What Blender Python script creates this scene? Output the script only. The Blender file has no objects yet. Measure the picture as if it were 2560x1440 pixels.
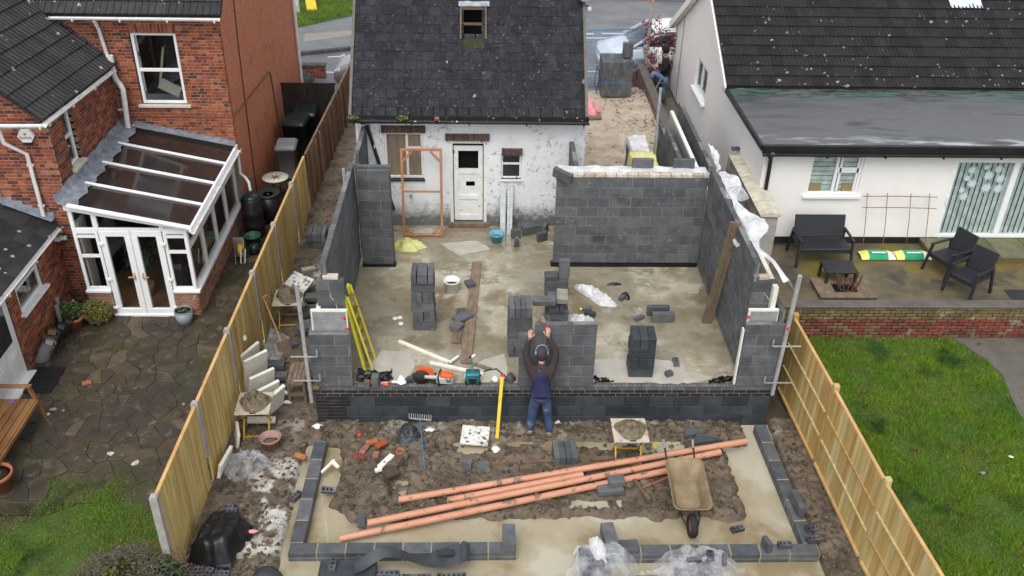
import bpy, math, random
import numpy as np
from mathutils import Vector, Matrix, Euler
S = bpy.context.scene
C = S.collection
random.seed(7); RNG = np.random.default_rng(7)
PI = math.pi
# ---------------------------------------------------------------- camera
cam_d = bpy.data.cameras.new('camera'); cam = bpy.data.objects.new('camera', cam_d); C.objects.link(cam)
CAM = Vector((3.0401, -13.3457, 10.4422))
R_ = Vector((0.99958917, -0.02275178, 0.01743143)); U_ = Vector((-0.00269117, 0.53098729, 0.84737551)); F_ = Vector((0.02853517, 0.84707429, -0.53070791))
cam.matrix_world = Matrix(((R_.x, U_.x, -F_.x, CAM.x), (R_.y, U_.y, -F_.y, CAM.y), (R_.z, U_.z, -F_.z, CAM.z), (0, 0, 0, 1)))
cam_d.sensor_width = 36; cam_d.lens = 2357.33 / 2560 * 36; cam_d.clip_start = .1; cam_d.clip_end = 900
S.camera = cam
# ---------------------------------------------------------------- sky, sun, exposure (overcast)
wd = bpy.data.worlds.new('World'); S.world = wd; wd.use_nodes = True
wn = wd.node_tree; wn.nodes.clear()
sky = wn.nodes.new('ShaderNodeTexSky'); sky.sky_type = 'NISHITA'; sky.sun_disc = False
SUN_EL, SUN_AZ = math.radians(58), math.radians(196)
sky.sun_elevation = SUN_EL; sky.sun_rotation = SUN_AZ; sky.air_density = 1.0; sky.dust_density = 3.0; sky.ozone_density = 1.0
hs = wn.nodes.new('ShaderNodeHueSaturation'); hs.inputs['Saturation'].default_value = .22
bg = wn.nodes.new('ShaderNodeBackground'); bg.inputs['Strength'].default_value = .15
wo = wn.nodes.new('ShaderNodeOutputWorld')
wn.links.new(sky.outputs[0], hs.inputs['Color']); wn.links.new(hs.outputs[0], bg.inputs[0]); wn.links.new(bg.outputs[0], wo.inputs[0])
sl = bpy.data.lights.new('sun', 'SUN'); sl.energy = .65; sl.angle = math.radians(35); sl.color = (1, .97, .93)
sun = bpy.data.objects.new('sun', sl); C.objects.link(sun)
sd = Vector((math.sin(SUN_AZ) * math.cos(SUN_EL), math.cos(SUN_AZ) * math.cos(SUN_EL), math.sin(SUN_EL)))
sun.rotation_euler = sd.to_track_quat('Z', 'Y').to_euler(); sun.location = sd * 40
S.view_settings.view_transform = 'Standard'; S.view_settings.look = 'None'; S.view_settings.gamma = 1; S.view_settings.use_curve_mapping = False
S.view_settings.exposure = .68
try: S.cycles.max_bounces = 6; S.cycles.transparent_max_bounces = 12; S.cycles.use_denoising = True
except Exception: pass

# ---------------------------------------------------------------- numpy noise
def _h(i, j, s): 
    v = np.sin(i * 127.1 + j * 311.7 + s * 74.7) * 43758.5453
    return v - np.floor(v)
def vn(x, y, s=0):
    x = np.asarray(x, float); y = np.asarray(y, float)
    i = np.floor(x); j = np.floor(y); fx = x - i; fy = y - j
    fx = fx * fx * (3 - 2 * fx); fy = fy * fy * (3 - 2 * fy)
    return (_h(i, j, s) * (1 - fx) + _h(i + 1, j, s) * fx) * (1 - fy) + (_h(i, j + 1, s) * (1 - fx) + _h(i + 1, j + 1, s) * fx) * fy
def fbm(x, y, s=0, o=4, g=.5):
    t = 0; a = 1; n = 0
    for k in range(o): t = t + a * vn(np.asarray(x) * 2 ** k, np.asarray(y) * 2 ** k, s + k * 13); n += a; a *= g
    return t / n
def sst(a, b, x): 
    t = np.clip((x - a) / (b - a), 0, 1); return t * t * (3 - 2 * t)

# ---------------------------------------------------------------- materials
class N:
    def __init__(s, name):
        s.m = bpy.data.materials.new(name); s.m.use_nodes = True; s.t = s.m.node_tree; s.t.nodes.clear()
        s.out = s.n('ShaderNodeOutputMaterial'); s._pos = None
    def n(s, ty, **k):
        d = s.t.nodes.new(ty)
        for a, b in k.items(): setattr(d, a, b)
        return d
    def l(s, a, b): s.t.links.new(a, b)
    def put(s, sock, v):
        if isinstance(v, bpy.types.NodeSocket): s.l(v, sock)
        elif v is not None:
            if hasattr(sock.default_value, '__len__') and not hasattr(v, '__len__'): v = (v,) * len(sock.default_value)
            if hasattr(v, '__len__') and len(sock.default_value) == 4 and len(v) == 3: v = tuple(v) + (1,)
            sock.default_value = v
    def pos(s, st=(1, 1, 1), obj=False):
        if obj: p = s.n('ShaderNodeTexCoord').outputs['Object']
        else:
            if s._pos is None: s._pos = s.n('ShaderNodeNewGeometry').outputs['Position']
            p = s._pos
        if tuple(st) == (1, 1, 1): return p
        v = s.n('ShaderNodeVectorMath', operation='MULTIPLY'); s.l(p, v.inputs[0]); v.inputs[1].default_value = st
        return v.outputs[0]
    def noise(s, sc, det=4, vec=None, rough=.55, dist=0):
        d = s.n('ShaderNodeTexNoise'); d.inputs['Scale'].default_value = sc; d.inputs['Detail'].default_value = det
        d.inputs['Roughness'].default_value = rough; d.inputs['Distortion'].default_value = dist
        s.l(vec or s.pos(), d.inputs['Vector']); return d.outputs[0]
    def math(s, op, a, b=0, c=0):
        d = s.n('ShaderNodeMath', operation=op); s.put(d.inputs[0], a); s.put(d.inputs[1], b); s.put(d.inputs[2], c); return d.outputs[0]
    def ramp(s, f, cols, lo=.3, hi=.7, const=False):
        d = s.n('ShaderNodeValToRGB'); e = d.color_ramp.elements
        if const: d.color_ramp.interpolation = 'CONSTANT'
        k = len(cols)
        for i, c in enumerate(cols):
            p = i / k if const else (lo + (hi - lo) * i / max(1, k - 1))
            x = e[i] if i < 2 else e.new(p)
            x.position = p; x.color = tuple(c) + (1,)
        s.l(f, d.inputs[0]); return d.outputs[0]
    def step(s, f, a, b):
        d = s.n('ShaderNodeMapRange'); d.clamp = True; s.l(f, d.inputs[0]); d.inputs[1].default_value = a; d.inputs[2].default_value = b; return d.outputs[0]
    def mix(s, f, a, b, mode='MIX'):
        d = s.n('ShaderNodeMix'); d.data_type = 'RGBA'; d.blend_type = mode
        s.put(d.inputs['Factor'], f); s.put(d.inputs[6], a); s.put(d.inputs[7], b); return d.outputs[2]
    def rnd(s):
        o = s.n('ShaderNodeObjectInfo').outputs['Random']; g = s.n('ShaderNodeNewGeometry').outputs['Random Per Island']
        return s.math('FRACT', s.math('ADD', s.math('MULTIPLY', o, 13.7), s.math('MULTIPLY', g, 7.31)))
    def bump(s, h, st=.3, dist=.01):
        d = s.n('ShaderNodeBump'); d.inputs['Strength'].default_value = st; d.inputs['Distance'].default_value = dist; s.l(h, d.inputs['Height']); return d.outputs[0]
    def bsdf(s, col, rough=.8, nrm=None, spec=.5, metal=0, **k):
        b = s.n('ShaderNodeBsdfPrincipled'); s.put(b.inputs['Base Color'], col); s.put(b.inputs['Roughness'], rough)
        b.inputs['Specular IOR Level'].default_value = spec; b.inputs['Metallic'].default_value = metal
        if nrm is not None: s.l(nrm, b.inputs['Normal'])
        for a, v in k.items(): s.put(b.inputs[a], v)
        return b.outputs[0]
    def done(s, sh): s.l(sh, s.out.inputs[0]); return s.m

def pm(name, cols, sc=6, rough=(.8, .8), bump=(.3, 60), rnd=None, rv=.0, spots=(), st=(1, 1, 1), spec=.4, metal=0, det=5, lo=.3, hi=.7, obj=False):
    """general weathered surface: noise ramp, per-piece colours (rnd), spots/stains"""
    a = N(name); p = a.pos(st, obj); nz = a.noise(sc, det, p)
    if rnd:
        base = a.ramp(a.rnd(), rnd, const=True)
        v = a.ramp(nz, [(.72,) * 3, (1.2,) * 3], lo, hi); col = a.mix(1, base, v, 'MULTIPLY')
    else: col = a.ramp(nz, cols, lo, hi)
    if rv: 
        v = a.n('ShaderNodeMapRange'); a.l(a.rnd(), v.inputs[0]); v.inputs[3].default_value = 1 - rv; v.inputs[4].default_value = 1 + rv
        col = a.mix(1, col, v.outputs[0], 'MULTIPLY')
    for sp in spots:
        if sp[0] == 'lichen':
            vo = a.n('ShaderNodeTexVoronoi'); vo.inputs['Scale'].default_value = sp[1]; a.l(a.pos(), vo.inputs['Vector'])
            sep = a.n('ShaderNodeSeparateColor'); a.l(vo.outputs['Color'], sep.inputs[0])
            wob = a.math('ADD', vo.outputs['Distance'], a.math('MULTIPLY', a.noise(sp[1] * 5, 3), .35))
            m = a.math('MULTIPLY', a.math('LESS_THAN', wob, a.math('MULTIPLY_ADD', sep.outputs[1], .25, .2)), a.math('GREATER_THAN', sep.outputs[0], sp[2]))
            if len(sp) > 4: m = a.math('MULTIPLY', m, a.math('GREATER_THAN', a.noise(.9, 4), .49))
            col = a.mix(m, col, sp[3])
        else:
            m = a.step(a.noise(sp[1], 6, a.pos(sp[5]) if len(sp) > 5 else None, .6), sp[2], sp[2] + sp[4]); col = a.mix(m, col, sp[3])
    r = rough[0] if rough[0] == rough[1] else a.math('MULTIPLY_ADD', a.step(a.noise(sc * .7, 3), .35, .65), rough[1] - rough[0], rough[0])
    nr = a.bump(a.noise(bump[1], 5, p, .65), bump[0], .012) if bump else None
    return a.done(a.bsdf(col, r, nr, spec, metal))

M = {}
M['brick'] = pm('brick_red', None, 9, (.75, .9), (.5, 90), rnd=[(.29, .068, .028), (.22, .048, .025), (.33, .095, .038), (.13, .036, .025), (.31, .068, .022), (.24, .075, .045), (.085, .032, .027), (.36, .13, .06), (.2, .045, .028)], spots=[('n', 1.1, .60, (.05, .03, .028), .16)])
M['mortar'] = pm('mortar', [(.22, .17, .13), (.36, .29, .22)], 9, (.9, .9), (.4, 80), spots=[('n', 1.1, .6, (.09, .07, .06), .16)])
M['pale_brick'] = pm('brick_pale', None, 12, (.85, .9), (.5, 70), rnd=[(.3, .13, .09), (.34, .17, .12), (.24, .1, .08), (.36, .2, .15)], spots=[('n', 4, .55, (.42, .3, .25), .1)])
M['eng_brick'] = pm('brick_engineering', None, 10, (.45, .6), (.3, 80), rnd=[(.022, .02, .023), (.03, .024, .025), (.018, .018, .022), (.035, .03, .03)])
M['loose_eng'] = pm('brick_engineering_loose', None, 10, (.5, .7), (.3, 80), rnd=[(.10, .10, .12), (.075, .075, .09), (.12, .12, .14), (.06, .058, .068)], spots=[('n', 14, .66, (.25, .22, .18), .08)])
M['grey_mortar'] = pm('mortar_grey', [(.15, .14, .12), (.25, .235, .2)], 12, (.9, .9), (.4, 80))
M['dark_mortar'] = pm('mortar_dark', [(.01, .011, .012), (.05, .05, .044)], 5, (.9, .9), (.4, 60))
M['block'] = pm('concrete_block', None, 5, (.75, .9), (.55, 120), rnd=[(.1, .107, .114), (.113, .12, .126), (.09, .097, .104), (.106, .113, .12), (.09, .097, .105), (.125, .129, .13), (.098, .105, .112), (.084, .091, .098)], spots=[('n', 1.7, .56, (.135, .137, .132), .2), ('n', 1.1, .6, (.05, .053, .057), .1), ('n', 7, .64, (.2, .195, .18), .06)])
M['dark_block'] = pm('foundation_block', None, 4, (.45, .7), (.5, 110), rnd=[(.033, .043, .052), (.043, .053, .062), (.027, .035, .043), (.05, .059, .066)], spots=[('n', 2.5, .65, (.09, .08, .06), .12), ('n', 1.1, .68, (.075, .06, .04), .08)])
M['wet_block'] = pm('block_wet', None, 6, (.4, .7), (.5, 120), rnd=[(.085, .095, .104), (.105, .115, .122), (.075, .084, .092), (.12, .128, .132)], spots=[('n', 3, .66, (.2, .17, .12), .1)])
M['block_mortar'] = pm('mortar_wall', [(.14, .142, .14), (.235, .23, .213)], 4, (.9, .9), (.4, 80))
M['buff'] = pm('brick_buff', None, 14, (.85, .85), (.4, 80), rnd=[(.5, .43, .33), (.56, .49, .39), (.43, .37, .29), (.6, .54, .44)], spots=[('n', 9, .6, (.33, .3, .26), .1)])
M['foam'] = pm('insulation', [(.7, .67, .58), (.82, .8, .73)], 8, (.6, .8), (.2, 50), spots=[('n', 6, .68, (.35, .31, .24), .06)])
M['foil'] = pm('foil_facing', [(.3, .31, .32), (.42, .43, .44)], 7, (.35, .5), (.2, 30), metal=.35, spots=[('n', 10, .66, (.55, .55, .53), .06)])
M['wood_new'] = pm('timber_new', None, 4, (.7, .85), (.4, 40), st=(3, 3, .25), rnd=[(.57, .41, .15), (.61, .45, .18), (.53, .36, .12), (.58, .44, .17), (.64, .49, .21), (.5, .33, .11)], spots=[('n', 2.2, .66, (.24, .15, .06), .14, (5, 5, .35)), ('n', 1.6, .58, (.38, .22, .07), .16, (6, 6, .3))])
M['wood_gold'] = pm('timber_gold', None, 4, (.7, .85), (.4, 40), st=(4, 4, .3), rnd=[(.53, .37, .14), (.48, .32, .11), (.56, .42, .18), (.5, .36, .14), (.45, .28, .09), (.6, .47, .22)], spots=[('n', 2.4, .66, (.22, .14, .05), .1, (5, 5, .4))])
M['wood_cap'] = pm('timber_capping', [(.46, .27, .1), (.6, .4, .17)], 3, (.7, .8), (.3, 30))
M['wood_old'] = pm('timber_old', None, 4, (.8, .9), (.5, 40), st=(4, 4, .3), rnd=[(.19, .1, .055), (.15, .08, .045), (.23, .13, .075), (.12, .065, .04)], spots=[('n', 2, .6, (.05, .04, .025), .1)])
M['wood_dark'] = pm('timber_dark', [(.012, .009, .008), (.03, .022, .018)], 5, (.8, .9), (.4, 40))
M['timber_red'] = pm('timber_planed', [(.36, .16, .075), (.46, .23, .12)], 3, (.65, .75), (.25, 30), st=(2, 2, .5))
M['plank'] = pm('plank_weathered', [(.13, .09, .06), (.24, .175, .12)], 4, (.7, .85), (.5, 45), st=(3, 1, 1), rv=.15, spots=[('n', 5, .64, (.3, .26, .2), .1)])
M['board'] = pm('board_brown', [(.1, .065, .04), (.19, .125, .08)], 4, (.7, .85), (.4, 40), rv=.1)
M['bench'] = pm('bench_timber', [(.19, .085, .03), (.36, .19, .075)], 3, (.45, .6), (.3, 30), rv=.2, st=(1, .5, 1))
M['concrete_post'] = pm('concrete_post', [(.28, .26, .24), (.42, .39, .36)], 7, (.85, .9), (.4, 70))
M['slate'] = pm('roof_slate', None, 7, (.5, .7), (.45, 70), rnd=[(.013, .0145, .019), (.017, .019, .025), (.01, .0115, .015), (.021, .023, .028), (.015, .017, .022), (.012, .0135, .017)], spec=.2,
               spots=[('n', 16, .6, (.11, .11, .107), .1), ('n', 3, .6, (.045, .047, .048), .16), ('lichen', 9, .7, (.008, .008, .009)), ('n', 11, .66, (.007, .007, .008), .03), ('lichen', 5, .95, (.2, .2, .19)), ('n', 1.5, .685, (.05, .052, .018), .1)])
M['tile'] = pm('roof_tile', None, 6, (.6, .75), (.4, 80), rnd=[(.019, .0175, .019), (.024, .022, .024), (.015, .0145, .016), (.022, .02, .022)], spec=.25, spots=[('lichen', 7.5, .6, (.24, .235, .22), 1), ('lichen', 5, .85, (.28, .27, .25), 1), ('n', 14, .66, (.07, .066, .064), .08), ('lichen', 9, .9, (.012, .012, .012)), ('lichen', 5.3, .955, (.1, .09, .035))])
M['tile_left'] = pm('roof_tile_wing', None, 6, (.55, .7), (.4, 80), rnd=[(.024, .024, .027), (.03, .029, .032), (.02, .02, .023), (.034, .033, .036)], spots=[('lichen', 6, .45, (.3, .3, .29), 1), ('n', 14, .66, (.06, .058, .056), .08)])
M['lead'] = pm('lead_flashing', [(.15, .17, .2), (.33, .36, .41)], 6, (.45, .6), (.3, 20), metal=.2)
M['render_white'] = None
M['render_cream'] = pm('render_cream', [(.79, .765, .73), (.83, .81, .775)], 2.5, (.85, .9), (.25, 120), spots=[('n', 1, .7, (.6, .56, .5), .15)])
M['render_edge'] = pm('render_block', [(.3, .29, .27), (.38, .37, .34)], 5, (.9, .9), (.3, 60))
M['coping'] = pm('coping_stone', None, 5, (.8, .9), (.35, 60), rnd=[(.5, .46, .36), (.55, .51, .4), (.46, .43, .33), (.6, .55, .42)], spots=[('n', 4, .62, (.33, .33, .25), .15)])
M['tan_block'] = pm('block_tan', None, 5, (.85, .9), (.4, 80), rnd=[(.26, .235, .2), (.35, .32, .27), (.42, .39, .34), (.22, .2, .17)])
M['upvc'] = pm('upvc_white', [(.78, .79, .8), (.84, .85, .86)], 3, (.25, .35), None, spec=.5)
M['gutter_white'] = pm('gutter_white', [(.6, .6, .58), (.78, .78, .78)], 8, (.35, .5), (.1, 20))
M['paint_flaky'] = pm('paint_flaky', [(.66, .66, .63), (.78, .78, .76)], 5, (.6, .7), (.4, 30), spots=[('n', 7, .64, (.12, .11, .1), .03)])
M['sill'] = pm('sill_stone', [(.52, .47, .38), (.64, .6, .5)], 6, (.8, .8), (.2, 50))
M['black_plastic'] = pm('plastic_black', [(.012, .012, .013), (.02, .02, .022)], 5, (.3, .45), None)
M['rattan'] = pm('plastic_furniture', [(.016, .017, .021), (.028, .03, .036)], 40, (.4, .5), (.3, 90))
M['bin_green'] = pm('bin_dark', [(.012, .02, .02), (.02, .03, .03)], 3, (.25, .35), None)
M['bin_grey'] = pm('bin_grey', [(.21, .215, .22), (.27, .275, .28)], 3, (.45, .55), (.1, 60))
M['steel'] = pm('steel_galvanised', [(.42, .45, .46), (.62, .65, .66)], 9, (.35, .55), (.1, 40), metal=.55)
M['rust'] = pm('rusty_steel', [(.1, .05, .03), (.2, .1, .06)], 20, (.8, .9), (.3, 60))
M['black_iron'] = pm('iron_black', [(.015, .014, .014), (.04, .03, .026)], 10, (.6, .8), (.3, 60))
M['paint_black'] = pm('paint_black_worn', [(.012, .012, .013), (.02, .02, .022)], 5, (.4, .5), (.2, 40), spots=[('n', 6, .66, (.7, .7, .68), .02)])
M['yellow'] = pm('paint_yellow', [(.7, .5, .03), (.8, .6, .06)], 5, (.4, .55), None, spots=[('n', 12, .66, (.3, .22, .08), .06)])
M['yellow_dirty'] = pm('paint_yellow_dirty', [(.5, .28, .02), (.65, .4, .04)], 8, (.5, .65), (.2, 40), spots=[('n', 8, .58, (.17, .11, .05), .06)])
M['yellow_lad'] = pm('ladder_yellow', [(.62, .56, .02), (.74, .66, .04)], 4, (.4, .5), None)
M['pipe'] = pm('pipe_terracotta', [(.5, .23, .135), (.59, .3, .195)], 2, (.4, .55), None, spots=[('n', 5, .575, (.2, .13, .09), .07), ('n', 2.2, .6, (.42, .27, .19), .1), ('n', 17, .68, (.12, .08, .05), .03)])
M['mortar_wet'] = pm('mortar_heap', [(.1, .078, .046), (.21, .17, .11)], 16, (.5, .7), (1, 30))
M['mortar_board'] = pm('mortar_board', [(.42, .36, .27), (.57, .51, .41)], 7, (.75, .85), (.3, 40), spots=[('n', 9, .58, (.23, .19, .14), .1)])
M['barrow'] = pm('barrow_tray', [(.17, .125, .068), (.29, .225, .135)], 5, (.65, .8), (.5, 50), spots=[('n', 7, .64, (.2, .15, .09), .1)])
M['terracotta'] = pm('terracotta', [(.3, .1, .055), (.38, .14, .08)], 8, (.75, .85), (.2, 50))
M['glaze'] = pm('pot_glazed', [(.19, .22, .245), (.26, .29, .31)], 5, (.3, .4), None)
M['soil'] = pm('soil', [(.02, .014, .01), (.05, .035, .025)], 30, (.9, .9), (1, 60))
M['rubber'] = pm('rubber', [(.012, .012, .012), (.025, .024, .022)], 20, (.7, .85), (.2, 60))
M['dpm'] = pm('damp_membrane', [(.006, .006, .007), (.011, .011, .013)], 4, (.28, .4), (.9, 9))
M['dpc'] = pm('dpc_roll', [(.03, .034, .04), (.055, .061, .069)], 6, (.35, .5), (.2, 30))
M['pink_bucket'] = pm('bucket_pink', [(.3, .17, .15), (.4, .25, .22)], 9, (.6, .75), (.2, 50), spots=[('n', 9, .6, (.27, .22, .17), .08)])
M['blue_bucket'] = pm('bucket_blue', [(.1, .3, .4), (.14, .38, .48)], 6, (.4, .5), None, spots=[('n', 9, .64, (.3, .28, .22), .05)])
M['white_plastic'] = pm('plastic_white', [(.72, .72, .7), (.8, .8, .79)], 5, (.35, .45), None)
M['paper'] = pm('paper_white', [(.7, .7, .7), (.82, .82, .82)], 5, (.8, .8), (.2, 20))
M['red'] = pm('plastic_red', [(.6, .02, .03), (.7, .03, .05)], 5, (.4, .5), None)
M['pinkred'] = pm('spray_pink', [(.75, .03, .12), (.8, .05, .16)], 5, (.6, .7), None)
M['orange'] = pm('saw_orange', [(.66, .1, .02), (.8, .14, .03)], 5, (.35, .45), None, spots=[('n', 14, .68, (.4, .3, .2), .05)])
M['saw_grey'] = pm('saw_grey', [(.38, .37, .36), (.55, .54, .52)], 9, (.5, .6), None)
M['teal'] = pm('tool_teal', [(.005, .12, .14), (.01, .18, .2)], 5, (.4, .5), None)
M['blue'] = pm('paint_blue', [(.04, .15, .3), (.07, .22, .38)], 5, (.4, .5), None)
M['pink_bag'] = pm('bag_pink', [(.7, .16, .22), (.75, .42, .46)], 6, (.4, .5), (.3, 20))
M['chalk'] = pm('slurry', [(.5, .48, .43), (.68, .66, .6)], 6, (.4, .7), (.5, 30))
M['asphalt'] = pm('asphalt', [(.115, .12, .128), (.165, .17, .178)], 1.2, (.35, .6), (.3, 120), spots=[('n', .5, .6, (.21, .215, .22), .15), ('n', 2, .7, (.09, .09, .09), .1)])
M['pavement'] = pm('pavement', [(.13, .14, .145), (.18, .185, .19)], 1.5, (.5, .7), (.3, 120))
M['pavement_patch'] = pm('pavement_patch', [(.22, .2, .18), (.28, .255, .23)], 3, (.6, .7), (.3, 120))
M['kerb'] = pm('kerb', [(.05, .05, .048), (.1, .1, .095)], 5, (.8, .9), (.3, 60))
M['line_paint'] = pm('line_paint', [(.62, .62, .62), (.72, .72, .72)], 5, (.6, .7), None, spots=[('n', 9, .66, (.2, .2, .2), .05)])
M['stone'] = pm('paving', None, 5, (.45, .75), (.5, 45), rnd=[(.056, .042, .028), (.064, .048, .031), (.048, .037, .027), (.074, .058, .035), (.056, .042, .031), (.1, .08, .048), (.05, .042, .034), (.06, .043, .029)], spots=[('n', 1.6, .5, (.045, .046, .014), .12), ('n', 6, .57, (.125, .105, .062), .1), ('n', 4.5, .6, (.028, .024, .02), .08), ('n', .8, .52, (.034, .029, .023), .12), ('n', 24, .68, (.16, .14, .1), .04)])
M['joint'] = pm('paving_joint', [(.04, .034, .022), (.09, .078, .042)], 4, (.9, .9), (.8, 40))
M['patio_r'] = pm('patio_concrete', [(.06, .05, .033), (.17, .135, .075)], 1.6, (.4, .7), (.4, 60), spots=[('n', .8, .5, (.15, .115, .012), .13), ('n', 1.2, .58, (.045, .04, .034), .1), ('n', 22, .7, (.2, .18, .13), .05)])
M['mossy'] = pm('step_mossy', None, 3, (.7, .8), (.4, 60), rnd=[(.13, .125, .07), (.16, .15, .09), (.11, .11, .055)], spots=[('n', 2, .55, (.11, .12, .03), .12)])
M['lawn_soil'] = pm('lawn_base', [(.035, .06, .012), (.07, .11, .02)], 3, (.9, .9), (.8, 60))
M['path'] = pm('path_concrete', [(.09, .082, .07), (.15, .135, .115)], 3, (.6, .75), (.4, 70), spots=[('n', 3, .6, (.06, .06, .035), .1)])
M['yard'] = pm('yard_grit', [(.33, .26, .18), (.5, .43, .34)], 2.2, (.75, .9), (.9, 50), spots=[('n', 24, .58, (.6, .56, .5), .06), ('n', 1.3, .6, (.25, .17, .1), .12)])
M['earth'] = pm('earth', [(.05, .036, .024), (.09, .065, .045)], 3, (.8, .9), (.6, 40))
M['curtain'] = pm('curtain', [(.4, .36, .3), (.5, .46, .4)], 5, (.8, .8), None)
M['blind'] = pm('blind', None, 5, (.7, .7), None, rnd=[(.66, .74, .73), (.7, .78, .77), (.62, .7, .69)])
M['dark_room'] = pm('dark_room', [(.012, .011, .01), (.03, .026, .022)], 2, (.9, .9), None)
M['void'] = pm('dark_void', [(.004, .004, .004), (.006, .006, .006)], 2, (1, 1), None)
M['wood_floor'] = pm('wood_floor', [(.16, .07, .03), (.22, .1, .045)], 5, (.4, .5), None)
M['maroon'] = pm('curtain_maroon', [(.045, .012, .02), (.075, .02, .03)], 5, (.8, .8), None)
M['cardboard'] = pm('cardboard', [(.33, .22, .1), (.4, .28, .13)], 5, (.8, .8), None)
M['green_bag'] = pm('bag_green', [(.01, .24, .1), (.02, .32, .15)], 6, (.3, .4), (.3, 20))
M['lime'] = pm('bag_lime', [(.6, .62, .12), (.72, .74, .2)], 6, (.3, .4), (.3, 20))
M['cream'] = pm('cream', [(.66, .64, .52), (.74, .72, .6)], 6, (.5, .6), None)
M['hose_g'] = pm('hose_green', [(.02, .08, .045), (.03, .11, .06)], 5, (.4, .5), None)
M['polycarb'] = pm('polycarbonate', [(.024, .018, .016), (.034, .027, .024)], 1.2, (.06, .18), None, spec=.6, spots=[('n', 14, .72, (.09, .08, .07), .05)])
M['skin'] = pm('skin', [(.5, .27, .19), (.58, .34, .25)], 12, (.5, .6), None)
M['jeans'] = pm('denim', [(.022, .04, .1), (.06, .1, .2)], 6, (.85, .9), (.4, 120), spots=[('n', 6, .6, (.24, .28, .33), .15)])
M['jeans2'] = pm('denim_light', [(.08, .13, .24), (.15, .22, .34)], 7, (.85, .9), (.3, 120))
M['navy'] = pm('cloth_navy', [(.012, .014, .05), (.022, .026, .085)], 6, (.85, .9), (.4, 60))
M['brown_cloth'] = pm('cloth_brown', [(.03, .022, .023), (.05, .036, .036)], 8, (.85, .9), (.4, 60), spots=[('n', 9, .66, (.14, .12, .11), .06)])
M['black_cloth'] = pm('cloth_black', [(.006, .006, .008), (.012, .012, .015)], 8, (.85, .9), (.3, 60))
M['cap'] = pm('cap_cloth', [(.03, .03, .042), (.05, .05, .065)], 8, (.85, .9), (.3, 90))
M['boot'] = pm('boot', [(.16, .12, .08), (.24, .19, .14)], 9, (.8, .9), (.3, 50))
M['car_white'] = pm('car_white', [(.74, .75, .77), (.78, .79, .8)], 2, (.12, .2), None)
M['car_silver'] = pm('car_silver', [(.3, .32, .34), (.36, .38, .4)], 2, (.2, .28), None, metal=.5)
M['car_glass'] = pm('car_glass', [(.015, .02, .024), (.03, .035, .04)], 2, (.04, .08), None, spec=.6)
M['lamp_clear'] = pm('lamp_clear', [(.55, .57, .6), (.62, .64, .67)], 2, (.1, .15), None)
M['snow'] = pm('sticker_white', [(.5, .6, .64), (.58, .67, .7)], 9, (.6, .6), None)
M['clod'] = pm('clods', None, 12, (.7, .9), (.9, 60), rnd=[(.1, .075, .05), (.13, .1, .07), (.07, .05, .034), (.16, .13, .09), (.085, .062, .043)])
M['rubble'] = pm('rubble', None, 12, (.8, .9), (.6, 60), rnd=[(.42, .38, .32), (.25, .2, .15), (.5, .47, .41), (.3, .22, .16), (.2, .18, .16), (.33, .28, .21)])

# white flaking cottage render
a = N('render_flaking'); big = a.noise(.8, 4); fine = a.noise(11, 8, None, .72)
col = a.ramp(a.noise(3, 4), [(.68, .7, .71), (.77, .79, .8)])
pk = a.math('MULTIPLY', a.step(fine, .56, .6), a.step(big, .44, .54))
col = a.mix(pk, col, a.ramp(a.noise(20, 3), [(.27, .28, .27), (.45, .46, .46)]))
col = a.mix(a.step(a.noise(2.2, 6, None, .7), .66, .8), col, (.5, .53, .55))
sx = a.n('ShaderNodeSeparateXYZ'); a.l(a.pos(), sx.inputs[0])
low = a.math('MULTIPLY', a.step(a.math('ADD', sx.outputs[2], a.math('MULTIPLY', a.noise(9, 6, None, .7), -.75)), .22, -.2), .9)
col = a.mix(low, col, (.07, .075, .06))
M['render_white'] = a.done(a.bsdf(col, .85, a.bump(a.math('SUBTRACT', a.noise(40, 5), pk), .4, .008)))
# wet slab
a = N('wet_slab'); n1 = a.noise(.55, 6, None, .6); n2 = a.noise(3.2, 6, None, .65); n3 = a.noise(30, 4)
col = a.ramp(n1, [(.17, .125, .065), (.28, .23, .14), (.4, .37, .28), (.22, .19, .13), (.33, .27, .16)], .34, .66)
col = a.mix(a.step(n2, .54, .66), col, (.48, .46, .4)); col = a.mix(a.step(a.noise(1.1, 7, None, .68), .57, .68), col, (.17, .115, .045))
col = a.mix(a.step(a.noise(18, 3), .68, .72), col, (.46, .43, .36))
wet = a.step(a.noise(.42, 3, None, .5), .43, .5); wet2 = a.step(a.noise(2.1, 5), .5, .62)
streak = a.step(a.noise(2.6, 6, a.pos((.35, 1.4, 1)), .65), .56, .68); col = a.mix(a.math('MULTIPLY', streak, .7), col, (.52, .5, .44)); col = a.mix(a.math('MULTIPLY', wet, .6), col, (.185, .16, .11))
rgh = a.math('ADD', .03, a.math('MULTIPLY', a.math('SUBTRACT', 1.0, wet), a.math('MULTIPLY_ADD', wet2, .35, .25)))
M['slab'] = a.done(a.bsdf(col, rgh, a.bump(a.math('MULTIPLY', n3, a.math('SUBTRACT', 1.0, wet)), .25, .006), .5))
# muddy water
a = N('muddy_water'); n1 = a.noise(.8, 4, None, .6, .2)
col = a.ramp(n1, [(.26, .205, .115), (.34, .295, .195), (.37, .325, .225), (.44, .405, .315)], .38, .6)
M['water'] = a.done(a.bsdf(col, .03, a.bump(a.noise(3, 2), .03, .01), .5))
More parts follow.
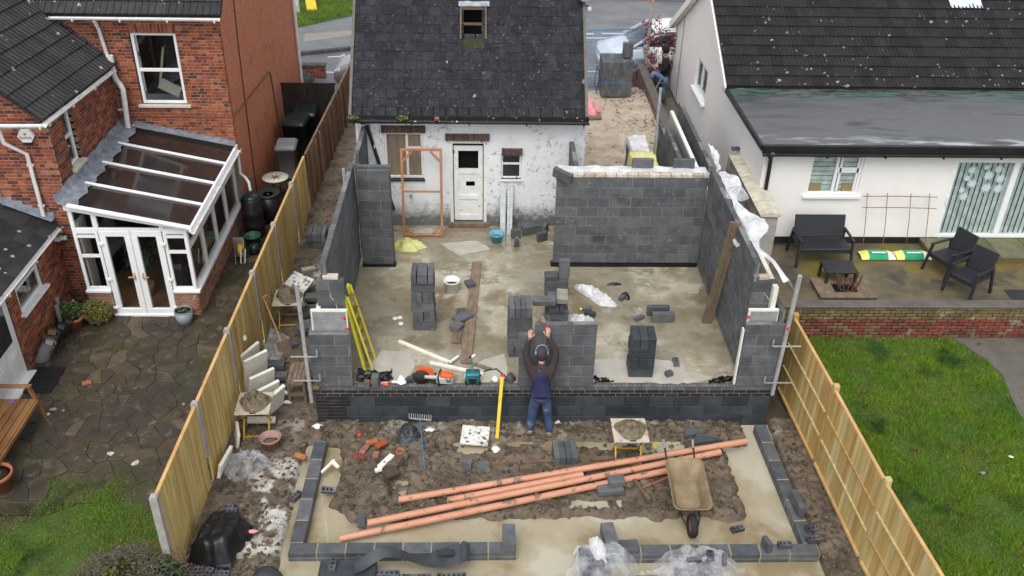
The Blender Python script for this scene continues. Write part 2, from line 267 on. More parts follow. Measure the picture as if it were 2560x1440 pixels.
# mud (attribute 'slurry' = spilled cement wash)
a = N('mud'); n1 = a.noise(2.2, 7, None, .65); n2 = a.noise(14, 6, None, .7)
col = a.ramp(n1, [(.06, .043, .029), (.105, .08, .054), (.165, .13, .09), (.088, .064, .043)], .3, .72)
col = a.mix(a.step(n2, .6, .7), col, (.19, .155, .105)); col = a.mix(a.step(a.noise(38, 3), .68, .73), col, (.33, .29, .22))
at = a.n('ShaderNodeAttribute'); at.attribute_name = 'slurry'
col = a.mix(at.outputs['Fac'], col, a.ramp(a.noise(5, 5), [(.36, .34, .29), (.6, .58, .53)]))
M['mud'] = a.done(a.bsdf(col, a.math('MULTIPLY_ADD', a.step(a.noise(1.6, 4), .38, .6), .5, .33), a.bump(a.math('ADD', n2, a.math('MULTIPLY', a.noise(60, 5, None, .7), .5)), .8, .03), .5))
# grass
a = N('grass'); col = a.ramp(a.rnd(), [(.065, .18, .01), (.1, .26, .014), (.14, .31, .022), (.075, .2, .018), (.18, .31, .035), (.2, .22, .05), (.11, .28, .016)], const=True)
col = a.mix(a.step(a.noise(.7, 4), .4, .62), col, a.mix(1, col, (1.5, 1.2, .9), 'MULTIPLY')); col = a.mix(a.step(a.noise(1.6, 6, None, .65), .52, .68), col, (.2, .24, .04)); col = a.mix(a.step(a.noise(2.7, 6, None, .7), .6, .7), col, (.16, .13, .05)); col = a.mix(a.step(a.noise(1.1, 5), .56, .68), col, (.03, .1, .012))
tr = a.n('ShaderNodeBsdfTranslucent'); a.l(col, tr.inputs[0]); mx = a.n('ShaderNodeMixShader'); mx.inputs[0].default_value = .3
a.l(a.bsdf(col, .6, None, .3), mx.inputs[1]); a.l(tr.outputs[0], mx.inputs[2]); M['grass'] = a.done(mx.outputs[0])
def leafm(name, cols):
    a = N(name); col = a.ramp(a.rnd(), cols, const=True); return a.done(a.bsdf(col, .55, None, .4))
M['leaf'] = leafm('leaf_green', [(.04, .09, .02), (.06, .12, .03), (.03, .07, .02), (.1, .15, .03), (.13, .13, .05)])
M['leaf_yellow'] = leafm('leaf_yellow_green', [(.14, .15, .03), (.19, .19, .045), (.1, .12, .03), (.22, .2, .07)])
M['leaf_hedge'] = leafm('leaf_hedge', [(.075, .06, .035), (.11, .09, .05), (.06, .075, .025), (.15, .125, .075), (.09, .11, .03), (.055, .045, .03), (.17, .19, .05), (.13, .11, .07)])
M['leaf_ivy'] = leafm('leaf_ivy', [(.015, .05, .025), (.025, .07, .035), (.02, .06, .02), (.05, .1, .05)])
M['leaf_red'] = leafm('leaf_red', [(.16, .015, .035), (.22, .03, .05), (.11, .012, .03), (.25, .06, .06)])
M['twig'] = pm('twig', [(.1, .08, .06), (.17, .14, .11)], 20, (.9, .9), None)
# clear glass
def glassm(name, tint, refl=1.0, dirt=0.0, dcol=(.6, .62, .62)):
    a = N(name); t = a.n('ShaderNodeBsdfTransparent'); t.inputs[0].default_value = tuple(tint) + (1,)
    g = a.n('ShaderNodeBsdfGlossy'); g.inputs['Roughness'].default_value = .02
    f = a.n('ShaderNodeFresnel'); f.inputs[0].default_value = 1.5; m = a.n('ShaderNodeMixShader')
    bf = a.n('ShaderNodeNewGeometry').outputs['Backfacing']; a.l(a.math('MULTIPLY', a.math('MULTIPLY', f.outputs[0], refl), a.math('SUBTRACT', 1.0, bf)), m.inputs[0]); a.l(t.outputs[0], m.inputs[1]); a.l(g.outputs[0], m.inputs[2])
    sh = m.outputs[0]
    if dirt:
        d = a.n('ShaderNodeBsdfDiffuse'); d.inputs[0].default_value = tuple(dcol) + (1,); m2 = a.n('ShaderNodeMixShader')
        a.l(a.math('MULTIPLY', a.step(a.noise(2, 4), .3, .8), dirt), m2.inputs[0]); a.l(sh, m2.inputs[1]); a.l(d.outputs[0], m2.inputs[2]); sh = m2.outputs[0]
    return a.done(sh)
M['glass'] = glassm('glass', (.9, .92, .91), 1.6)
M['net'] = glassm('mesh_screen', (.78, .86, .97), .4, .45, (.45, .58, .74))
# polythene
def poly(name, op0, op1, col):
    a = N(name); t = a.n('ShaderNodeBsdfTransparent'); b = a.bsdf(col, .2, a.bump(a.math('ADD', a.noise(9, 4, None, .6, 1.5), a.math('MULTIPLY', a.noise(26, 3, None, .6, 1.0), .25)), .5, .03), .7); m = a.n('ShaderNodeMixShader')
    lw = a.n('ShaderNodeLayerWeight'); lw.inputs[0].default_value = .45
    f = a.math('MINIMUM', a.math('ADD', a.math('MULTIPLY_ADD', a.step(a.noise(4, 4), .38, .68), op1 - op0, op0), a.math('MULTIPLY', lw.outputs[1], .35)), .97)
    a.l(f, m.inputs[0]); a.l(t.outputs[0], m.inputs[1]); a.l(b, m.inputs[2]); return a.done(m.outputs[0])
M['polythene'] = poly('polythene_clear', .06, .42, (.72, .75, .78))
M['poly_white'] = poly('polythene_white', .5, .93, (.72, .73, .74))
M['poly_yellow'] = pm('polythene_yellow', [(.55, .53, .12), (.74, .72, .32)], 6, (.25, .4), (1, 10))
# ---------------------------------------------------------------- geometry helpers
class G:
    def __init__(s): s.v = []; s.f = []; s.mi = []; s.sm = []
    def add(s, V, F, m=0, smooth=False):
        b = len(s.v); s.v += [tuple(map(float, p)) for p in V]
        for f in F: s.f.append(tuple(i + b for i in f)); s.mi.append(m); s.sm.append(smooth)
        return s
    def box(s, c, d, rot=None, m=0, bev=0):
        hx, hy, hz = d[0] / 2, d[1] / 2, d[2] / 2
        if bev: V, F = bevbox(d, bev)
        else:
            V = [(x, y, z) for x in (-hx, hx) for y in (-hy, hy) for z in (-hz, hz)]
            F = [(0, 1, 3, 2), (4, 6, 7, 5), (0, 4, 5, 1), (2, 3, 7, 6), (0, 2, 6, 4), (1, 5, 7, 3)]
        if rot is not None:
            if not isinstance(rot, Matrix): rot = Euler(rot if hasattr(rot, '__len__') else (0, 0, rot)).to_matrix()
            V = [rot @ Vector(p) for p in V]
        return s.add([(p[0] + c[0], p[1] + c[1], p[2] + c[2]) for p in V], F, m)
    def b2(s, x0, x1, y0, y1, z0, z1, m=0, bev=0): return s.box(((x0 + x1) / 2, (y0 + y1) / 2, (z0 + z1) / 2), (abs(x1 - x0), abs(y1 - y0), abs(z1 - z0)), None, m, bev)
    def bar(s, p, q, w, h, m=0, up=(0, 0, 1), bev=0):
        p = Vector(p); q = Vector(q); d = (q - p); L = d.length; d.normalize(); up = Vector(up)
        if abs(d.dot(up)) > .98: up = Vector((0, 1, 0))
        x = d.cross(up).normalized(); y = x.cross(d)
        return s.box((p + q) / 2, (w, L, h), Matrix((x, d, y)).transposed(), m, bev)
    def tube(s, P, r, n=8, m=0, caps=True, closed=False):
        P = [Vector(p) for p in P]; K = len(P); R = r if hasattr(r, '__len__') else [r] * K
        T = []
        for i in range(K):
            a = P[i - 1] if i or closed else P[i]; b = P[(i + 1) % K] if i < K - 1 or closed else P[i]
            t = (b - a); T.append(t.normalized() if t.length > 1e-9 else Vector((0, 0, 1)))
        u = T[0].orthogonal().normalized(); V = []; F = []
        for i in range(K):
            u = (u - T[i] * u.dot(T[i])).normalized(); w = T[i].cross(u)
            for k in range(n): V.append(P[i] + (u * math.cos(2 * PI * k / n) + w * math.sin(2 * PI * k / n)) * R[i])
        for i in range(K if closed else K - 1):
            a = i * n; b = ((i + 1) % K) * n
            for k in range(n): F.append((a + k, a + (k + 1) % n, b + (k + 1) % n, b + k))
        s.add(V, F, m, True)
        if caps and not closed: s.add(V[:n][::-1], [tuple(range(n))], m); s.add(V[-n:], [tuple(range(n))], m)
        return s
    def lathe(s, pr, c=(0, 0, 0), n=20, m=0, smooth=True):
        V = []; F = []
        for r, z in pr:
            for k in range(n): V.append((c[0] + r * math.cos(2 * PI * k / n), c[1] + r * math.sin(2 * PI * k / n), c[2] + z))
        for i in range(len(pr) - 1):
            for k in range(n): F.append((i * n + k, i * n + (k + 1) % n, (i + 1) * n + (k + 1) % n, (i + 1) * n + k))
        ring = pr[0][0] > .001 and pr[-1][0] > .001 and abs(pr[0][0] - pr[-1][0]) < .045 and abs(pr[0][1] - pr[-1][1]) < .21
        if pr[0][0] > .001 and not ring: F.append(tuple(range(n))[::-1])
        if pr[-1][0] > .001 and not ring: F.append(tuple((len(pr) - 1) * n + k for k in range(n)))
        return s.add(V, F, m, smooth)
    def prism(s, P, z0, z1, m=0):
        n = len(P); V = [(p[0], p[1], z0) for p in P] + [(p[0], p[1], z1) for p in P]
        ar = sum(P[i][0] * P[(i + 1) % n][1] - P[(i + 1) % n][0] * P[i][1] for i in range(n))
        F = [tuple(range(n))[::-1], tuple(range(n, 2 * n))] + [(i, (i + 1) % n, n + (i + 1) % n, n + i) for i in range(n)]
        if ar < 0: F = [f[::-1] for f in F]
        return s.add(V, F, m)
    def extr(s, P, d, m=0):  # 3d polygon extruded along d
        n = len(P); P = [Vector(p) for p in P]; d = Vector(d); V = P + [p + d for p in P]
        return s.add(V, [tuple(range(n)), tuple(range(n, 2 * n))[::-1]] + [(i, n + i, n + (i + 1) % n, (i + 1) % n) for i in range(n)], m)
    def grid(s, fn, nu, nv, m=0, smooth=True, thick=0):
        V = [fn(i / nu, j / nv) for i in range(nu + 1) for j in range(nv + 1)]
        F = [(i * (nv + 1) + j, (i + 1) * (nv + 1) + j, (i + 1) * (nv + 1) + j + 1, i * (nv + 1) + j + 1) for i in range(nu) for j in range(nv)]
        return s.add(V, F, m, smooth)
    def mesh(s, name):
        me = bpy.data.meshes.new(name); me.from_pydata(s.v, [], s.f)
        if any(s.sm): me.polygons.foreach_set('use_smooth', s.sm)
        if any(s.mi): me.polygons.foreach_set('material_index', s.mi)
        me.update(); return me
def bevbox(d, b):
    h = [x / 2 for x in d]; V = []; F = []; idx = {}
    for sx in (-1, 1):
        for sy in (-1, 1):
            for sz in (-1, 1):
                sg = (sx, sy, sz)
                for ax in range(3):
                    idx[(sg, ax)] = len(V); V.append(tuple(sg[k] * (h[k] if k == ax else h[k] - b) for k in range(3)))
    for ax in range(3):
        o1, o2 = (ax + 1) % 3, (ax + 2) % 3
        for s_ in (-1, 1):
            q = []
            for a, c in ((-1, -1), (1, -1), (1, 1), (-1, 1)):
                g = [0, 0, 0]; g[ax] = s_; g[o1] = a; g[o2] = c; q.append(idx[(tuple(g), ax)])
            F.append(tuple(q) if s_ > 0 else tuple(q[::-1]))
    for ax in range(3):
        o1, o2 = (ax + 1) % 3, (ax + 2) % 3
        for a in (-1, 1):
            for c in (-1, 1):
                g0 = [0, 0, 0]; g0[o1] = a; g0[o2] = c; g1 = list(g0); g0[ax] = -1; g1[ax] = 1; g0 = tuple(g0); g1 = tuple(g1)
                q = (idx[(g0, o1)], idx[(g1, o1)], idx[(g1, o2)], idx[(g0, o2)]); F.append(q if a * c > 0 else q[::-1])
    for sx in (-1, 1):
        for sy in (-1, 1):
            for sz in (-1, 1):
                q = tuple(idx[((sx, sy, sz), k)] for k in range(3)); F.append(q if sx * sy * sz > 0 else q[::-1])
    return V, F
LOC = {}
def obj(name, g, mats, parent=None, loc=(0, 0, 0), rot=(0, 0, 0), scale=None, world=True, label=None, kind=None):
    me = g.mesh(name) if isinstance(g, G) else g
    if not isinstance(mats, (list, tuple)): mats = [mats]
    if not me.materials:
        for m_ in mats: me.materials.append(M[m_] if isinstance(m_, str) else m_)
    o = bpy.data.objects.new(name, me); C.objects.link(o); o.location = loc; o.rotation_euler = rot
    if scale is not None: o.scale = scale
    if parent is not None:
        o.parent = parent
        if world: o.matrix_parent_inverse = LOC[parent.name].inverted()
        LOC[o.name] = (LOC[parent.name] if not world else Matrix()) @ Matrix.LocRotScale(Vector(loc), Euler(rot), Vector(scale or (1, 1, 1)))
    else: LOC[o.name] = Matrix.LocRotScale(Vector(loc), Euler(rot), Vector(scale or (1, 1, 1)))
    if label: o['label'] = label
    if kind: o['kind'] = kind
    return o
def tag(o, label, cat, group=None):
    o['label'] = label; o['category'] = cat
    if group: o['group'] = group
    return o
def thing(name, label, cat, loc=(0, 0, 0), rz=0, group=None):
    o = bpy.data.objects.new(name, None); C.objects.link(o); o.location = loc; o.rotation_euler = (0, 0, rz); o.empty_display_size = .1
    LOC[o.name] = Matrix.LocRotScale(Vector(loc), Euler((0, 0, rz)), None); return tag(o, label, cat, group)
def struct(name, g, m): return obj(name, g, m, kind='structure')
def dup(src, loc, rz, label, group=None):
    def cp(o, par):
        c = o.copy(); C.objects.link(c); LOC[c.name] = Matrix()
        if par: c.parent = par
        for ch in list(o.children): cp(ch, c)
        return c
    r = cp(src, None); r.location = loc; r.rotation_euler = (0, 0, rz); r['label'] = label
    if group: r['group'] = group
    return r
def pieces(parent, name, me, mat, items, limit=300, kindname=None):
    """items: (loc, scale, rot) of alike pieces sharing one mesh; the nearest 'limit' are objects, the rest one stuff part"""
    if not me.materials: me.materials.append(M[mat] if isinstance(mat, str) else mat)
    items = sorted(items, key=lambda t: (Vector(t[0]) - CAM).length)
    for l, s_, r in items[:limit]: obj(name, me, mat, parent, l, r, s_)
    rest = items[limit:]
    if rest:
        V = np.array([v.co[:] for v in me.vertices]); F = [tuple(p.vertices) for p in me.polygons]; g = G()
        for l, s_, r in rest:
            R = np.array(Euler(r).to_matrix()); W = (V * np.array(s_)) @ R.T + np.array(l); b = len(g.v)
            g.v += [tuple(x) for x in W]; g.f += [tuple(i + b for i in f) for f in F]
        g.mi = [0] * len(g.f); g.sm = [False] * len(g.f)
        obj(name, g, mat, parent, kind='stuff')
def fastmesh(name, V, F, mat, attr=None, smooth=False):
    """numpy arrays -> mesh (all faces the same size)"""
    k = F.shape[1]; me = bpy.data.meshes.new(name); me.vertices.add(len(V)); me.vertices.foreach_set('co', V.astype(np.float32).ravel())
    me.loops.add(F.size); me.loops.foreach_set('vertex_index', F.astype(np.int32).ravel()); me.polygons.add(len(F))
    me.polygons.foreach_set('loop_start', np.arange(0, F.size, k, dtype=np.int32))
    if smooth: me.polygons.foreach_set('use_smooth', np.ones(len(F), bool))
    me.update(calc_edges=True); me.validate()
    if attr is not None:
        at = me.attributes.new(attr[0], 'FLOAT', 'POINT'); at.data.foreach_set('value', attr[1].astype(np.float32).ravel())
    me.materials.append(M[mat]); return me
# wall-plane frames: o + u*U + z*up + n*N
class Fr:
    def __init__(s, o, u, n): s.o = Vector(o); s.u = Vector(u); s.n = Vector(n)
    def p(s, a, z, d=0): return s.o + s.u * a + Vector((0, 0, z)) + s.n * d
    def box(s, g, a0, a1, z0, z1, d0, d1, m=0, bev=0):
        c = s.p((a0 + a1) / 2, (z0 + z1) / 2, (d0 + d1) / 2)
        dx = abs(s.u.x) * (a1 - a0) + abs(s.n.x) * (d1 - d0); dy = abs(s.u.y) * (a1 - a0) + abs(s.n.y) * (d1 - d0)
        return g.box(c, (abs(dx), abs(dy), abs(z1 - z0)), None, m, bev)
    def rz(s): return math.atan2(s.u.y, s.u.x)
def wall(g, F, a0, a1, z0, z1, t, openings=(), m=0, d1=0):
    """solid wall of boxes with rectangular openings (a0,a1,z0,z1); face at d1, going back by t"""
    us = sorted({a0, a1, *[v for o in openings for v in o[:2] if a0 < v < a1]}); zs = sorted({z0, z1, *[v for o in openings for v in o[2:4] if z0 < v < z1]})
    for j in range(len(zs) - 1):
        run = None
        for i in range(len(us) - 1):
            mu, mz = (us[i] + us[i + 1]) / 2, (zs[j] + zs[j + 1]) / 2
            hole = any(o[0] < mu < o[1] and o[2] < mz < o[3] for o in openings)
            if not hole: run = (run[0] if run else us[i], us[i + 1])
            if (hole or i == len(us) - 2) and run: F.box(g, run[0], run[1], zs[j], zs[j + 1], d1 - t, d1, m); run = None
    return g
BRICK = G().box((0, 0, 0), (.215, .1025, .065), bev=.006).mesh('brick')
BLOCK = G().box((0, 0, 0), (.44, .1, .215), bev=.005).mesh('block')
WBLOCK = G().box((0, 0, 0), (.44, .1, .215), bev=.005).mesh('block')
def bricks(F, a0, a1, z0, z1, openings=(), bond='flemish', L=.225, H=.075, d=.006, base=.215, bh=.065, depth=.1025, j=.01):
    out = []; rz = F.rz(); nz = int(round((z1 - z0) / H)); rn = random.Random(int(abs(a0 * 100 + z0 * 10)))
    for r in range(nz):
        z = z0 + (r + .5) * H
        if bond == 'flemish':
            seq = [L, L / 2]; off = -(L * .75) * (r % 2)
        elif bond == 'english': seq = [L] if r % 4 else [L / 2]; off = -(L / 2) * (r % 2)
        else: seq = [L]; off = -(L / 2) * (r % 2)
        u = a0 + off; k = 0
        while u < a1 - .005:
            w = seq[k % len(seq)]; k += 1; s0, s1 = max(u, a0), min(u + w, a1); u += w
            segs = [(s0, s1)]
            for o in openings:
                if o[2] + .005 < z < o[3] - .005 + .03:
                    ns = []
                    for p, q in segs:
                        if q <= o[0] or p >= o[1]: ns.append((p, q))
                        else:
                            if p < o[0] - .01: ns.append((p, o[0] + j / 2))
                            if q > o[1] + .01: ns.append((o[1] - j / 2, q))
                    segs = ns
            for p, q in segs:
                if q - p < .03: continue
                dd = d + rn.uniform(-.002, .002)
                out.append((F.p((p + q) / 2, z + rn.uniform(-.0015, .0015), dd - depth / 2), ((q - p - j) / base, depth / .1025 if base == .215 else depth / .1, (H - j) / bh), (0, 0, rz)))
    return out
def blocks(F, a0, a1, z0, z1, openings=(), start=0, d=0, depth=.1): 
    o = []; nz = int(round((z1 - z0) / .225))
    for r in range(nz):
        z = z0 + (r + .5) * .225; u = a0 - .225 * ((r + start) % 2); rn = random.Random(int(a0 * 31 + r * 7 + z0 * 5))
        while u < a1 - .02:
            s0, s1 = max(u, a0), min(u + .45, a1); u += .45
            if s1 - s0 < .03: continue
            o.append((F.p((s0 + s1) / 2, z + rn.uniform(-.002, .002), d - depth / 2 + rn.uniform(-.0025, .0025)), ((s1 - s0 - .012) / .44, depth / .1, 1.0), (0, 0, F.rz() + rn.uniform(-.003, .003))))
    return o
def holed(L=.215, W=.1025, H=.065, holes=3, rx=.024, ry=.027, depth=.06):
    g = G(); hx, hy, hz = L / 2, W / 2, H / 2
    g.add([(-hx, -hy, -hz), (hx, -hy, -hz), (hx, hy, -hz), (-hx, hy, -hz)], [(3, 2, 1, 0)])
    g.add([(-hx, -hy, -hz), (hx, -hy, -hz), (hx, hy, -hz), (-hx, hy, -hz), (-hx, -hy, hz), (hx, -hy, hz), (hx, hy, hz), (-hx, hy, hz)], [(0, 1, 5, 4), (1, 2, 6, 5), (2, 3, 7, 6), (3, 0, 4, 7)])
    for k in range(holes):
        x0 = -hx + L * k / holes; x1 = x0 + L / holes; cx = (x0 + x1) / 2
        ou = [(x1, 0), (x1, hy), (cx, hy), (x0, hy), (x0, 0), (x0, -hy), (cx, -hy), (x1, -hy)]
        inn = [(cx + rx * math.cos(PI * i / 4), ry * math.sin(PI * i / 4)) for i in range(8)]
        V = [(p[0], p[1], hz) for p in ou] + [(p[0], p[1], hz) for p in inn] + [(p[0], p[1], hz - depth) for p in inn]
        F = [(i, (i + 1) % 8, 8 + (i + 1) % 8, 8 + i) for i in range(8)] + [(8 + i, 8 + (i + 1) % 8, 16 + (i + 1) % 8, 16 + i) for i in range(8)]
        g.add(V, F); g.add(V[16:], [tuple(range(8))], 1)
    return g
def window(parent, F, a0, a1, z0, z1, bars_u=(), bars_z=(), fw=.06, depth=.07, mat='upvc', glass='glass', back='dark_room', sill=None, sub=(), inset=.03, backd=.45):
    """frame > panes; set back by inset from wall face; an opening must exist in the wall. sub: extra bars (a0,a1,z0,z1)"""
    g = G(); d1 = -inset; d0 = d1 - depth
    F.box(g, a0, a1, z0, z0 + fw, d0, d1, 0, .006); F.box(g, a0, a1, z1 - fw, z1, d0, d1, 0, .006)
    F.box(g, a0, a0 + fw, z0 + fw, z1 - fw, d0, d1, 0, .006); F.box(g, a1 - fw, a1, z0 + fw, z1 - fw, d0, d1, 0, .006)
    for b in bars_u: F.box(g, b - fw * .55, b + fw * .55, z0 + fw, z1 - fw, d0 + .002, d1 - .002, 0, .006)
    for b in bars_z: F.box(g, a0 + fw, a1 - fw, b - fw * .55, b + fw * .55, d0 + .004, d1 - .004, 0, .006)
    for b in sub: F.box(g, b[0], b[1], b[2], b[3], d0 + .006, d1 + .004, 0, .006)
    w = obj('window', g, mat, parent)
    us = [a0 + fw, *bars_u, a1 - fw]; zs = [z0 + fw, *bars_z, z1 - fw]
    for i in range(len(us) - 1):
        for j in range(len(zs) - 1):
            p = G(); F.box(p, us[i] + .001, us[i + 1] - .001, zs[j] + .001, zs[j + 1] - .001, (d0 + d1) / 2 - .006, (d0 + d1) / 2 + .006); obj('pane', p, glass, w)
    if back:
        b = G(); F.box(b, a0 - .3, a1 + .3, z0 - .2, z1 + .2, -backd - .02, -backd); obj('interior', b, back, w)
    if sill:
        s_ = G(); F.box(s_, a0 - sill[1], a1 + sill[1], z0 - sill[2], z0, -.06, sill[3], 0, .008); obj('sill', s_, sill[0], w)
    return w
def ridges(P, s, amp=1): return amp * (np.abs(fbm(P[0], P[1], s) - .5) * 2)
# ================================================================ SETTING
struct('ground', G().add([(-260, -60, -1.25), (260, -60, -1.25), (260, 420, -1.25), (-260, 420, -1.25)], [(0, 1, 2, 3)]), 'earth')
sg = G(); sg.add([(-260, 15.9, -.45), (260, 15.9, -.45), (260, 120, -.45), (-260, 120, -.45)], [(0, 1, 2, 3)]); sg.add([(-260, 15.9, -1.3), (260, 15.9, -1.3), (260, 15.9, -.45), (-260, 15.9, -.45)], [(0, 1, 2, 3)])
struct('road', sg, 'asphalt')
pg = G().prism([(-40, 18.9), (-3.7, 19.6), (-1.0, 20.6), (1.5, 22.6), (3, 26.5), (3.3, 40), (-40, 40)], -.44, -.33); struct('pavement', pg, 'pavement')
kg = G()
kp = [(-40, 18.78), (-3.7, 19.48), (-1.0, 20.48), (1.5, 22.5), (3.02, 26.4)]
for i in range(len(kp) - 1):
    L = (Vector(kp[i + 1]) - Vector(kp[i])).length; n = max(1, int(L / .9))
    for k in range(n):
        p = Vector(kp[i]).lerp(Vector(kp[i + 1]), k / n); q = Vector(kp[i]).lerp(Vector(kp[i + 1]), (k + .985) / n); kg.bar((*p, -.385), (*q, -.385), .14, .14, bev=.015)
struct('kerb', kg, 'kerb')
struct('pavement_patch', G().prism([(-3.6, 20.7), (-1.9, 21.6), (-1.9, 22.2), (-3.7, 21.7)], -.34, -.327), 'pavement_patch')
vg = G().prism([(-40, 21.6), (-4.0, 22.5), (-2.9, 23.5), (-1.6, 24.6), (.2, 27.5), (.2, 40), (-40, 40)], -.36, -.31); struct('verge', vg, 'lawn_soil')
struct('far_pavement', G().prism([(5.8, 27.9), (30, 24.4), (60, 24), (60, 60), (5, 60)], -.44, -.34), 'pavement')
lg = G()
for q in ([(-6, 17.62), (9, 18.15), (9, 18.24), (-6, 17.71)], [(-2.55, 19.35), (-1.75, 19.5), (-1.75, 19.58), (-2.55, 19.43)], [(-1.55, 19.52), (-.5, 19.78), (-.5, 19.86), (-1.55, 19.6)],
          [(6.2, 22.3), (7.2, 22.35), (7.2, 22.5), (6.2, 22.45)], [(7.5, 22.4), (8.6, 22.45), (8.6, 22.6), (7.5, 22.55)], [(6.2, 21.8), (8.3, 21.9), (8.3, 22.02), (6.2, 21.92)]):
    lg.add([(x, y, -.445) for x, y in q], [(0, 1, 2, 3)])
struct('road_markings', lg, 'line_paint')
# floor slab of the extension
g = G()
g.grid(lambda u, v: (.06 + u * 8.1, .1 + v * 6.0, .0 + .004 * float(vn(u * 9, v * 7, 3))), 30, 24); g.b2(.06, 8.16, .1, 6.1, -.3, -.02)
struct('floor_slab', g, 'slab')
# yard between cottage and low wall
xs, ys = np.meshgrid(np.linspace(4.3, 8.1, 110), np.linspace(4.35, 15.95, 300), indexing='ij')
h = -.06 + .09 * (fbm(xs * 1.3, ys * 1.3, 5) - .5) + .04 * fbm(xs * 7, ys * 7, 6) + .12 * sst(7.2, 8.0, xs) - .3 * sst(14.8, 15.9, ys)
def gridmesh(name, xs, ys, h, mat, attr=None, smooth=True):
    n, m = xs.shape; V = np.stack([xs, ys, h], -1).reshape(-1, 3); i, j = np.meshgrid(np.arange(n - 1), np.arange(m - 1), indexing='ij'); a = (i * m + j).ravel()
    F = np.stack([a, a + m, a + m + 1, a + 1], 1); return fastmesh(name, V, F, mat, attr, smooth)
struct('yard', gridmesh('yard', xs, ys, h, 'yard'), 'yard')
# muddy building ground
WATER = -.90
def tri(x, a, b, c, d): return sst(a, b, x) * (1 - sst(c, d, x))
def mudh(x, y):
    wob = .28 * (fbm(x * 1.7, y * 1.7, 21) - .5) + .1 * (fbm(x * 6, y * 6, 22) - .5)
    isl = tri(x + wob, .38, .62, 7.25, 7.5) * sst(-2.55, -2.25, y + wob * 1.2 - .16 * sst(1.0, .5, x) * 2 + .0 * x)
    back = sst(-.75, -.45, y + wob * .5) * tri(x, -.3, -.1, 7.7, 7.9)
    left = 1 - sst(-.22, .02, x + wob * .4); right = sst(8.2, 8.32, x)
    near = 1 - sst(-3.75, -3.52, y + wob)
    m = np.maximum.reduce([isl, back, left, right, near])
    rough = .075 * (fbm(x * 2.3, y * 2.3, 23) - .5) + .06 * ridges((x * 5, y * 5), 24) + .045 * fbm(x * 11, y * 11, 25, 5, .6)
    mound = .24 * sst(.5, 1, fbm(x * 1.6, y * 2.6, 27)) * tri(x, 5.2, 6.0, 7.0, 7.4) * tri(y, -2.4, -1.9, -1.3, -.9) + .1 * tri(x, .8, 1.3, 2.6, 3.2) * tri(y, -2.5, -2.1, -1.7, -1.2) * fbm(x * 3, y * 3, 29)
    dip = .13 * sst(.57, .66, fbm(x * 1.25 + 3, y * 1.9, 33, 3)) * tri(x, .7, 1.1, 6.6, 7.0) * tri(y, -2.3, -2.0, -.5, -.35); rut = .05 * sst(.75, 1, np.sin((y + .25 * np.sin(x * 1.3)) * 8.5)) * tri(x, 3.0, 3.6, 5.4, 6.2)
    return -1.08 + m * (.235 - dip - rut + rough * 1.5 + mound) + (1 - m) * .03 * fbm(x * 4, y * 4, 26) - .035 * left * sst(.5, .6, fbm(x * 1.5, y * 1.5, 31)) 
xs, ys = np.meshgrid(np.arange(-1.56, 8.95, .024), np.arange(-4.9, .06, .024), indexing='ij')
slur = tri(xs + .25 * (fbm(xs * 3, ys * 3, 41) - .5), -1.05, -.75, -.08, .02) * tri(ys, -3.4, -3.0, -1.2, -.8) * sst(.42, .52, fbm(xs * 2.6, ys * 2.6, 42, 5, .6)) + .55 * sst(.56, .66, fbm(xs * 3, ys * 3, 43)) * tri(ys, -.5, -.3, .05, .3) * .6
struct('mud_ground', gridmesh('mud', xs, ys, mudh(xs, ys), 'mud', ('slurry', slur)), 'mud')
xs, ys = np.meshgrid(np.arange(-1.5, .3, .03), np.arange(.05, 15.5, .03), indexing='ij')
h = -.86 + .1 * sst(2, 6, ys) + .25 * sst(5.5, 9, ys) + .08 * (fbm(xs * 2, ys * 2, 51) - .5) + .05 * ridges((xs * 5, ys * 5), 52) + .05 * fbm(xs * 11, ys * 11, 53, 5, .6)
slur = .9 * sst(.56, .64, fbm(xs * 4, ys * 4, 54)) * tri(ys, 3.4, 4.2, 5.2, 5.6)
struct('mud_strip', gridmesh('strip', xs, ys, h, 'mud', ('slurry', slur)), 'mud')
struct('ground_strip_right', G().b2(8.2, 9.02, .05, 8.4, -1.1, -.84), 'earth')
struct('water', G().add([(-1.5, -4.9, WATER), (8.9, -4.9, WATER), (8.9, 0, WATER), (-1.5, 0, WATER)], [(0, 1, 2, 3)]), 'water')
# clods lying on the mud
def clod_mesh(seed):
    import bmesh
    bm = bmesh.new(); bmesh.ops.create_icosphere(bm, subdivisions=1, radius=1); r = random.Random(seed)
    for v in bm.verts: v.co *= r.uniform(.6, 1.15); v.co.z *= .7
    me = bpy.data.meshes.new('clod'); bm.to_mesh(me); bm.free(); return me
def scatter(name, n, fn, r0, r1, mat, label=None, seed=3):
    rg = np.random.default_rng(seed); me = clod_mesh(seed); V0 = np.array([v.co[:] for v in me.vertices]); F0 = np.array([p.vertices[:] for p in me.polygons]); VV = []; FF = []; k = 0
    for _ in range(n * 6):
        if k >= n: break
        p = fn(rg)
        if p is None: continue
        s_ = r0 + (r1 - r0) * rg.random() ** 4; an = rg.random() * 6.28; c, s = math.cos(an), math.sin(an); A = np.array([[c, -s, 0], [s, c, 0], [0, 0, 1]]) @ np.diag(rg.uniform(.7, 1.3, 3))
        VV.append((V0 * s_) @ A.T + np.array(p) + [0, 0, s_ * .2]); FF.append(F0 + k * len(V0)); k += 1
    o = obj(name, fastmesh(name, np.concatenate(VV), np.concatenate(FF), mat), mat, kind='stuff'); 
    return o
def on_mud(rg):
    x, y = rg.uniform(-1.4, 8.7), rg.uniform(-4.3, 0)
    z = float(mudh(np.array([x]), np.array([y]))[0])
    if z < WATER + .02: return None
    return (x, y, z)
scatter('mud_clods', 9000, on_mud, .006, .055, 'clod', seed=3)
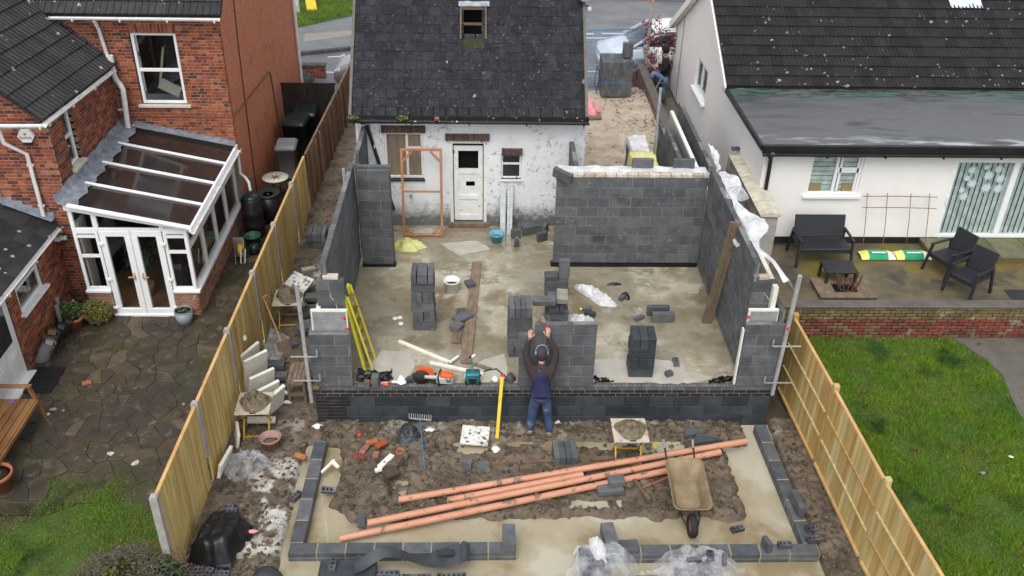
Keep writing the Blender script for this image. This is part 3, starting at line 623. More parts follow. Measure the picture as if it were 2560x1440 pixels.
def strip_h(x, y): return float(-.86 + .1 * sst(2, 6, y) + .25 * sst(5.5, 9, y) + .08 * (fbm(x * 2, y * 2, 51) - .5) + .05 * ridges((x * 5, y * 5), 52) + .05 * fbm(x * 11, y * 11, 53, 5, .6))
def on_strip(rg):
    x, y = rg.uniform(-1.35, .0), rg.uniform(.1, 9.5) ; return (x, y, strip_h(x, y))
scatter('strip_rubble', 1500, on_strip, .006, .05, 'clod', seed=5)
scatter('cement_gravel', 900, lambda rg: (lambda x, y: (x, y, strip_h(x, y)))(rg.uniform(-1.0, -.1), rg.normal(4.5, .6)), .006, .03, 'rubble', seed=6)
def on_yard(rg):
    x, y = rg.uniform(5.3, 8.0), rg.uniform(4.8, 15.5); w = 1 if x > 6.9 or rg.random() < .3 else 0
    return (x, y, -.05 + .12 * float(sst(7.2, 8.0, x)) - .3 * float(sst(14.8, 15.9, y))) if w else None
scatter('yard_gravel', 2600, on_yard, .01, .06, 'rubble', seed=8)
scatter('slab_debris', 500, lambda rg: (rg.uniform(.5, 7.6), rg.uniform(.2, 5.9), .004), .004, .022, 'rubble', seed=9)

# left garden: patio, paving, lawn
struct('patio', G().b2(-9, -1.45, -1.9, 13.2, -1.2, -.93), 'joint')
def voronoi(pts, poly, k=14):
    out = []; P = np.array(pts)
    for i, p in enumerate(P):
        d = np.hypot(*(P - p).T); nb = np.argsort(d)[1:k + 1]; cell = [tuple(q) for q in poly]
        for j in nb:
            m = (P[j] + p) / 2; nr = P[j] - p; new = []
            for a in range(len(cell)):
                q0, q1 = np.array(cell[a]), np.array(cell[(a + 1) % len(cell)]); s0, s1 = (q0 - m) @ nr, (q1 - m) @ nr
                if s0 <= 0: new.append(tuple(q0))
                if s0 * s1 < 0: new.append(tuple(q0 + (q1 - q0) * s0 / (s0 - s1)))
            cell = new
            if len(cell) < 3: break
        if len(cell) >= 3: out.append((p, cell))
    return out
pat = thing('crazy_paving', 'dark wet crazy paving of irregular stones behind the red brick house', 'paving', (-4, 1, -.93))
pts = []
for j in range(46):
    for i in range(15):
        x, y = -6.2 + i * .345 + (j % 2) * .17 + random.uniform(-.26, .26), -2.4 + j * .33 + random.uniform(-.22, .22)
        if y > 3.75 and x < -3.2: continue
        pts.append((x, y))
for p, cell in voronoi(pts, [(-6.3, -2.6), (-1.46, -2.6), (-1.46, 12.8), (-6.3, 12.8)]):
    yb = -1.55 + .5 * math.sin(p[0] * 1.3 + 1) - (.9 if p[0] < -4.3 else 0)
    if p[1] < yb or p[1] > 9.8 or (p[1] > 3.6 and p[0] < -3.0): continue
    c = np.array(cell); ce = c.mean(0); sz = max(np.ptp(c[:, 0]), np.ptp(c[:, 1]))
    inn = []
    for q in c:
        v = q - ce; L = np.hypot(*v); inn.append(ce + v * max(0.2, (L - .005) / L))
    top = -.9 + random.uniform(-.006, .006); tx, ty = random.uniform(-.02, .02), random.uniform(-.02, .02)
    n = len(inn); mid = [ce + (q - ce) * .93 for q in inn]
    V = [(q[0], q[1], -.94) for q in inn] + [(q[0], q[1], top - .006 + tx * (q[0] - ce[0]) + ty * (q[1] - ce[1])) for q in inn] + [(q[0], q[1], top + tx * (q[0] - ce[0]) + ty * (q[1] - ce[1])) for q in mid]
    F = [(i, (i + 1) % n, n + (i + 1) % n, n + i) for i in range(n)] + [(n + i, n + (i + 1) % n, 2 * n + (i + 1) % n, 2 * n + i) for i in range(n)] + [tuple(range(2 * n, 3 * n))]
    obj('paving_stone', G().add(V, F), 'stone', pat)
struct('lawn_left', G().prism([(-20, -20), (-1.62, -20), (-1.62, -2.0), (-2.3, -1.95), (-3.0, -1.9), (-3.6, -1.95), (-4.2, -2.3), (-4.6, -2.7), (-5.2, -3.0), (-9, -3.4), (-20, -3.4)], -1.15, -.915), 'lawn_soil')
def grass(name, n, fn, seed, h0=.035, h1=.08, w=.011):
    rg = np.random.default_rng(seed); P = fn(rg, n); n = len(P); an = rg.random(n) * 2 * PI; h = rg.uniform(h0, h1, n) * (.55 + 1.0 * sst(.3, .7, fbm(P[:, 0] * 2.2, P[:, 1] * 2.2, seed))); ln = rg.uniform(.3, 1.3, n) * h
    dx, dy = np.cos(an), np.sin(an); b = rg.random(n) * 2 * PI; V = np.empty((n, 3, 3))
    V[:, 0] = P + np.stack([-dy * w / 2, dx * w / 2, 0 * h], 1); V[:, 1] = P + np.stack([dy * w / 2, -dx * w / 2, 0 * h], 1); V[:, 2] = P + np.stack([np.cos(b) * ln, np.sin(b) * ln, h], 1)
    obj(name, fastmesh(name, V.reshape(-1, 3), np.arange(3 * n).reshape(-1, 3), 'grass'), 'grass', kind='stuff')
def lawnL(rg, n):
    x = rg.uniform(-7, -1.6, n); y = rg.uniform(-5.2, -1.0, n)
    ed = np.where(x < -4.3, -2.15 - .5 * (-4.3 - x), -1.45 + .25 * np.sin(x * 1.3 + 1)) + .25 * rg.normal(size=n) * (rg.random(n) < .5) + .7 * (fbm(x * 2.2, y * 2.2, 71) - .5)
    k = (y < ed); return np.stack([x[k], y[k], np.full(k.sum(), -.92)], 1)
grass('grass', 95000, lawnL, 11, .02, .055)
def joint_moss(rg, n):
    x = rg.uniform(-6, -1.6, n); y = rg.uniform(-2.4, 3.2, n); k = fbm(x * 1.4, y * 1.4, 73) > .6; return np.stack([x[k], y[k], np.full(k.sum(), -.925)], 1)
grass('moss_tufts', 9000, joint_moss, 12, .01, .03)
# right garden
struct('lawn_right', G().prism([(9.0, -30), (40, -30), (40, 2.5), (9.0, 2.5)], -1.15, -.67), 'lawn_soil')
PATH = [(13.0, 2.46), (12.9, 1.9), (13.0, 1.35), (13.25, .75), (13.2, .2), (13.0, -.4), (13.0, -1.2), (14.6, -1.2), (14.7, 2.46)]
struct('garden_path', G().prism([(12.75, 2.46), (13.1, 1.7), (13.2, 1.2), (13.05, .6), (12.95, 0), (13.0, -.8), (13.25, -2.0), (14.2, -2.0), (13.75, -.8), (13.7, 0), (13.9, .7), (14.4, 1.2), (15.5, 1.3), (15.5, 2.46)], -.68, -.655), 'path')
def lawnR(rg, n):
    x = rg.uniform(8.95, 17.7, n); y = rg.uniform(-5.4, 2.47, n)
    l = 12.95 + .2 * np.sin(y * 1.4) - .28 * sst(1.5, 2.4, y); r = np.where(y > 1.25, 99, 13.85 + .12 * np.sin(y * 2) - .15 * (y < -.5)); k = ((x < l + .12 * (fbm(x * 3, y * 3, 75) - .5)) | (x > r)) ; return np.stack([x[k], y[k], np.full(k.sum(), -.675)], 1)
grass('grass', 250000, lawnR, 13, .035, .085, .012)
grass('verge_grass', 30000, lambda rg, n: (lambda x, y: (lambda k: np.stack([x[k], y[k], np.full(k.sum(), -.315)], 1))((y > 22.6 + np.maximum(0, (x + 4.0)) * .95) & (x < -1)))(rg.uniform(-7, -.5, n), rg.uniform(22.4, 29, n)), 14, .04, .1, .02)
struct('patio_right', G().b2(9.0, 22, 2.5, 5.35, -.9, 0), 'patio_r')
struct('side_passage', G().b2(8.2, 9.06, 5.6, 17, -.9, -.35), 'path')

# ================================================================ RED BRICK HOUSE
hs_ = thing('brick_house', 'two storey red brick house with dark tiled roofs and white gutters', 'house', (-5, 8, -.95))
FR = Fr((-7.6, 7.7, 0), (1, 0, 0), (0, -1, 0))       # main rear wall, u = x+7.6
FW = Fr((-7.6, 4.1, 0), (1, 0, 0), (0, -1, 0))       # wing rear wall
FS = Fr((-5.5, 4.1, 0), (0, 1, 0), (1, 0, 0))        # wing right wall, u = y-4.1
FL = Fr((-5.85, -2.2, 0), (0, 1, 0), (1, 0, 0))      # lean-to right wall, u = y+2.2
FSide = Fr((-2.9, 7.7, 0), (0, 1, 0), (1, 0, 0))
o_main = [(2.66, 3.7, 2.28, 3.95)]; o_wing = [(.62, 1.14, 2.0, 3.22)]; o_kit = [(4.15, 5.2, .24, 1.0)]; o_door = [(2.6, 3.8, -.93, .93)]
g = G(); wall(g, FR, 0, 4.69, -.95, 4.25, .28, o_main); wall(g, FW, 0, 2.1, -.95, 3.3, .28); wall(g, FS, 0.282, 3.6, -.95, 3.22, .28, o_wing); g.extr([FW.p(0, 3.3), FW.p(2.1, 3.3), FW.p(2.1, 3.33), FW.p(0, 5.15)], (0, .28, 0)); wall(g, FL, 0, 6.3, -.95, 1.0, .28, o_kit + o_door)
obj('wall', g, 'mortar', hs_)
br = bricks(FR, 2.12, 4.7, .95, 4.25, [(2.66, 3.7, 2.21, 4.16)]) + [b for b in bricks(FW, 0, 2.1, -.9, 4.8) if b[0].z < 3.3 + (-5.5 - b[0].x) * .866 - .05] + bricks(FS, 0, 3.6, 1.2, 3.225, [(.62, 1.14, 1.93, 3.3)]) + bricks(FL, 0, 6.3, -.9, .975, [(4.15, 5.2, .16, 1.1), (2.6, 3.8, -1, 1.1)]) + bricks(FR, .3, 2.12, 3.2, 4.25)
pieces(hs_, 'brick', BRICK, 'brick', br)
# flat arch over the rear window
for i in range(13): obj('arch_brick', BRICK, 'brick', hs_, FR.p(2.68 + i * .0835, 4.06, -.045), (0, PI / 2 + (i - 6) * .02, 0), (.98, 1, 1.1))
# side wall recedes: bricks by material, reds brightened for light the passage lacks
a = N('brick_side'); bt = a.n('ShaderNodeTexBrick'); cv = a.n('ShaderNodeCombineXYZ'); sx = a.n('ShaderNodeSeparateXYZ'); a.l(a.pos(), sx.inputs[0]); a.l(sx.outputs[1], cv.inputs[0]); a.l(sx.outputs[2], cv.inputs[1])
a.l(cv.outputs[0], bt.inputs['Vector']); bt.inputs['Scale'].default_value = 1; bt.inputs['Brick Width'].default_value = .225; bt.inputs['Row Height'].default_value = .075; bt.inputs['Mortar Size'].default_value = .009
bt.inputs['Color1'].default_value = (.42, .1, .042, 1); bt.inputs['Color2'].default_value = (.52, .155, .062, 1); bt.inputs['Mortar'].default_value = (.5, .27, .18, 1)
col = a.mix(a.math('MULTIPLY', a.step(a.noise(1.1, 5), .5, .7), .6), bt.outputs['Color'], (.5, .17, .06)); col = a.mix(a.math('MULTIPLY', a.step(a.noise(1.5, 5), .56, .7), .4), col, (.2, .06, .035))
M['brick_side'] = a.done(a.bsdf(col, .85, a.bump(bt.outputs['Fac'], -.3, .01)))
obj('side_wall', G().b2(-3.2, -2.9, 7.8, 16.0, -.95, 4.5), 'brick_side', hs_)
sp = G(); sp.tube([(-2.88, 9.15, 4.4), (-2.88, 8.95, 2.5), (-2.88, 8.82, -.7)], .012, 5); obj('cable', sp, 'black_plastic', hs_)
sp = G(); sp.tube([(-2.87, 7.75, 1.98), (-2.87, 8.45, 1.92), (-2.87, 11.8, 1.66), (-2.87, 11.9, 1.5), (-2.87, 12.3, -.8)], .018, 6); obj('waste_pipe', sp, 'rust', hs_)
sp = G(); sp.tube([(-2.83, 15.85, 4.3), (-2.83, 15.85, -.8)], .05, 8); obj('downpipe', sp, 'gutter_white', hs_)
# string course, window
g = G(); FR.box(g, 2.1, 4.71, 1.965, 2.0, -.02, .022); obj('brick_ledge', g, 'brick', hs_)
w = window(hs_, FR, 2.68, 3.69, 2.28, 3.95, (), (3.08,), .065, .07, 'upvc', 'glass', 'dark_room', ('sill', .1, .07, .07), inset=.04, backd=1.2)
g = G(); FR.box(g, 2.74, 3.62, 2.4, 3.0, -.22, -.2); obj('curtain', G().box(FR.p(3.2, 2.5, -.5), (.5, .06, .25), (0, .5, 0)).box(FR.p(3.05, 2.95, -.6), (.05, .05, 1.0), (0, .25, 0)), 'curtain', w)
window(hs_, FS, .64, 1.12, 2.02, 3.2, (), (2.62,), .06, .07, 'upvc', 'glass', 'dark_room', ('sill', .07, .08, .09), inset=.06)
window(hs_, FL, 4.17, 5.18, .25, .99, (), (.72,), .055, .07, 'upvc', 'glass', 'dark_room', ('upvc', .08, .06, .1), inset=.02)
# back door of the lean-to
g = G(); FL.box(g, 2.62, 3.78, -.92, .92, -.09, -.02, 0, .006); 
d = obj('door', g, 'upvc', hs_)
for (u0, u1, z0, z1) in ((2.78, 3.14, -.72, -.2), (3.26, 3.62, -.72, -.2)):
    g = G(); FL.box(g, u0, u1, z0, z1, -.02, -.008, 0, .008); FL.box(g, u0 + .07, u1 - .07, z0 + .07, z1 - .07, -.008, .004, 0, .008); obj('door_panel', g, 'upvc', d)
g = G(); FL.box(g, 2.8, 3.6, -.02, .78, -.02, -.012); obj('door_pane', g, 'car_glass', d)
g = G(); FL.box(g, 2.56, 3.84, -.95, -.86, -.05, .14, 0, .01); obj('doorstep', g, 'upvc', d)
# roofs
def tile_mesh(w=.3, l=.38, ribs=2, rh=.02, t=.03):
    """interlocking tile: u across, v up the slope, w = normal"""
    us = [0]; 
    for k in range(ribs): c = w * (k + .5) / ribs; us += [c - .03, c - .016, c + .016, c + .03]
    us += [w]; hs2 = [0] + [h for _ in range(ribs) for h in (0, rh, rh, 0)] + [0]; n = len(us); V = []
    for v, zo in ((0, t), (l, 0.0)): V += [(u, v, h + zo) for u, h in zip(us, hs2)]
    V += [(u, 0, -.004) for u in us]
    F = [(i, i + 1, n + i + 1, n + i) for i in range(n - 1)] + [(2 * n + i, 2 * n + i + 1, i + 1, i) for i in range(n - 1)] + [(0, n, 2 * n), (n - 1, 3 * n - 1, 2 * n - 1)]
    return G().add(V, F).mesh('tile')
def roof(parent, o, u, v, nu, nv, gu, gv, me, mat, name, stagger=0, skip=None, jit=.0, limit=300):
    """tile rows: o = eaves corner, u = along eaves (unit), v = up slope (unit)"""
    o = Vector(o); u = Vector(u).normalized(); v = Vector(v).normalized(); n = u.cross(v); R = Matrix((u, v, n)).transposed(); it = []
    for j in range(nv):
        for i in range(nu + (1 if stagger and j % 2 else 0)):
            a = (i - (stagger if j % 2 else 0)) * gu; w = gu
            if stagger and j % 2:
                if i == 0: a = 0; w = gu * (1 - stagger)
                elif i == nu: w = gu * stagger
            p = o + u * a + v * (j * gv)
            if skip and skip(p + u * w / 2 + v * gv / 2): continue
            Rj = R @ Euler((random.uniform(-jit, jit), random.uniform(-jit, jit), random.uniform(-jit * 1.4, jit * 1.4))).to_matrix()
            it.append((p + n * random.uniform(0, jit * .3), (w / gu, 1, 1), Rj.to_euler()))
    pieces(parent, name, me, mat, it, limit)
TILE = tile_mesh(); TILE_L = tile_mesh()
def sheet(a, b, c, d, t=.05): 
    n = (Vector(b) - Vector(a)).cross(Vector(d) - Vector(a)).normalized(); return G().extr([a, b, c, d], -n * t)
# wing roof (eaves along y at x=-5.42, rising to the left)
pw = math.atan2(1.42, 1.62); vw = (-math.cos(pw), 0, math.sin(pw)); ew = Vector((-5.46, 3.88, 3.42)); ed = Vector((.13, 3.6, -.15)).normalized()
dn = Vector((0, 0, -.012)); obj('wing_roof', sheet(ew + dn, ew + ed * 3.8 + dn, ew + ed * 3.8 + dn + Vector(vw) * 3.4, ew + dn + Vector(vw) * 3.4), 'wood_dark', hs_)
roof(hs_, ew, ed, vw, 13, 9, .292, .36, TILE_L, 'tile_left', 'roof_tile', jit=.004)
g = G(); g.b2(-9, -5.5, 7.74, 7.98, -.9, 4.2); obj('wall_behind', g, 'mortar', hs_)
def flash(F, a0, z0, a1, z1, h=.17, n=12, d=.02, name='lead_flashing', parent=None):
    """stepped lead on a wall: sawtooth strip over the roof line (a0,z0)-(a1,z1) in wall coordinates"""
    g = G(); zl = lambda t: z0 + (z1 - z0) * t; T = []
    for i in range(n):
        t0, t1 = i / n, (i + 1) / n; zt = max(zl(t0), zl(t1)) + h * (.5 + .06 * random.random()); T += [F.p(a0 + (a1 - a0) * t0, zt, d), F.p(a0 + (a1 - a0) * t1, zt, d)]
        g.extr([F.p(a0 + (a1 - a0) * t0, zl(t0) - .02, d), F.p(a0 + (a1 - a0) * t1, zl(t1) - .02, d), F.p(a0 + (a1 - a0) * t1, zt, d), F.p(a0 + (a1 - a0) * t0, zt, d)], F.n * .008)
    g.grid(lambda u, v: F.p(a0 + (a1 - a0) * u, zl(u) + .035 + .012 * float(vn(u * 20, v * 3, 2)), d + .01 + v * .17), 24, 3)
    return obj(name, g, 'lead', parent)
flash(FR, 2.2, 3.2, .2, 4.92, parent=hs_, n=14)
# main roof strip
pm_ = math.radians(38); vm = (0, math.cos(pm_), math.sin(pm_)); em = Vector((-7.3, 7.5, 4.42))
obj('main_roof', sheet(em + Vector((-2, 0, -.01)), (-2.78, 7.5, 4.41), Vector((-2.78, 7.5, 4.41)) + Vector(vm) * 6, em + Vector((-2, 0, -.01)) + Vector(vm) * 6), 'wood_dark', hs_)
roof(hs_, em, (1, 0, 0), vm, 15, 4, .3, .34, TILE_L, 'tile_left', 'roof_tile', jit=.004)
g = G(); g.box((-7.05, 7.42, 4.4), (.3, .4, .03), (.4, 0, .3)); g.box((-7.0, 7.6, 4.7), (.22, .9, .03), (.66, 0, .4)); obj('lead_valley', g, 'lead', hs_)
# lean-to roof
pl = math.radians(24); vl = (-math.cos(pl), 0, math.sin(pl)); el = Vector((-5.76, -2.3, 1.1))
obj('lean_to_roof', sheet(el + Vector((0, 0, -.01)), el + Vector((0, 6.25, -.01)), el + Vector((0, 6.25, -.01)) + Vector(vl) * 2.6, el + Vector((0, 0, -.01)) + Vector(vl) * 2.6), 'wood_dark', hs_)
SL2 = G().box((.15, .15, .004), (.296, .38, .008), (-.02, 0, 0)).mesh('slate')
roof(hs_, el, (0, 1, 0), vl, 21, 9, .3, .27, SL2, 'tile_left', 'roof_slate', .5, jit=.004)
flash(FW, 1.78, 1.16, -.5, 2.18, parent=hs_, n=12)
# gutters
def gutter(P, r=.06, name='gutter', mat='gutter_white', parent=hs_):
    g = G(); pts = [Vector(p) for p in P]
    prof = [(math.cos(t) * r, math.sin(t) * r) for t in np.linspace(PI, 2 * PI, 7)]; prof += [(x * .86, y * .86) for x, y in prof[::-1]]
    for a, b in zip(pts[:-1], pts[1:]):
        d = (b - a).normalized(); x = d.cross(Vector((0, 0, 1))).normalized(); g.extr([a + x * px + Vector((0, 0, pz)) for px, pz in prof], b - a)
        k = int((b - a).length / 1.3) + 1
        for i in range(k + 1): q = a.lerp(b, (i + .1) / (k + .2)); g.box(q + Vector((0, 0, -.05)), (.03 + abs(x.x) * .1, .03 + abs(x.y) * .1, .05))
    return obj(name, g, mat, parent)
gutter([(-7.1, 7.43, 4.36), (-2.8, 7.43, 4.36)]); gutter([(-5.3, 7.4, 3.2), (-5.41, 3.82, 3.36)], mat='paint_flaky'); gutter([(-5.38, 3.8, 3.35), (-7.4, 3.8, 3.33)])
gutter([(-5.7, -2.4, 1.06), (-5.7, 3.98, 1.06)], mat='paint_flaky')
g = G(); g.tube([(-5.53, 7.44, 4.3), (-5.53, 7.6, 4.05), (-5.45, 7.6, 3.3)], .042, 8); obj('downpipe', g, 'gutter_white', hs_)
g = G(); g.tube([(-5.4, 7.58, 3.45), (-5.4, 7.58, 3.0), (-5.36, 7.55, 2.9), (-5.25, 7.45, 2.82), (-5.22, 7.45, 2.72), (-5.3, 7.5, 1.8), (-5.3, 7.5, 1.62)], .062, 10); g.tube([(-5.4, 7.58, 3.3), (-5.4, 7.58, 3.47)], .072, 10); g.box((-5.36, 7.56, 2.2), (.2, .1, .03)); obj('soil_pipe', g, 'gutter_white', hs_)
g = G(); g.tube([(-6.3, 3.82, 3.3), (-6.3, 3.86, 2.95), (-6.0, 4.02, 2.65), (-6.0, 4.02, .75)], .042, 8); g.tube([(-6.0, 4.02, .95), (-6.0, 4.02, -.62), (-5.8, 3.9, -.78)], .042, 8)
for z in (2.4, 1.5, .3, -.4): g.box((-6.0, 4.05, z), (.13, .06, .04))
obj('downpipe', g, 'gutter_white', hs_)
g = G(); g.tube([(-5.95, 3.95, .8), (-5.62, 3.95, .8)], .055, 6); g.box((-5.9, 3.95, .8), (.32, .14, .1)); obj('hopper', g, 'gutter_white', hs_)
g = G(); g.tube([(-5.72, 3.3, -.72), (-5.7, 2.5, -.84)], .045, 8); obj('waste_pipe', g, 'gutter_white', hs_)
g = G(); g.tube([(-5.78, 3.2, -.2), (-5.78, 3.2, -.85)], .05, 8); g.tube([(-5.72, 3.0, -.25), (-5.72, 3.0, -.85)], .045, 8); obj('drain_pipe', g, 'bin_grey', hs_)
# alarm box (hexagonal bell box with its printed name)
al = thing('alarm_box', 'white hexagonal burglar alarm box on the brick wing wall', 'alarm', (-5.93, 4.07, 3.0))
g = G(); g.extr([(-5.93 + .165 * math.cos(PI / 3 * k), 4.09, 3.02 + .145 * math.sin(PI / 3 * k)) for k in range(6)], (0, -.07, 0)); obj('cover', g, 'white_plastic', al)
g = G(); g.box((-5.93, 4.055, 2.865), (.15, .06, .03)); obj('lens', g, 'black_plastic', al)
def text(s, size, loc, rot, mat, parent=None, ex=.001, name='lettering'):
    cu = bpy.data.curves.new('lettering', 'FONT'); cu.body = s; cu.size = size; cu.extrude = ex; cu.align_x = 'CENTER'; cu.align_y = 'CENTER'; t = bpy.data.objects.new('lettering', cu)
    C.objects.link(t); bpy.context.view_layer.update(); me = bpy.data.meshes.new_from_object(t.evaluated_get(bpy.context.evaluated_depsgraph_get())); bpy.data.objects.remove(t); me.materials.clear()
    return obj(name, me, mat, parent, loc, rot)
text('BeeSafe', .075, (-5.93, 4.018, 2.99), (PI / 2, 0, 0), 'black_plastic', al)
g = G(); g.extr([(-5.955, 4.016, 3.09), (-5.905, 4.016, 3.09), (-5.905, 4.016, 3.06), (-5.93, 4.016, 3.035), (-5.955, 4.016, 3.06)], (0, -.002, 0)); obj('emblem', g, 'orange', al)

# ================================================================ CONSERVATORY
cv_ = thing('conservatory', 'white framed lean-to conservatory with brown glazed roof against brick house', 'conservatory', (-4.2, 5.6, -.9))
FC = Fr((-5.32, 3.62, 0), (1, 0, 0), (0, -1, 0)); FCS = Fr((-3.02, 3.62, 0), (0, 1, 0), (1, 0, 0))
g = G(); wall(g, FC, 0, .5, -.9, -.31, .1); wall(g, FC, 1.8, 2.3, -.9, -.31, .1); wall(g, FCS, .0, 4.05, -.9, -.31, .1)
obj('dwarf_wall', g, 'mortar', cv_)
pieces(cv_, 'brick', G().box((0, 0, 0), (.215, .1025, .065), bev=.006).mesh('brick'), 'pale_brick', bricks(FC, 0, .48, -.9, -.3, bond='stretcher', d=.004) + bricks(FC, 1.82, 2.304, -.9, -.3, bond='stretcher', d=.004) + bricks(FCS, 0, 4.05, -.9, -.3, bond='stretcher', d=.004))
roofz = lambda x: 1.42 + (x + 3.0) * (-.16)
def rect(g, F, a0, a1, z0, z1, fw=.05, d0=-.07, d1=-.01):
    F.box(g, a0, a1, z0, z0 + fw, d0, d1, 0, .005); F.box(g, a0, a1, z1 - fw, z1, d0, d1, 0, .005); F.box(g, a0, a0 + fw, z0 + fw, z1 - fw, d0, d1, 0, .005); F.box(g, a1 - fw, a1, z0 + fw, z1 - fw, d0, d1, 0, .005)
def pane(F, a0, a1, z0, z1, par, d=-.04, mat='glass'): p = G(); F.box(p, a0, a1, z0, z1, d - .005, d + .005); return obj('pane', p, mat, par)
# front: side lights, double door, fan light
g = G(); rect(g, FC, 0, .5, -.26, 1.14, .065); FC.box(g, .065, .435, .52, .58, -.066, -.014); FC.box(g, .065, .435, .98, 1.04, -.066, -.014); rect(g, FC, 1.8, 2.3, -.26, 1.14, .065); FC.box(g, 1.865, 2.235, .62, .68, -.066, -.014); FC.box(g, 1.865, 2.235, .98, 1.04, -.066, -.014)
FC.box(g, .0, 2.3, 1.14, 1.2, -.075, -.008, 0, .005); FC.box(g, -.02, .5, -.32, -.26, -.1, .04, 0, .006); FC.box(g, 1.8, 2.36, -.32, -.26, -.1, .04, 0, .006)
g.extr([FC.p(0, 1.2, -.01), FC.p(.08, 1.2, -.01), FC.p(.08, 1.76, -.01), FC.p(0, 1.78, -.01)], (0, .06, 0)); FC.box(g, .44, .54, 1.2, 1.62, -.07, -.01); FC.box(g, 1.76, 1.84, 1.2, 1.34, -.07, -.01); FC.box(g, 2.2, 2.3, 1.2, 1.25, -.07, -.01)
fr = obj('front_frame', g, 'upvc', cv_)
for a0, a1, z0, z1 in ((.06, .44, -.2, .53), (.06, .44, .57, .99), (1.86, 2.24, -.2, .63), (1.86, 2.24, .67, .99)): pane(FC, a0, a1, z0, z1, fr)
p = G(); p.extr([FC.p(.08, 1.2, -.04), FC.p(2.22, 1.2, -.04), FC.p(2.22, 1.36, -.04), FC.p(.08, 1.72, -.04)], (0, .008, 0)); obj('pane', p, 'glass', fr)
for (a0, a1, hx) in ((.52, 1.145, 1.06), (1.155, 1.78, 1.24)):
    g = G(); rect(g, FC, a0, a1, -.86, 1.14, .125, -.075, -.002); d = obj('door', g, 'upvc', cv_); pane(FC, a0 + .12, a1 - .12, -.74, 1.02, d)
    g = G(); FC.box(g, hx - .015, hx + .015, -.02, .16, -.002, .012); FC.box(g, hx - .013, hx + .013, .06, .09, .012, .05); FC.box(g, hx - (.12 if hx < 1.1 else -.0), hx + (.0 if hx < 1.1 else .12), .062, .085, .03, .05); obj('handle', g, 'wood_cap', d)
    ex = a0 + .0 if hx < 1.1 else a1
    g = G()
    for z in (.85, .0, -.7): FC.box(g, ex - .05, ex + .05, z - .03, z + .03, -.002, .03, 0, .005)
    obj('hinge', g, 'upvc', d)
g = G(); FC.box(g, .46, 1.84, -.92, -.86, -.1, .03, 0, .006); obj('threshold', g, 'upvc', cv_)
# right side: four bays
g = G(); FCS.box(g, -.03, 4.05, -.32, -.25, -.09, .06, 0, .006); FCS.box(g, 0, 4.05, 1.13, 1.2, -.075, -.005); us = [0, .98, 1.96, 2.95, 3.98]
for u in us: FCS.box(g, u - (.0 if u == 0 else .05), u + .07, -.25, 1.13, -.08, -.005, 0, .005)
for i in range(4): FCS.box(g, us[i] + .07, us[i + 1] - .05, .68, .745, -.07, -.012); 
sf = obj('side_frame', g, 'upvc', cv_)
for i in range(4):
    s2 = G(); rect(s2, FCS, us[i] + .07, us[i + 1] - .05, .745, 1.13, .045, -.066, -.002); sash = obj('sash', s2, 'upvc', cv_); pane(FCS, us[i] + .1, us[i + 1] - .08, .77, 1.1, sash); pane(FCS, us[i] + .065, us[i + 1] - .045, -.25, .685, sf)
# roof of brown sheet with white bars, lead at the wall
E0, E1 = (-2.9, 1.25), (-5.25, 1.74)
for i in range(4):
    y0 = 3.55 + i * 1.03; y1 = y0 + 1.0; g = G(); g.extr([(E0[0], y0, E0[1]), (E0[0], y1, E0[1]), (E1[0], y1, E1[1]), (E1[0], y0, E1[1])], (0, 0, -.025)); obj('roof_panel', g, 'polycarb', cv_)
g = G()
for i in range(5):
    y = 3.535 + i * 1.03; g.bar((E0[0] + .02, y, E0[1] + .02), (E1[0], y, E1[1] + .03), .055 if i else .1, .05, bev=.006)
g.bar((-2.9, 3.48, 1.24), (-2.9, 7.65, 1.24), .05, .09); obj('glazing_bar', g, 'upvc', cv_)
gutter([(-2.84, 3.46, 1.22), (-2.84, 7.66, 1.2)], .055, 'gutter', 'gutter_white', cv_)
g = G(); g.extr([FC.p(-.04, 1.63, .03), FC.p(2.42, 1.15, .03), FC.p(2.42, 1.25, .03), FC.p(-.04, 1.78, .03)], (0, .05, 0)); obj('front_fascia', g, 'upvc', cv_)
g = G(); V = []; nseg = 24
for i in range(nseg + 1):
    y = 3.5 + 4.15 * i / nseg; w = .3 + .04 * math.sin(i * 2.1); V += [(-5.47, y, 1.95 + .02 * math.sin(i * 1.7)), (-5.4, y, 1.82), (-5.4 + w, y, 1.80 - w * .2 + .01 * math.sin(i * 3))]
g.add(V, [(i * 3 + k, i * 3 + k + 1, i * 3 + k + 4, i * 3 + k + 3) for i in range(nseg) for k in range(2)]); obj('lead_apron', g, 'lead', cv_)
flash(FR, 2.4, 1.76, 4.7, 1.28, .16, parent=cv_, n=13)
g = G(); g.tube([(-2.86, 7.55, 1.15), (-2.86, 7.5, .62), (-2.72, 7.4, .55), (-2.62, 7.25, .5), (-2.6, 7.22, .3)], .036, 8); obj('downpipe', g, 'gutter_white', cv_)
# inside: floor, back walls, curtain, box, plant, chair
obj('floor', G().b2(-5.4, -3.1, 3.74, 7.68, -.89, -.84), 'wood_floor', cv_)
g = G()
for i in range(26): g.b2(-3.14, -3.11, 4.0 + i * .13, 4.11 + i * .13, -.2, .66)
obj('blinds', g, 'maroon', cv_)
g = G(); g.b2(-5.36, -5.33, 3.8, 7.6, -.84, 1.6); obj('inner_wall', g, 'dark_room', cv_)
obj('curtain', G().grid(lambda u, v: (-5.24 + .05 * math.sin(u * 22), 3.72 + u * .35, -.6 + v * 1.9), 20, 1), 'curtain', cv_)
bx = obj('box_picture', G().box((-4.62, 4.7, .25), (.34, .06, .5), (0, .1, .3)), 'pink_bag', cv_)
obj('armchair', G().box((-3.75, 4.6, -.45), (.55, .5, .7), None, 0, .08), 'black_plastic', cv_)
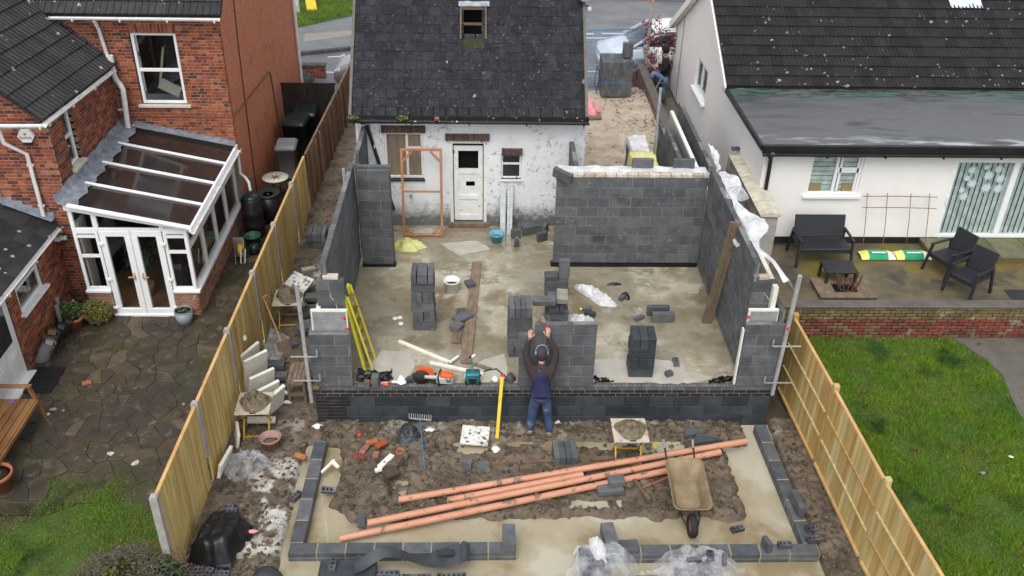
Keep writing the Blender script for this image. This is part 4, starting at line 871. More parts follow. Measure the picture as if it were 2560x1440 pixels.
# ================================================================ OLD WHITE COTTAGE
LINB = G().box((0, 0, 0), (.215, .1025, .065), bev=.006).mesh('brick')
ct = thing('old_cottage', 'derelict white cottage with a dark slate roof and a hole where the rooflight was', 'cottage', (2.7, 8, -.3))
FK = Fr((.2, 6.05, 0), (1, 0, 0), (0, -1, 0))
X = lambda x: x - .2
o_win = [(X(.8), X(1.66), 1.2, 2.31)]; o_dr = [(X(2.24), X(3.07), .08, 2.12)]; o_sm = [(X(3.39), X(3.85), 1.2, 1.82)]
g = G(); wall(g, FK, 0, 5.05, -.3, 2.72, .25, o_win + o_dr + o_sm); g.b2(.2, .45, 6.3, 9.7, -.3, 2.7); g.b2(5.0, 5.25, 6.3, 9.7, -.3, 2.7); g.b2(.2, 5.25, 9.7, 9.9, -.3, 2.6)
for x in (.22, 5.02): g.extr([(x, 6.0, 2.65), (x, 9.9, 2.65), (x, 7.95, 4.72)], (.2, 0, 0))
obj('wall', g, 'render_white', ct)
for (x0, n, z, w) in ((.75, 13, 2.4, .075), (2.15, 13, 2.22, .0755), (3.4, 6, 1.88, .078)):
    for i in range(n): obj('lintel_brick', LINB, 'brick_lintel' if 'brick_lintel' in M else M.setdefault('brick_lintel', pm('brick_lintel', None, 9, (.8, .9), (.5, 90), rnd=[(.085, .05, .044), (.11, .062, .052), (.075, .05, .048), (.12, .065, .052)])), ct, (x0 + (i + .5) * w, 6.032, z), (0, PI / 2, 0), (.155 / .215, 1, (w - .01) / .065))
# slate roof: 45 degree pitch
vr = Vector((0, math.cos(PI / 4), math.sin(PI / 4))); e0 = Vector((.13, 5.82, 2.78)); nr_ = Vector((0, -1, 1)).normalized()
hole = [(2.5, 3.03, 4.08, 4.58)]
def in_hole(p): return (2.48 < p.x < 3.04 and 4.06 < p.z < 4.6) or (2.78 < p.x < 2.98 and 3.82 < p.z < 3.9) or (3.2 < p.x < 3.33 and 4.33 < p.z < 4.45)
g = G(); q = lambda x, z: Vector((x, 5.82 + (z - 2.78), z)) - nr_ * .02
for (x0, x1, z0, z1) in ((.15, 2.5, 2.78, 4.9), (3.03, 5.25, 2.78, 4.9), (2.5, 3.03, 2.78, 4.08), (2.5, 3.03, 4.58, 4.9)): g.extr([q(x0, z0), q(x1, z0), q(x1, z1), q(x0, z1)], -nr_ * .04)
g.extr([(.15, 7.92, 4.88), (5.25, 7.92, 4.88), (5.25, 10.1, 2.7), (.15, 10.1, 2.7)], (0, -.03, -.04)); obj('roof_deck', g, 'wood_dark', ct)
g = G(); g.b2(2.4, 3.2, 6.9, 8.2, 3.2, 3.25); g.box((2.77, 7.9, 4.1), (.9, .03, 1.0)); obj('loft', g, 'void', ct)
SLATE = G().box((.128, .2, .012), (.243, .44, .014), (-.03, 0, 0), 0, .003).mesh('slate')
roof(ct, e0, (1, 0, 0), vr, 20, 14, .256, .218, SLATE, 'slate', 'roof_slate', .5, in_hole, .006, 300)
g = G(); g.tube([(.1, 7.93, 4.9), (5.28, 7.93, 4.9)], .09, 8); obj('ridge_tiles', g, 'slate', ct)
rf = lambda x, z, d=0: tuple(Vector((x, 5.82 + (z - 2.78), z)) + nr_ * d)
g = G(); g.bar(rf(2.49, 4.05, .03), rf(2.49, 4.6, .03), .035, .09); g.bar(rf(3.04, 4.05, .03), rf(3.04, 4.6, .03), .035, .09); g.bar(rf(2.47, 4.6, .03), rf(3.06, 4.6, .03), .035, .09); g.bar(rf(2.5, 4.33, 0), rf(3.03, 4.33, 0), .03, .05)
obj('rooflight_frame', g, 'board', ct)
g = G().grid(lambda u, v: Vector(rf(2.44 + u * .68, 4.6 + v * .09, .06 + .03 * float(vn(u * 9, v * 3, 4)))) , 14, 3); obj('rooflight_flashing', g, 'lead', ct)
g = G(); 
g.extr([rf(2.6, 3.95, .012), rf(2.98, 3.9, .012), rf(3.06, 4.05, .012), rf(2.86, 4.07, .012), rf(2.5, 4.05, .012)], nr_ * .012); obj('moss_patch', g, M.setdefault('moss', pm('moss', [(.022, .025, .009), (.045, .048, .017)], 14, (.9, .9), (1, 40))), ct)
g = G(); g.b2(.12, 5.27, 5.76, 5.82, 2.66, 2.8); obj('fascia', g, 'paint_black', ct)
gutter([(.1, 5.7, 2.73), (5.28, 5.7, 2.71)], .055, 'gutter', 'paint_black', ct)
g = G(); g.b2(.16, 5.24, 5.79, 5.805, 2.62, 2.66); obj('soffit_board', g, M.setdefault('maroon_paint', pm('maroon_paint', [(.06, .012, .012), (.1, .02, .02)], 6, (.6, .7), (.2, 30), spots=[('n', 9, .6, (.4, .3, .28), .04)])), ct)
g = G(); g.tube([(.36, 5.7, 2.7), (.38, 5.76, 2.64), (.43, 5.94, 2.58), (.46, 5.98, 2.5)], .036, 8); g.tube([(.46, 5.985, 2.5), (.94, 5.985, .45)], .04, 8); obj('downpipe', g, 'paint_black', ct)
g = G()
for x in (.14, 5.22): g.bar((x, 5.8, 2.78), (x, 7.93, 4.86), .06, .14)
obj('verge_board', g, 'path', ct)
# boarded window
w = window(ct, FK, X(.8), X(1.66), 1.2, 2.31, (X(1.3),), (), .055, .08, 'paint_flaky', M.setdefault('ply', pm('ply_board', [(.17, .13, .09), (.25, .2, .145)], 3, (.7, .8), (.2, 30), st=(6, 1, 1), spots=[('n', 1.5, .6, (.16, .17, .13), .2)])), None, ('paint_black', .02, .05, .05), sub=[(X(1.33), X(1.6), 1.88, 1.96)])
obj('window_head', G().b2(.76, 1.72, 6.02, 6.05, 2.31, 2.35), 'paint_flaky', w)
# back door
g = G(); FK.box(g, X(2.24), X(2.31), .08, 2.12, -.12, -.0); FK.box(g, X(3.0), X(3.07), .08, 2.12, -.12, -.0); FK.box(g, X(2.31), X(3.0), 2.06, 2.12, -.12, -.001); obj('door_frame', g, 'paint_flaky', ct)
g = G(); d0, d1 = -.1, -.06; xa, xb = X(2.33), X(2.98)
FK.box(g, xa, xa + .1, .12, 1.98, d0, d1); FK.box(g, xb - .1, xb, .12, 1.98, d0, d1); FK.box(g, xa + .1, xb - .1, 1.86, 1.98, d0, d1); FK.box(g, xa + .1, xb - .1, 1.3, 1.42, d0, d1); FK.box(g, xa + .1, xb - .1, .66, .76, d0, d1); FK.box(g, xa + .1, xb - .1, .12, .26, d0, d1); FK.box(g, xa + .1, xb - .1, .26, .66, d0, d1 - .02)
FK.box(g, xa + .1, xa + .27, .76, 1.3, d0, d1 - .02); FK.box(g, xb - .18, xb - .1, .76, 1.3, d0, d1 - .02); FK.box(g, xa + .27, xb - .18, .76, .98, d0, d1 - .02); FK.box(g, xa + .27, xb - .18, 1.1, 1.3, d0, d1 - .02)
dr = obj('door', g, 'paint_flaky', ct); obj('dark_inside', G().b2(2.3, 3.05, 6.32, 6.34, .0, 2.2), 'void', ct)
g = G(); g.b2(2.2, 3.12, 5.93, 6.06, .0, .1); obj('threshold', g, 'plank', ct)
window(ct, FK, X(3.39), X(3.85), 1.2, 1.82, (), (1.56,), .045, .07, 'paint_flaky', 'car_glass', None, ('paint_flaky', .03, .05, .04), inset=.04)
g = G()
for i in range(4):
    for k in range(2): g.b2(4.62 + i * .045, 4.65 + i * .045, 6.03, 6.045, 1.42 + k * .05, 1.45 + k * .05)
obj('air_brick', g, 'grey_mortar', ct)
g = G(); g.tube([(1.35, 6.06, .78), (1.35, 5.98, .78)], .03, 8); obj('pipe_stub', g, 'lead', ct)
# dish and floodlight on the right verge
dh = thing('satellite_dish', 'grey satellite dish at the right gable top of the white cottage', 'dish', (5.15, 7.8, 4.95)); g = G()
pr = [(.02, 0), (.12, .012), (.22, .045), (.28, .08), (.275, .085), (.2, .05), (.02, .012)]
g.lathe(pr, n=18); dm = g.mesh('dish'); obj('reflector', dm, 'bin_grey', dh, (5.2, 7.75, 5.0), (1.2, .3, .4)); obj('arm', G().tube([(5.2, 7.75, 5.0), (5.36, 7.5, 4.86)], .015, 6).tube([(5.2, 7.75, 5.0), (5.2, 7.9, 4.8)], .02, 6), 'bin_grey', dh)
fl = thing('security_light', 'small dome security light hanging off the cottage gable', 'lamp', (5.32, 7.75, 4.6)); obj('dome', G().lathe([(.02, .1), (.06, .06), (.075, 0), (.02, -.05), (0.001, -.06)], (5.34, 7.75, 4.55), 14), 'lamp_clear', fl); obj('bracket', G().bar((5.24, 7.75, 4.66), (5.34, 7.75, 4.64), .04, .03), 'black_plastic', fl)

# ================================================================ BUNGALOW
bu = thing('bungalow', 'cream rendered bungalow with a dark tiled roof and felted flat roof', 'bungalow', (12.5, 8, 0))
FB = Fr((9.07, 5.3, 0), (1, 0, 0), (0, -1, 0)); FG = Fr((9.07, 5.3, 0), (0, 1, 0), (-1, 0, 0)); B = lambda x: x - 9.07
o_w = [(B(10.12), B(11.28), 1.22, 2.17)]; o_s = [(B(13.28), B(16.2), .16, 2.1)]; o_g = [(5.65, 7.2, .95, 2.1)]
o_g = [(6.0, 7.45, 1.0, 1.95)]
g = G(); wall(g, FB, 0, 9, .16, 2.36, .28, o_w + o_s); wall(g, FG, 0.282, 9.85, -.5, 2.36, .28, o_g)
g.extr([(9.07, 8.4, 2.36), (9.07, 15.15, 2.36), (9.07, 11.8, 4.22), (9.07, 8.4, 2.5)], (.25, 0, 0)); g.extr([(9.07, 15.15, -.5), (9.07, 16.3, -.5), (9.07, 16.3, 1.72), (9.07, 15.15, 2.36)], (.25, 0, 0)); obj('wall', g, 'render_cream', bu)
g = G(); FB.box(g, -.02, 9, -.1, .165, -.25, .012); FG.box(g, 0, 11, -.6, -.3, -.25, .012); obj('plinth', g, 'paint_black', bu)
g = G(); FB.box(g, B(10.08), B(11.32), 2.17, 2.19, -.02, .02); 
w = window(bu, FB, B(10.12), B(11.28), 1.22, 2.17, (B(10.72),), (), .06, .07, 'upvc', 'glass', None, ('upvc', .06, .07, .07), sub=[(B(10.75), B(11.22), 1.74, 1.86), (B(10.78), B(10.83), 1.3, 2.1), (B(11.16), B(11.21), 1.3, 2.1)], inset=.03)
g = G()
for i in range(9): g.b2(10.14, 11.26, 5.41, 5.42, 1.2 + i * .11, 1.295 + i * .11)
obj('blind', g, 'blind', w); obj('cardboard_box', G().box((10.33, 5.385, 1.36), (.26, .03, .22)), 'cardboard', w); obj('cardboard_box', G().box((11.05, 5.385, 1.36), (.24, .03, .22)), 'cardboard', w)
g = G(); fw = .08
FB.box(g, B(13.28), B(16.2), .16, .24, -.12, .01, 0, .006); FB.box(g, B(13.28), B(16.2), 2.02, 2.1, -.12, .01, 0, .006); FB.box(g, B(13.28), B(13.37), .24, 2.02, -.12, .005, 0, .006); FB.box(g, B(14.62), B(14.75), .24, 2.02, -.1, .004, 0, .006); FB.box(g, B(16.1), B(16.2), .24, 2.02, -.12, .005, 0, .006)
sd_ = obj('sliding_door', g, 'upvc', bu); pane(FB, B(13.37), B(14.62), .24, 2.02, sd_, -.035); pane(FB, B(14.75), B(16.1), .24, 2.02, sd_, -.03)
g = G(); FB.box(g, B(13.3), B(13.34), 1.0, 1.22, .005, .05, 0, .006); obj('handle', g, 'upvc', sd_)
g = G()
for i in range(24): x = 13.36 + i * .118; g.box((x + .055, 5.395, 1.12), (.108, .006, 1.8), (0, 0, .25))
obj('vertical_blinds', g, 'blind', sd_); obj('dark_floor', G().b2(13.2, 16.3, 5.6, 6.4, .1, .14), 'wood_floor', sd_)
obj('room_back', G().b2(13.0, 16.4, 5.8, 5.85, .14, 2.3), 'dark_room', sd_)
# paper snowflakes on the left pane
def flake(x, z, r, k=6):
    g = G(); V = []
    for i in range(2 * k): a_ = PI * i / k; rr = r * (1 if i % 2 else .62); V.append((x + rr * math.cos(a_), 5.324, z + rr * math.sin(a_)))
    g.extr(V, (0, .003, 0))
    for i in range(k): a_ = 2 * PI * i / k; g.box((x + r * .95 * math.cos(a_), 5.325, z + r * .95 * math.sin(a_)), (.025, .003, .025), (0, .78, 0))
    obj('snowflake', g, 'snow', sd_)
for x, z, r in ((13.72, 1.83, .1), (14.02, 1.9, .05), (14.3, 1.86, .09), (14.12, 1.7, .12), (13.66, 1.63, .06), (14.4, 1.62, .11), (13.8, 1.5, .1), (14.15, 1.4, .12), (14.42, 1.38, .11), (13.62, 1.34, .06), (13.7, 1.18, .1)): flake(x, z, r, 8)
window(bu, FG, 6.02, 7.43, 1.02, 1.93, (6.72,), (), .07, .07, 'upvc', 'glass', 'blind', ('upvc', .1, .07, .1), inset=.02)
obj('wall_vent', G().b2(9.03, 9.07, 15.3, 15.36, .5, .62), 'sill', bu)
g = G(); g.tube([(9.05, 15.0, 3.0), (9.05, 15.0, -.3), (9.05, 15.1, -.3)], .012, 5); obj('cable', g, 'render_edge', bu)
g = G(); g.box((9.04, 9.4, 1.35 + .85), (.03, .1, .14)); obj('vent', g, 'sill', bu)
# flat roof over the rear
a = N('roof_felt'); sv = a.pos((.35, 1.6, 1)); n1 = a.noise(1.1, 6, sv, .65, .6); col = a.ramp(n1, [(.035, .038, .042), (.075, .077, .083), (.115, .115, .122), (.05, .053, .058)], .3, .7)
sx = a.n('ShaderNodeSeparateXYZ'); a.l(a.pos(), sx.inputs[0])
back = a.step(sx.outputs[1], 7.5, 8.2); col = a.mix(a.math('MULTIPLY', back, a.step(a.noise(3, 6, sv), .42, .55)), col, (.06, .13, .1)); col = a.mix(a.math('MULTIPLY', back, a.step(a.noise(7, 6, sv), .5, .58)), col, (.03, .035, .032))
fr_ = a.math('MULTIPLY', a.step(sx.outputs[1], 5.75, 5.35), a.step(a.noise(2.4, 5, sv), .5, .6)); col = a.mix(fr_, col, (.36, .41, .41)); col = a.mix(a.step(a.noise(9, 4, a.pos((1, 4, 1))), .7, .73), col, (.03, .03, .03))
M['felt'] = a.done(a.bsdf(col, a.math('MULTIPLY_ADD', a.step(n1, .4, .6), .3, .12), a.bump(a.noise(2, 3), .1, .02)))
g = G(); g.extr([(8.98, 5.2, 2.44), (18, 5.2, 2.44), (18, 8.55, 2.52), (8.9, 8.55, 2.52)], (0, 0, -.05)); obj('flat_roof', g, 'felt', bu)
g = G(); g.b2(9.07, 18, 5.22, 5.3, 2.36, 2.39); g.b2(8.95, 18, 5.1, 5.19, 2.28, 2.47, 0, .01); g.bar((8.94, 5.15, 2.4), (8.86, 8.6, 2.48), .06, .12); obj('fascia', g, 'black_plastic', bu)
gutter([(8.95, 5.06, 2.3), (18, 5.06, 2.3)], .06, 'gutter', 'black_plastic', bu)
g = G(); g.tube([(9.16, 5.05, 2.3), (9.18, 5.2, 2.15), (9.2, 5.24, 1.9), (9.2, 5.24, .0)], .045, 8); obj('downpipe', g, 'black_plastic', bu)
g = G(); g.extr([(8.99, 5.4, 2.33), (8.99, 8.3, 2.4), (8.99, 8.3, 2.25), (8.99, 5.4, 2.2)], (.08, 0, 0)); obj('barge_board', g, 'render_cream', bu)
# tiled roof
pb = math.atan(.53); vb = Vector((0, math.cos(pb), math.sin(pb))); eb = Vector((8.87, 8.42, 2.57))
obj('roof_deck', sheet(eb + Vector((.03, 0, -.02)), (18, 8.42, 2.55), Vector((18, 8.42, 2.55)) + vb * 3.95, eb + Vector((.03, 0, -.02)) + vb * 3.95), 'wood_dark', bu)
obj('rear_slope', sheet((8.9, 16.4, 1.75), (8.9, 11.9, 4.36), (18, 11.9, 4.36), (18, 16.4, 1.75)), 'tile', bu)
roof(bu, eb, (1, 0, 0), vb, 31, 12, .3, .335, tile_mesh(.3, .37, 3, .016), 'tile', 'roof_tile', jit=.004, limit=300)
g = G(); g.bar((8.83, 8.4, 2.5), (8.83, 11.85, 4.32), .03, .14); g.bar((8.97, 16.5, 1.66), (8.97, 11.85, 4.36), .16, .2); obj('bargeboard', g, 'render_cream', bu)
g = G(); g.bar(Vector((15.1, 10.95, 3.86)), Vector((15.78, 10.95, 3.86)), .12, .08); g.grid(lambda u, v: Vector((15.02 + u * .84, 10.8 + v * .5, 3.86 + v * .28 + .02 * float(vn(u * 8, v * 4, 9)))), 12, 4); g.bar((15.1, 10.95, 3.9), (15.1, 11.6, 4.25), .1, .1); g.bar((15.78, 10.95, 3.9), (15.78, 11.6, 4.25), .1, .1); obj('rooflight', g, 'snow', bu)
# copper stained band at the eaves
obj('eaves_band', G().b2(8.9, 18, 8.5, 8.53, 2.5, 2.57), M.setdefault('verdigris', pm('verdigris', [(.02, .03, .03), (.03, .05, .05), (.12, .3, .27)], 2, (.6, .7), None, st=(1, 1, 3), lo=.4, hi=.68)), bu)

# ================================================================ GARDEN WALLS AND FENCES
def planks_fence(root, x0, y0, x1, y1, zb, zt, side, mat, capmat, post, w=.1, rails=False, gravel=True, cap=True):
    """vertical overlapping boards between (x0,y0) and (x1,y1); side = +1 boards face +x"""
    L = math.hypot(x1 - x0, y1 - y0); n = int(L / w); d = Vector((x1 - x0, y1 - y0, 0)) / L; nm = Vector((d.y, -d.x, 0)) * side; rz = math.atan2(d.y, d.x)
    gz = .15 if gravel else .02
    H = zt - zb - gz - .03
    key = (round(w, 3), round(H, 2))
    if key not in BOARDS: BOARDS[key] = G().box((0, 0, 0), (w * 1.0, .014, H), (0, 0, .06)).mesh('board')
    for i in range(n):
        p = Vector((x0, y0, 0)) + d * (L * (i + .5) / n) + nm * .022; obj('board', BOARDS[key], mat, root, (p.x, p.y, zb + gz + H / 2 + random.uniform(-.004, .004)), (0, 0, rz + random.uniform(-.03, .03)))
    A = Vector((x0, y0, 0)); Bq = Vector((x1, y1, 0)); up = lambda z, o=0: (A + Vector((0, 0, z)) + nm * o, Bq + Vector((0, 0, z)) + nm * o)
    if cap: g = G(); g.bar(*up(zt - .015), .055, .03, bev=.004); obj('capping', g, capmat, root)
    if rails:
        for f in (.36, .68): z = zb + gz + H * f; g = G(); g.bar(*up(z, .042), .03, .038, bev=.004); obj('rail', g, mat, root)
        g = G(); g.bar(*up(zb + gz + .05, .05), .04, .05); obj('rail', g, capmat, root)
    if gravel: g = G(); g.bar(*up(zb + gz / 2 - .02, 0), .04, gz); obj('gravel_board', g, 'concrete_post' if post == 'c' else 'wood_gold', root)
BOARDS = {}
lf = thing('board_fence', 'new pale timber board fence with concrete posts beside the brick house patio', 'fence', (-1.5, 2, -.9))
fx = lambda y: -1.565 + (y + 3.65) * .0155
ys_ = [-3.65, -1.6, .44, 2.41, 4.39, 6.35]; 
for i in range(5): planks_fence(lf, fx(ys_[i]), ys_[i] + .06, fx(ys_[i + 1]), ys_[i + 1] - .06, -.92, .9, 1, 'wood_new', 'wood_cap', 'c')
planks_fence(lf, fx(6.35), 6.41, fx(7.9), 7.92, -.8, .9, 1, 'wood_new', 'wood_cap', 'c')
PO = G().b2(-.055, .055, -.05, .05, -1.1, .0).box((0, 0, .012), (.09, .08, .03), None, 0, .01)
PO = PO.mesh('post')
for y in ys_: obj('post', PO, 'concrete_post', lf, (fx(y), y, .93))
of = thing('old_board_fence', 'older dark brown board fence continuing behind the new pale one', 'fence', (-1.3, 11, -.8))
ox = lambda y: -1.36 + (y - 7.95) * .04
for i in range(4): planks_fence(of, ox(7.97 + i * 1.82), 7.97 + i * 1.82, ox(9.75 + i * 1.82), 9.75 + i * 1.82, -.7, .93, 1, 'wood_old', 'plank', 'w', .13, False, True)
g = G()
for i in range(4):
    y = 8.4 + i * 1.8
    for k in range(3): g.bar((ox(y + k * .55) + .055, y + k * .55, -.6), (ox(y + k * .55) + .055, y + k * .55, .88), .04, .035)
obj('batten', g, 'wood_old', of)
rf_ = thing('board_fence', 'new golden timber fence with rails on show beside the right hand lawn', 'fence', (8.8, -2, -.9))
yr = [.92, -1.19, -3.38, -5.5]; xr = [8.72, 8.8, 8.86, 9.0]
for i in range(3): planks_fence(rf_, xr[i], yr[i] - .06, xr[i + 1], yr[i + 1] + .06, -.9, .9 - .0 * i, 1, 'wood_gold', 'wood_cap', 'w', .105, True)
PW = G().b2(-.05, .05, -.05, .05, -1.0, .97, 0, .008).mesh('post')
for i in range(4): obj('post', PW, 'wood_gold', rf_, (xr[i] + .02, yr[i], 0))
bf = thing('dark_fence', 'black stained timber gate panel closing the passage beside the bins', 'fence', (-1.9, 12.95, -.9))
bf_me = G().b2(-2.86, -2.755, 12.93, 12.95, -.88, .9).mesh('board')
for i in range(14): obj('board', bf_me, 'wood_dark', bf, (i * .11, 0, 0))
obj('rail', G().b2(-2.88, -1.3, 12.94, 12.99, .86, .92), 'wood_dark', bf)
MOSSB = G().box((0, 0, 0), (.215, .1025, .065), bev=.006).mesh('brick')
def brickwall(name, label, F, a0, a1, z0, z1, mat, mortar, t=.22, cop=None, coph=.05, **k):
    r = thing(name, label, 'wall', tuple(F.p((a0 + a1) / 2, z0))); g = G(); F.box(g, a0, a1, z0, z1, -t, 0); obj('core', g, mortar, r)
    pieces(r, 'brick', G().box((0, 0, 0), (.215, .1025, .065), bev=.006).mesh('brick'), mat, bricks(F, a0, a1, z0, z1, **k))
    for b in r.children:
        if name == 'retaining_wall' and b.name.startswith('brick') and b.location.z > -.24: b.data = MOSSB
    if cop: g = G(); F.box(g, a0 - .03, a1 + .03, z1, z1 + coph, -t - .03, .035, 0, .01); obj('coping', g, cop, r)
    return r
M['wall_r'] = pm('brick_retaining', None, 7, (.75, .9), (.5, 80), rnd=[(.19, .05, .035), (.22, .065, .045), (.15, .045, .035), (.17, .12, .06), (.2, .055, .04), (.12, .05, .04)], spots=[('n', 2.4, .6, (.3, .25, .2), .08), ('n', 1.2, .56, (.1, .085, .03), .12), ('n', 5, .66, (.05, .045, .03), .05)])
M['wall_moss'] = pm('brick_mossy', None, 7, (.8, .9), (.5, 80), rnd=[(.17, .125, .055), (.2, .15, .07), (.14, .105, .045), (.19, .11, .06), (.13, .11, .05)], spots=[('n', 3, .6, (.3, .25, .15), .08), ('n', 1.6, .58, (.06, .05, .03), .1)])
MOSSB.materials.append(M['wall_moss'])
rw_ = brickwall('retaining_wall', 'low red and mossy brick retaining wall between patio and lawn', Fr((9.05, 2.5, 0), (1, 0, 0), (0, -1, 0)), 0, 12.5, -.68, .07, 'wall_r', 'mortar', .2, 'path', .045, bond='stretcher')
o_ = thing('moss_step', 'long mossy paved step below the sliding patio door', 'step', (15, 4.9, 0)); obj('riser', G().b2(12.95, 18, 4.42, 5.28, 0, .11), 'patio_r', o_)
slab_me = G().box((0, 0, 0), (.74, .88, .04), bev=.006).mesh('paving_slab')
for i in range(6): obj('paving_slab', slab_me, 'mossy', o_, (13.32 + i * .755, 4.85, .132))
# ---------------- other low walls
M['wall_y'] = pm('brick_side_wall', None, 7, (.8, .9), (.5, 80), rnd=[(.16, .085, .06), (.2, .1, .075), (.13, .08, .065), (.22, .15, .12)], spots=[('n', 2, .58, (.3, .25, .2), .1)])
brickwall('side_wall', 'low brick boundary wall with concrete coping beside the cream bungalow', Fr((8.0, 7.6, 0), (0, 1, 0), (-1, 0, 0)), 0, 9.3, -.35, .36, 'wall_y', 'grey_mortar', .2, 'path', .06, bond='stretcher')
brickwall('front_wall', 'short red brick front garden wall by the road with a dark coping', Fr((-3.3, 17.2, 0), (1, 0, 0), (0, -1, 0)), 0, 1.0, -.6, -.05, 'brick', 'mortar', .22, 'kerb', .06, bond='stretcher')
brickwall('planting_wall', 'low dark brick front wall behind the pallet of blocks', Fr((7.3, 16.4, 0), (1, 0, 0), (0, -1, 0)), 0, 1.7, -.4, .12, 'wall_y', 'dark_mortar', .2, 'kerb', .05, bond='stretcher')
# coping wall between the plots
cw = thing('coping_wall', 'pale concrete block wall with cream stone copings beside the bungalow', 'wall', (9.0, 5.6, 0))
FCW = Fr((8.84, 4.1, 0), (0, 1, 0), (-1, 0, 0)); g = G(); g.b2(8.85, 9.2, 4.12, 7.3, -.9, 1.3); obj('core', g, 'render_edge', cw)
pieces(cw, 'block', G().box((0, 0, 0), (.44, .1, .215), bev=.005).mesh('block'), 'tan_block', blocks(FCW, 0, 3.2, -.05, 1.3))
cpm = G().extr([(-.21, 0, 0), (.21, 0, 0), (.23, 0, .05), (0, 0, .1), (-.23, 0, .05)], (0, .59, 0)).mesh('coping')
for i in range(5): obj('coping', cpm, 'coping', cw, (9.02, 4.06 + i * .6, 1.31 + random.uniform(-.004, .004)), (0, 0, random.uniform(-.006, .006)))
g = G(); g.b2(9.2, 9.62, 6.55, 6.85, -.5, 1.2); obj('pier', g, 'render_edge', cw); g = G(); g.extr([(9.16, 6.48, 1.2), (9.16, 6.92, 1.2), (9.16, 6.94, 1.25), (9.16, 6.7, 1.32), (9.16, 6.46, 1.25)], (.5, 0, 0)); obj('coping', g, 'coping', cw)

# ================================================================ HALF BUILT EXTENSION
def bwall(name, label, parts, mortar='block_mortar', mat='block', me=None):
    """parts: list of (Frame, a0, a1, z0, z1, start, depth)"""
    F, a0, a1, z0, z1 = parts[0][:5]; r = thing(name, label, 'wall', tuple(F.p((a0 + a1) / 2, z0, -.05))); g = G(); it = []
    for (F, a0, a1, z0, z1, st, dp) in parts: F.box(g, a0 + .006, a1 - .006, z0 + .004, z1 - .006, -dp + .006, -.005); it += blocks(F, a0, a1, z0, z1, (), st, 0, dp)
    obj('mortar', g, mortar, r); pieces(r, 'block', me or BLOCKS[mat], mat, it); return r
BLOCKS = {k: G().box((0, 0, 0), (.44, .1, .215), bev=.004).mesh('block') for k in ('block', 'dark_block')}
# front plinth: dark blocks below, three brick courses, open holes in the top course
FP = Fr((0, 0, 0), (1, 0, 0), (0, -1, 0)); W = 8.23
pw_ = thing('plinth_wall', 'long low front wall of dark blocks with three engineering brick courses on top', 'wall', (4.1, .05, -.9))
g = G(); FP.box(g, .01, W - .01, -.98, -.03, -.2, -.006); obj('mortar', g, 'dark_mortar', pw_)
g = G(); FP.box(g, .01, W - .01, -.222, -.012, -.1, -.004); obj('brick_mortar', g, 'grey_mortar', pw_)
it = []
for r in range(3): it += blocks(FP, .62 - .09 * (r % 2) if r else .56, W, -.9 + r * .225, -.675 + r * .225, (), r, 0, .1)
pieces(pw_, 'block', BLOCKS['dark_block'], 'dark_block', it)
ENG = G().box((0, 0, 0), (.215, .1025, .065), bev=.005).mesh('brick')
it = bricks(FP, 0, W, -.225, -.075, bond='stretcher', d=.001) 
for r in range(9): it += bricks(FP, 0, [.56, .56, .56, .53, .53, .53, .62, .62, .62][r], -.9 + r * .075, -.825 + r * .075, bond='stretcher' if r % 2 else 'flemish', d=.001)
pieces(pw_, 'brick', ENG, 'eng_brick', it)
HB = holed(); HBm = HB.mesh('brick')
for m_ in ('eng_brick', 'void'): HBm.materials.append(M[m_])
M['eng_top_lit'] = pm('brick_engineering_top_lit', None, 10, (.45, .6), (.3, 80), rnd=[(.1, .1, .108), (.125, .122, .13), (.085, .084, .092)])  # lighter copy of the engineering brick: light on the tops is painted in
HBm.materials[0] = M['eng_top_lit']
for i in range(36): obj('brick', HBm, 'eng_brick', pw_, (.1125 + i * .2285, .05, -.0375), (0, 0, random.uniform(-.004, .004)))
HL = holed(); HLm = HL.mesh('brick'); HLm.materials.append(M['loose_eng']); HLm.materials.append(M['void'])
# side walls
FLI = Fr((.36, .33, 0), (0, 1, 0), (1, 0, 0)); FLO = Fr((.1, .1, 0), (0, 1, 0), (1, 0, 0))
FRI = Fr((7.64, .3, 0), (0, 1, 0), (-1, 0, 0)); FRO = Fr((8.13, .1, 0), (0, 1, 0), (-1, 0, 0))
Fy = lambda y, x0=0: Fr((x0, y, 0), (1, 0, 0), (0, -1, 0))
bwall('left_wall', 'long grey block inner wall along the left side of the extension', [(FLI, 0, 4.05, .1, 1.9, 0, .1), (FLI, .02, 4.05, 1.9, 2.35, 1, .1)])
bwall('left_wall_outer', 'lower outer block skin beside the muddy strip on the left', [(FLO, 0, 3.6, -.9, .9, 0, .1), (FLO, 0, 1.2, .9, 1.125, 0, .1)])
bwall('left_front_pier', 'grey block pier at the left front corner holding the insulation board', [(Fy(0), .0, .7, 0, 1.125, 0, .1)])
bwall('left_inner_return', 'short inner block return behind the foil faced board, front left', [(Fy(.32), .16, .64, .0, 1.8, 0, .1), (Fy(.32), .16, .64, 1.8, 2.025, 1, .1)])
bwall('left_nib_wall', 'tall narrow grey block nib wall facing front beside the white cottage wall', [(Fy(4.2), .42, 1.08, 0, 2.25, 0, .1), (Fy(4.42), .42, 1.08, 0, 2.25, 0, .1)])
bwall('left_cottage_wall', 'block wall joining the left corner of the white cottage', [(Fr((.44, 4.52, 0), (0, 1, 0), (1, 0, 0)), 0, 1.5, .0, 2.475, 1, .1)])
bwall('back_wall', 'wide dark grey block back wall topped with cream bricks', [(Fy(4.2), 4.5, 7.64, .1, 2.125, 1, .1)])
g = G(); g.b2(4.46, 7.64, 4.19, 4.32, -.02, .09); dp_ = obj('damp_strip', g, 'dpm'); tag(dp_, 'black damp proof strip along the foot of the wide block back wall', 'damp strip')
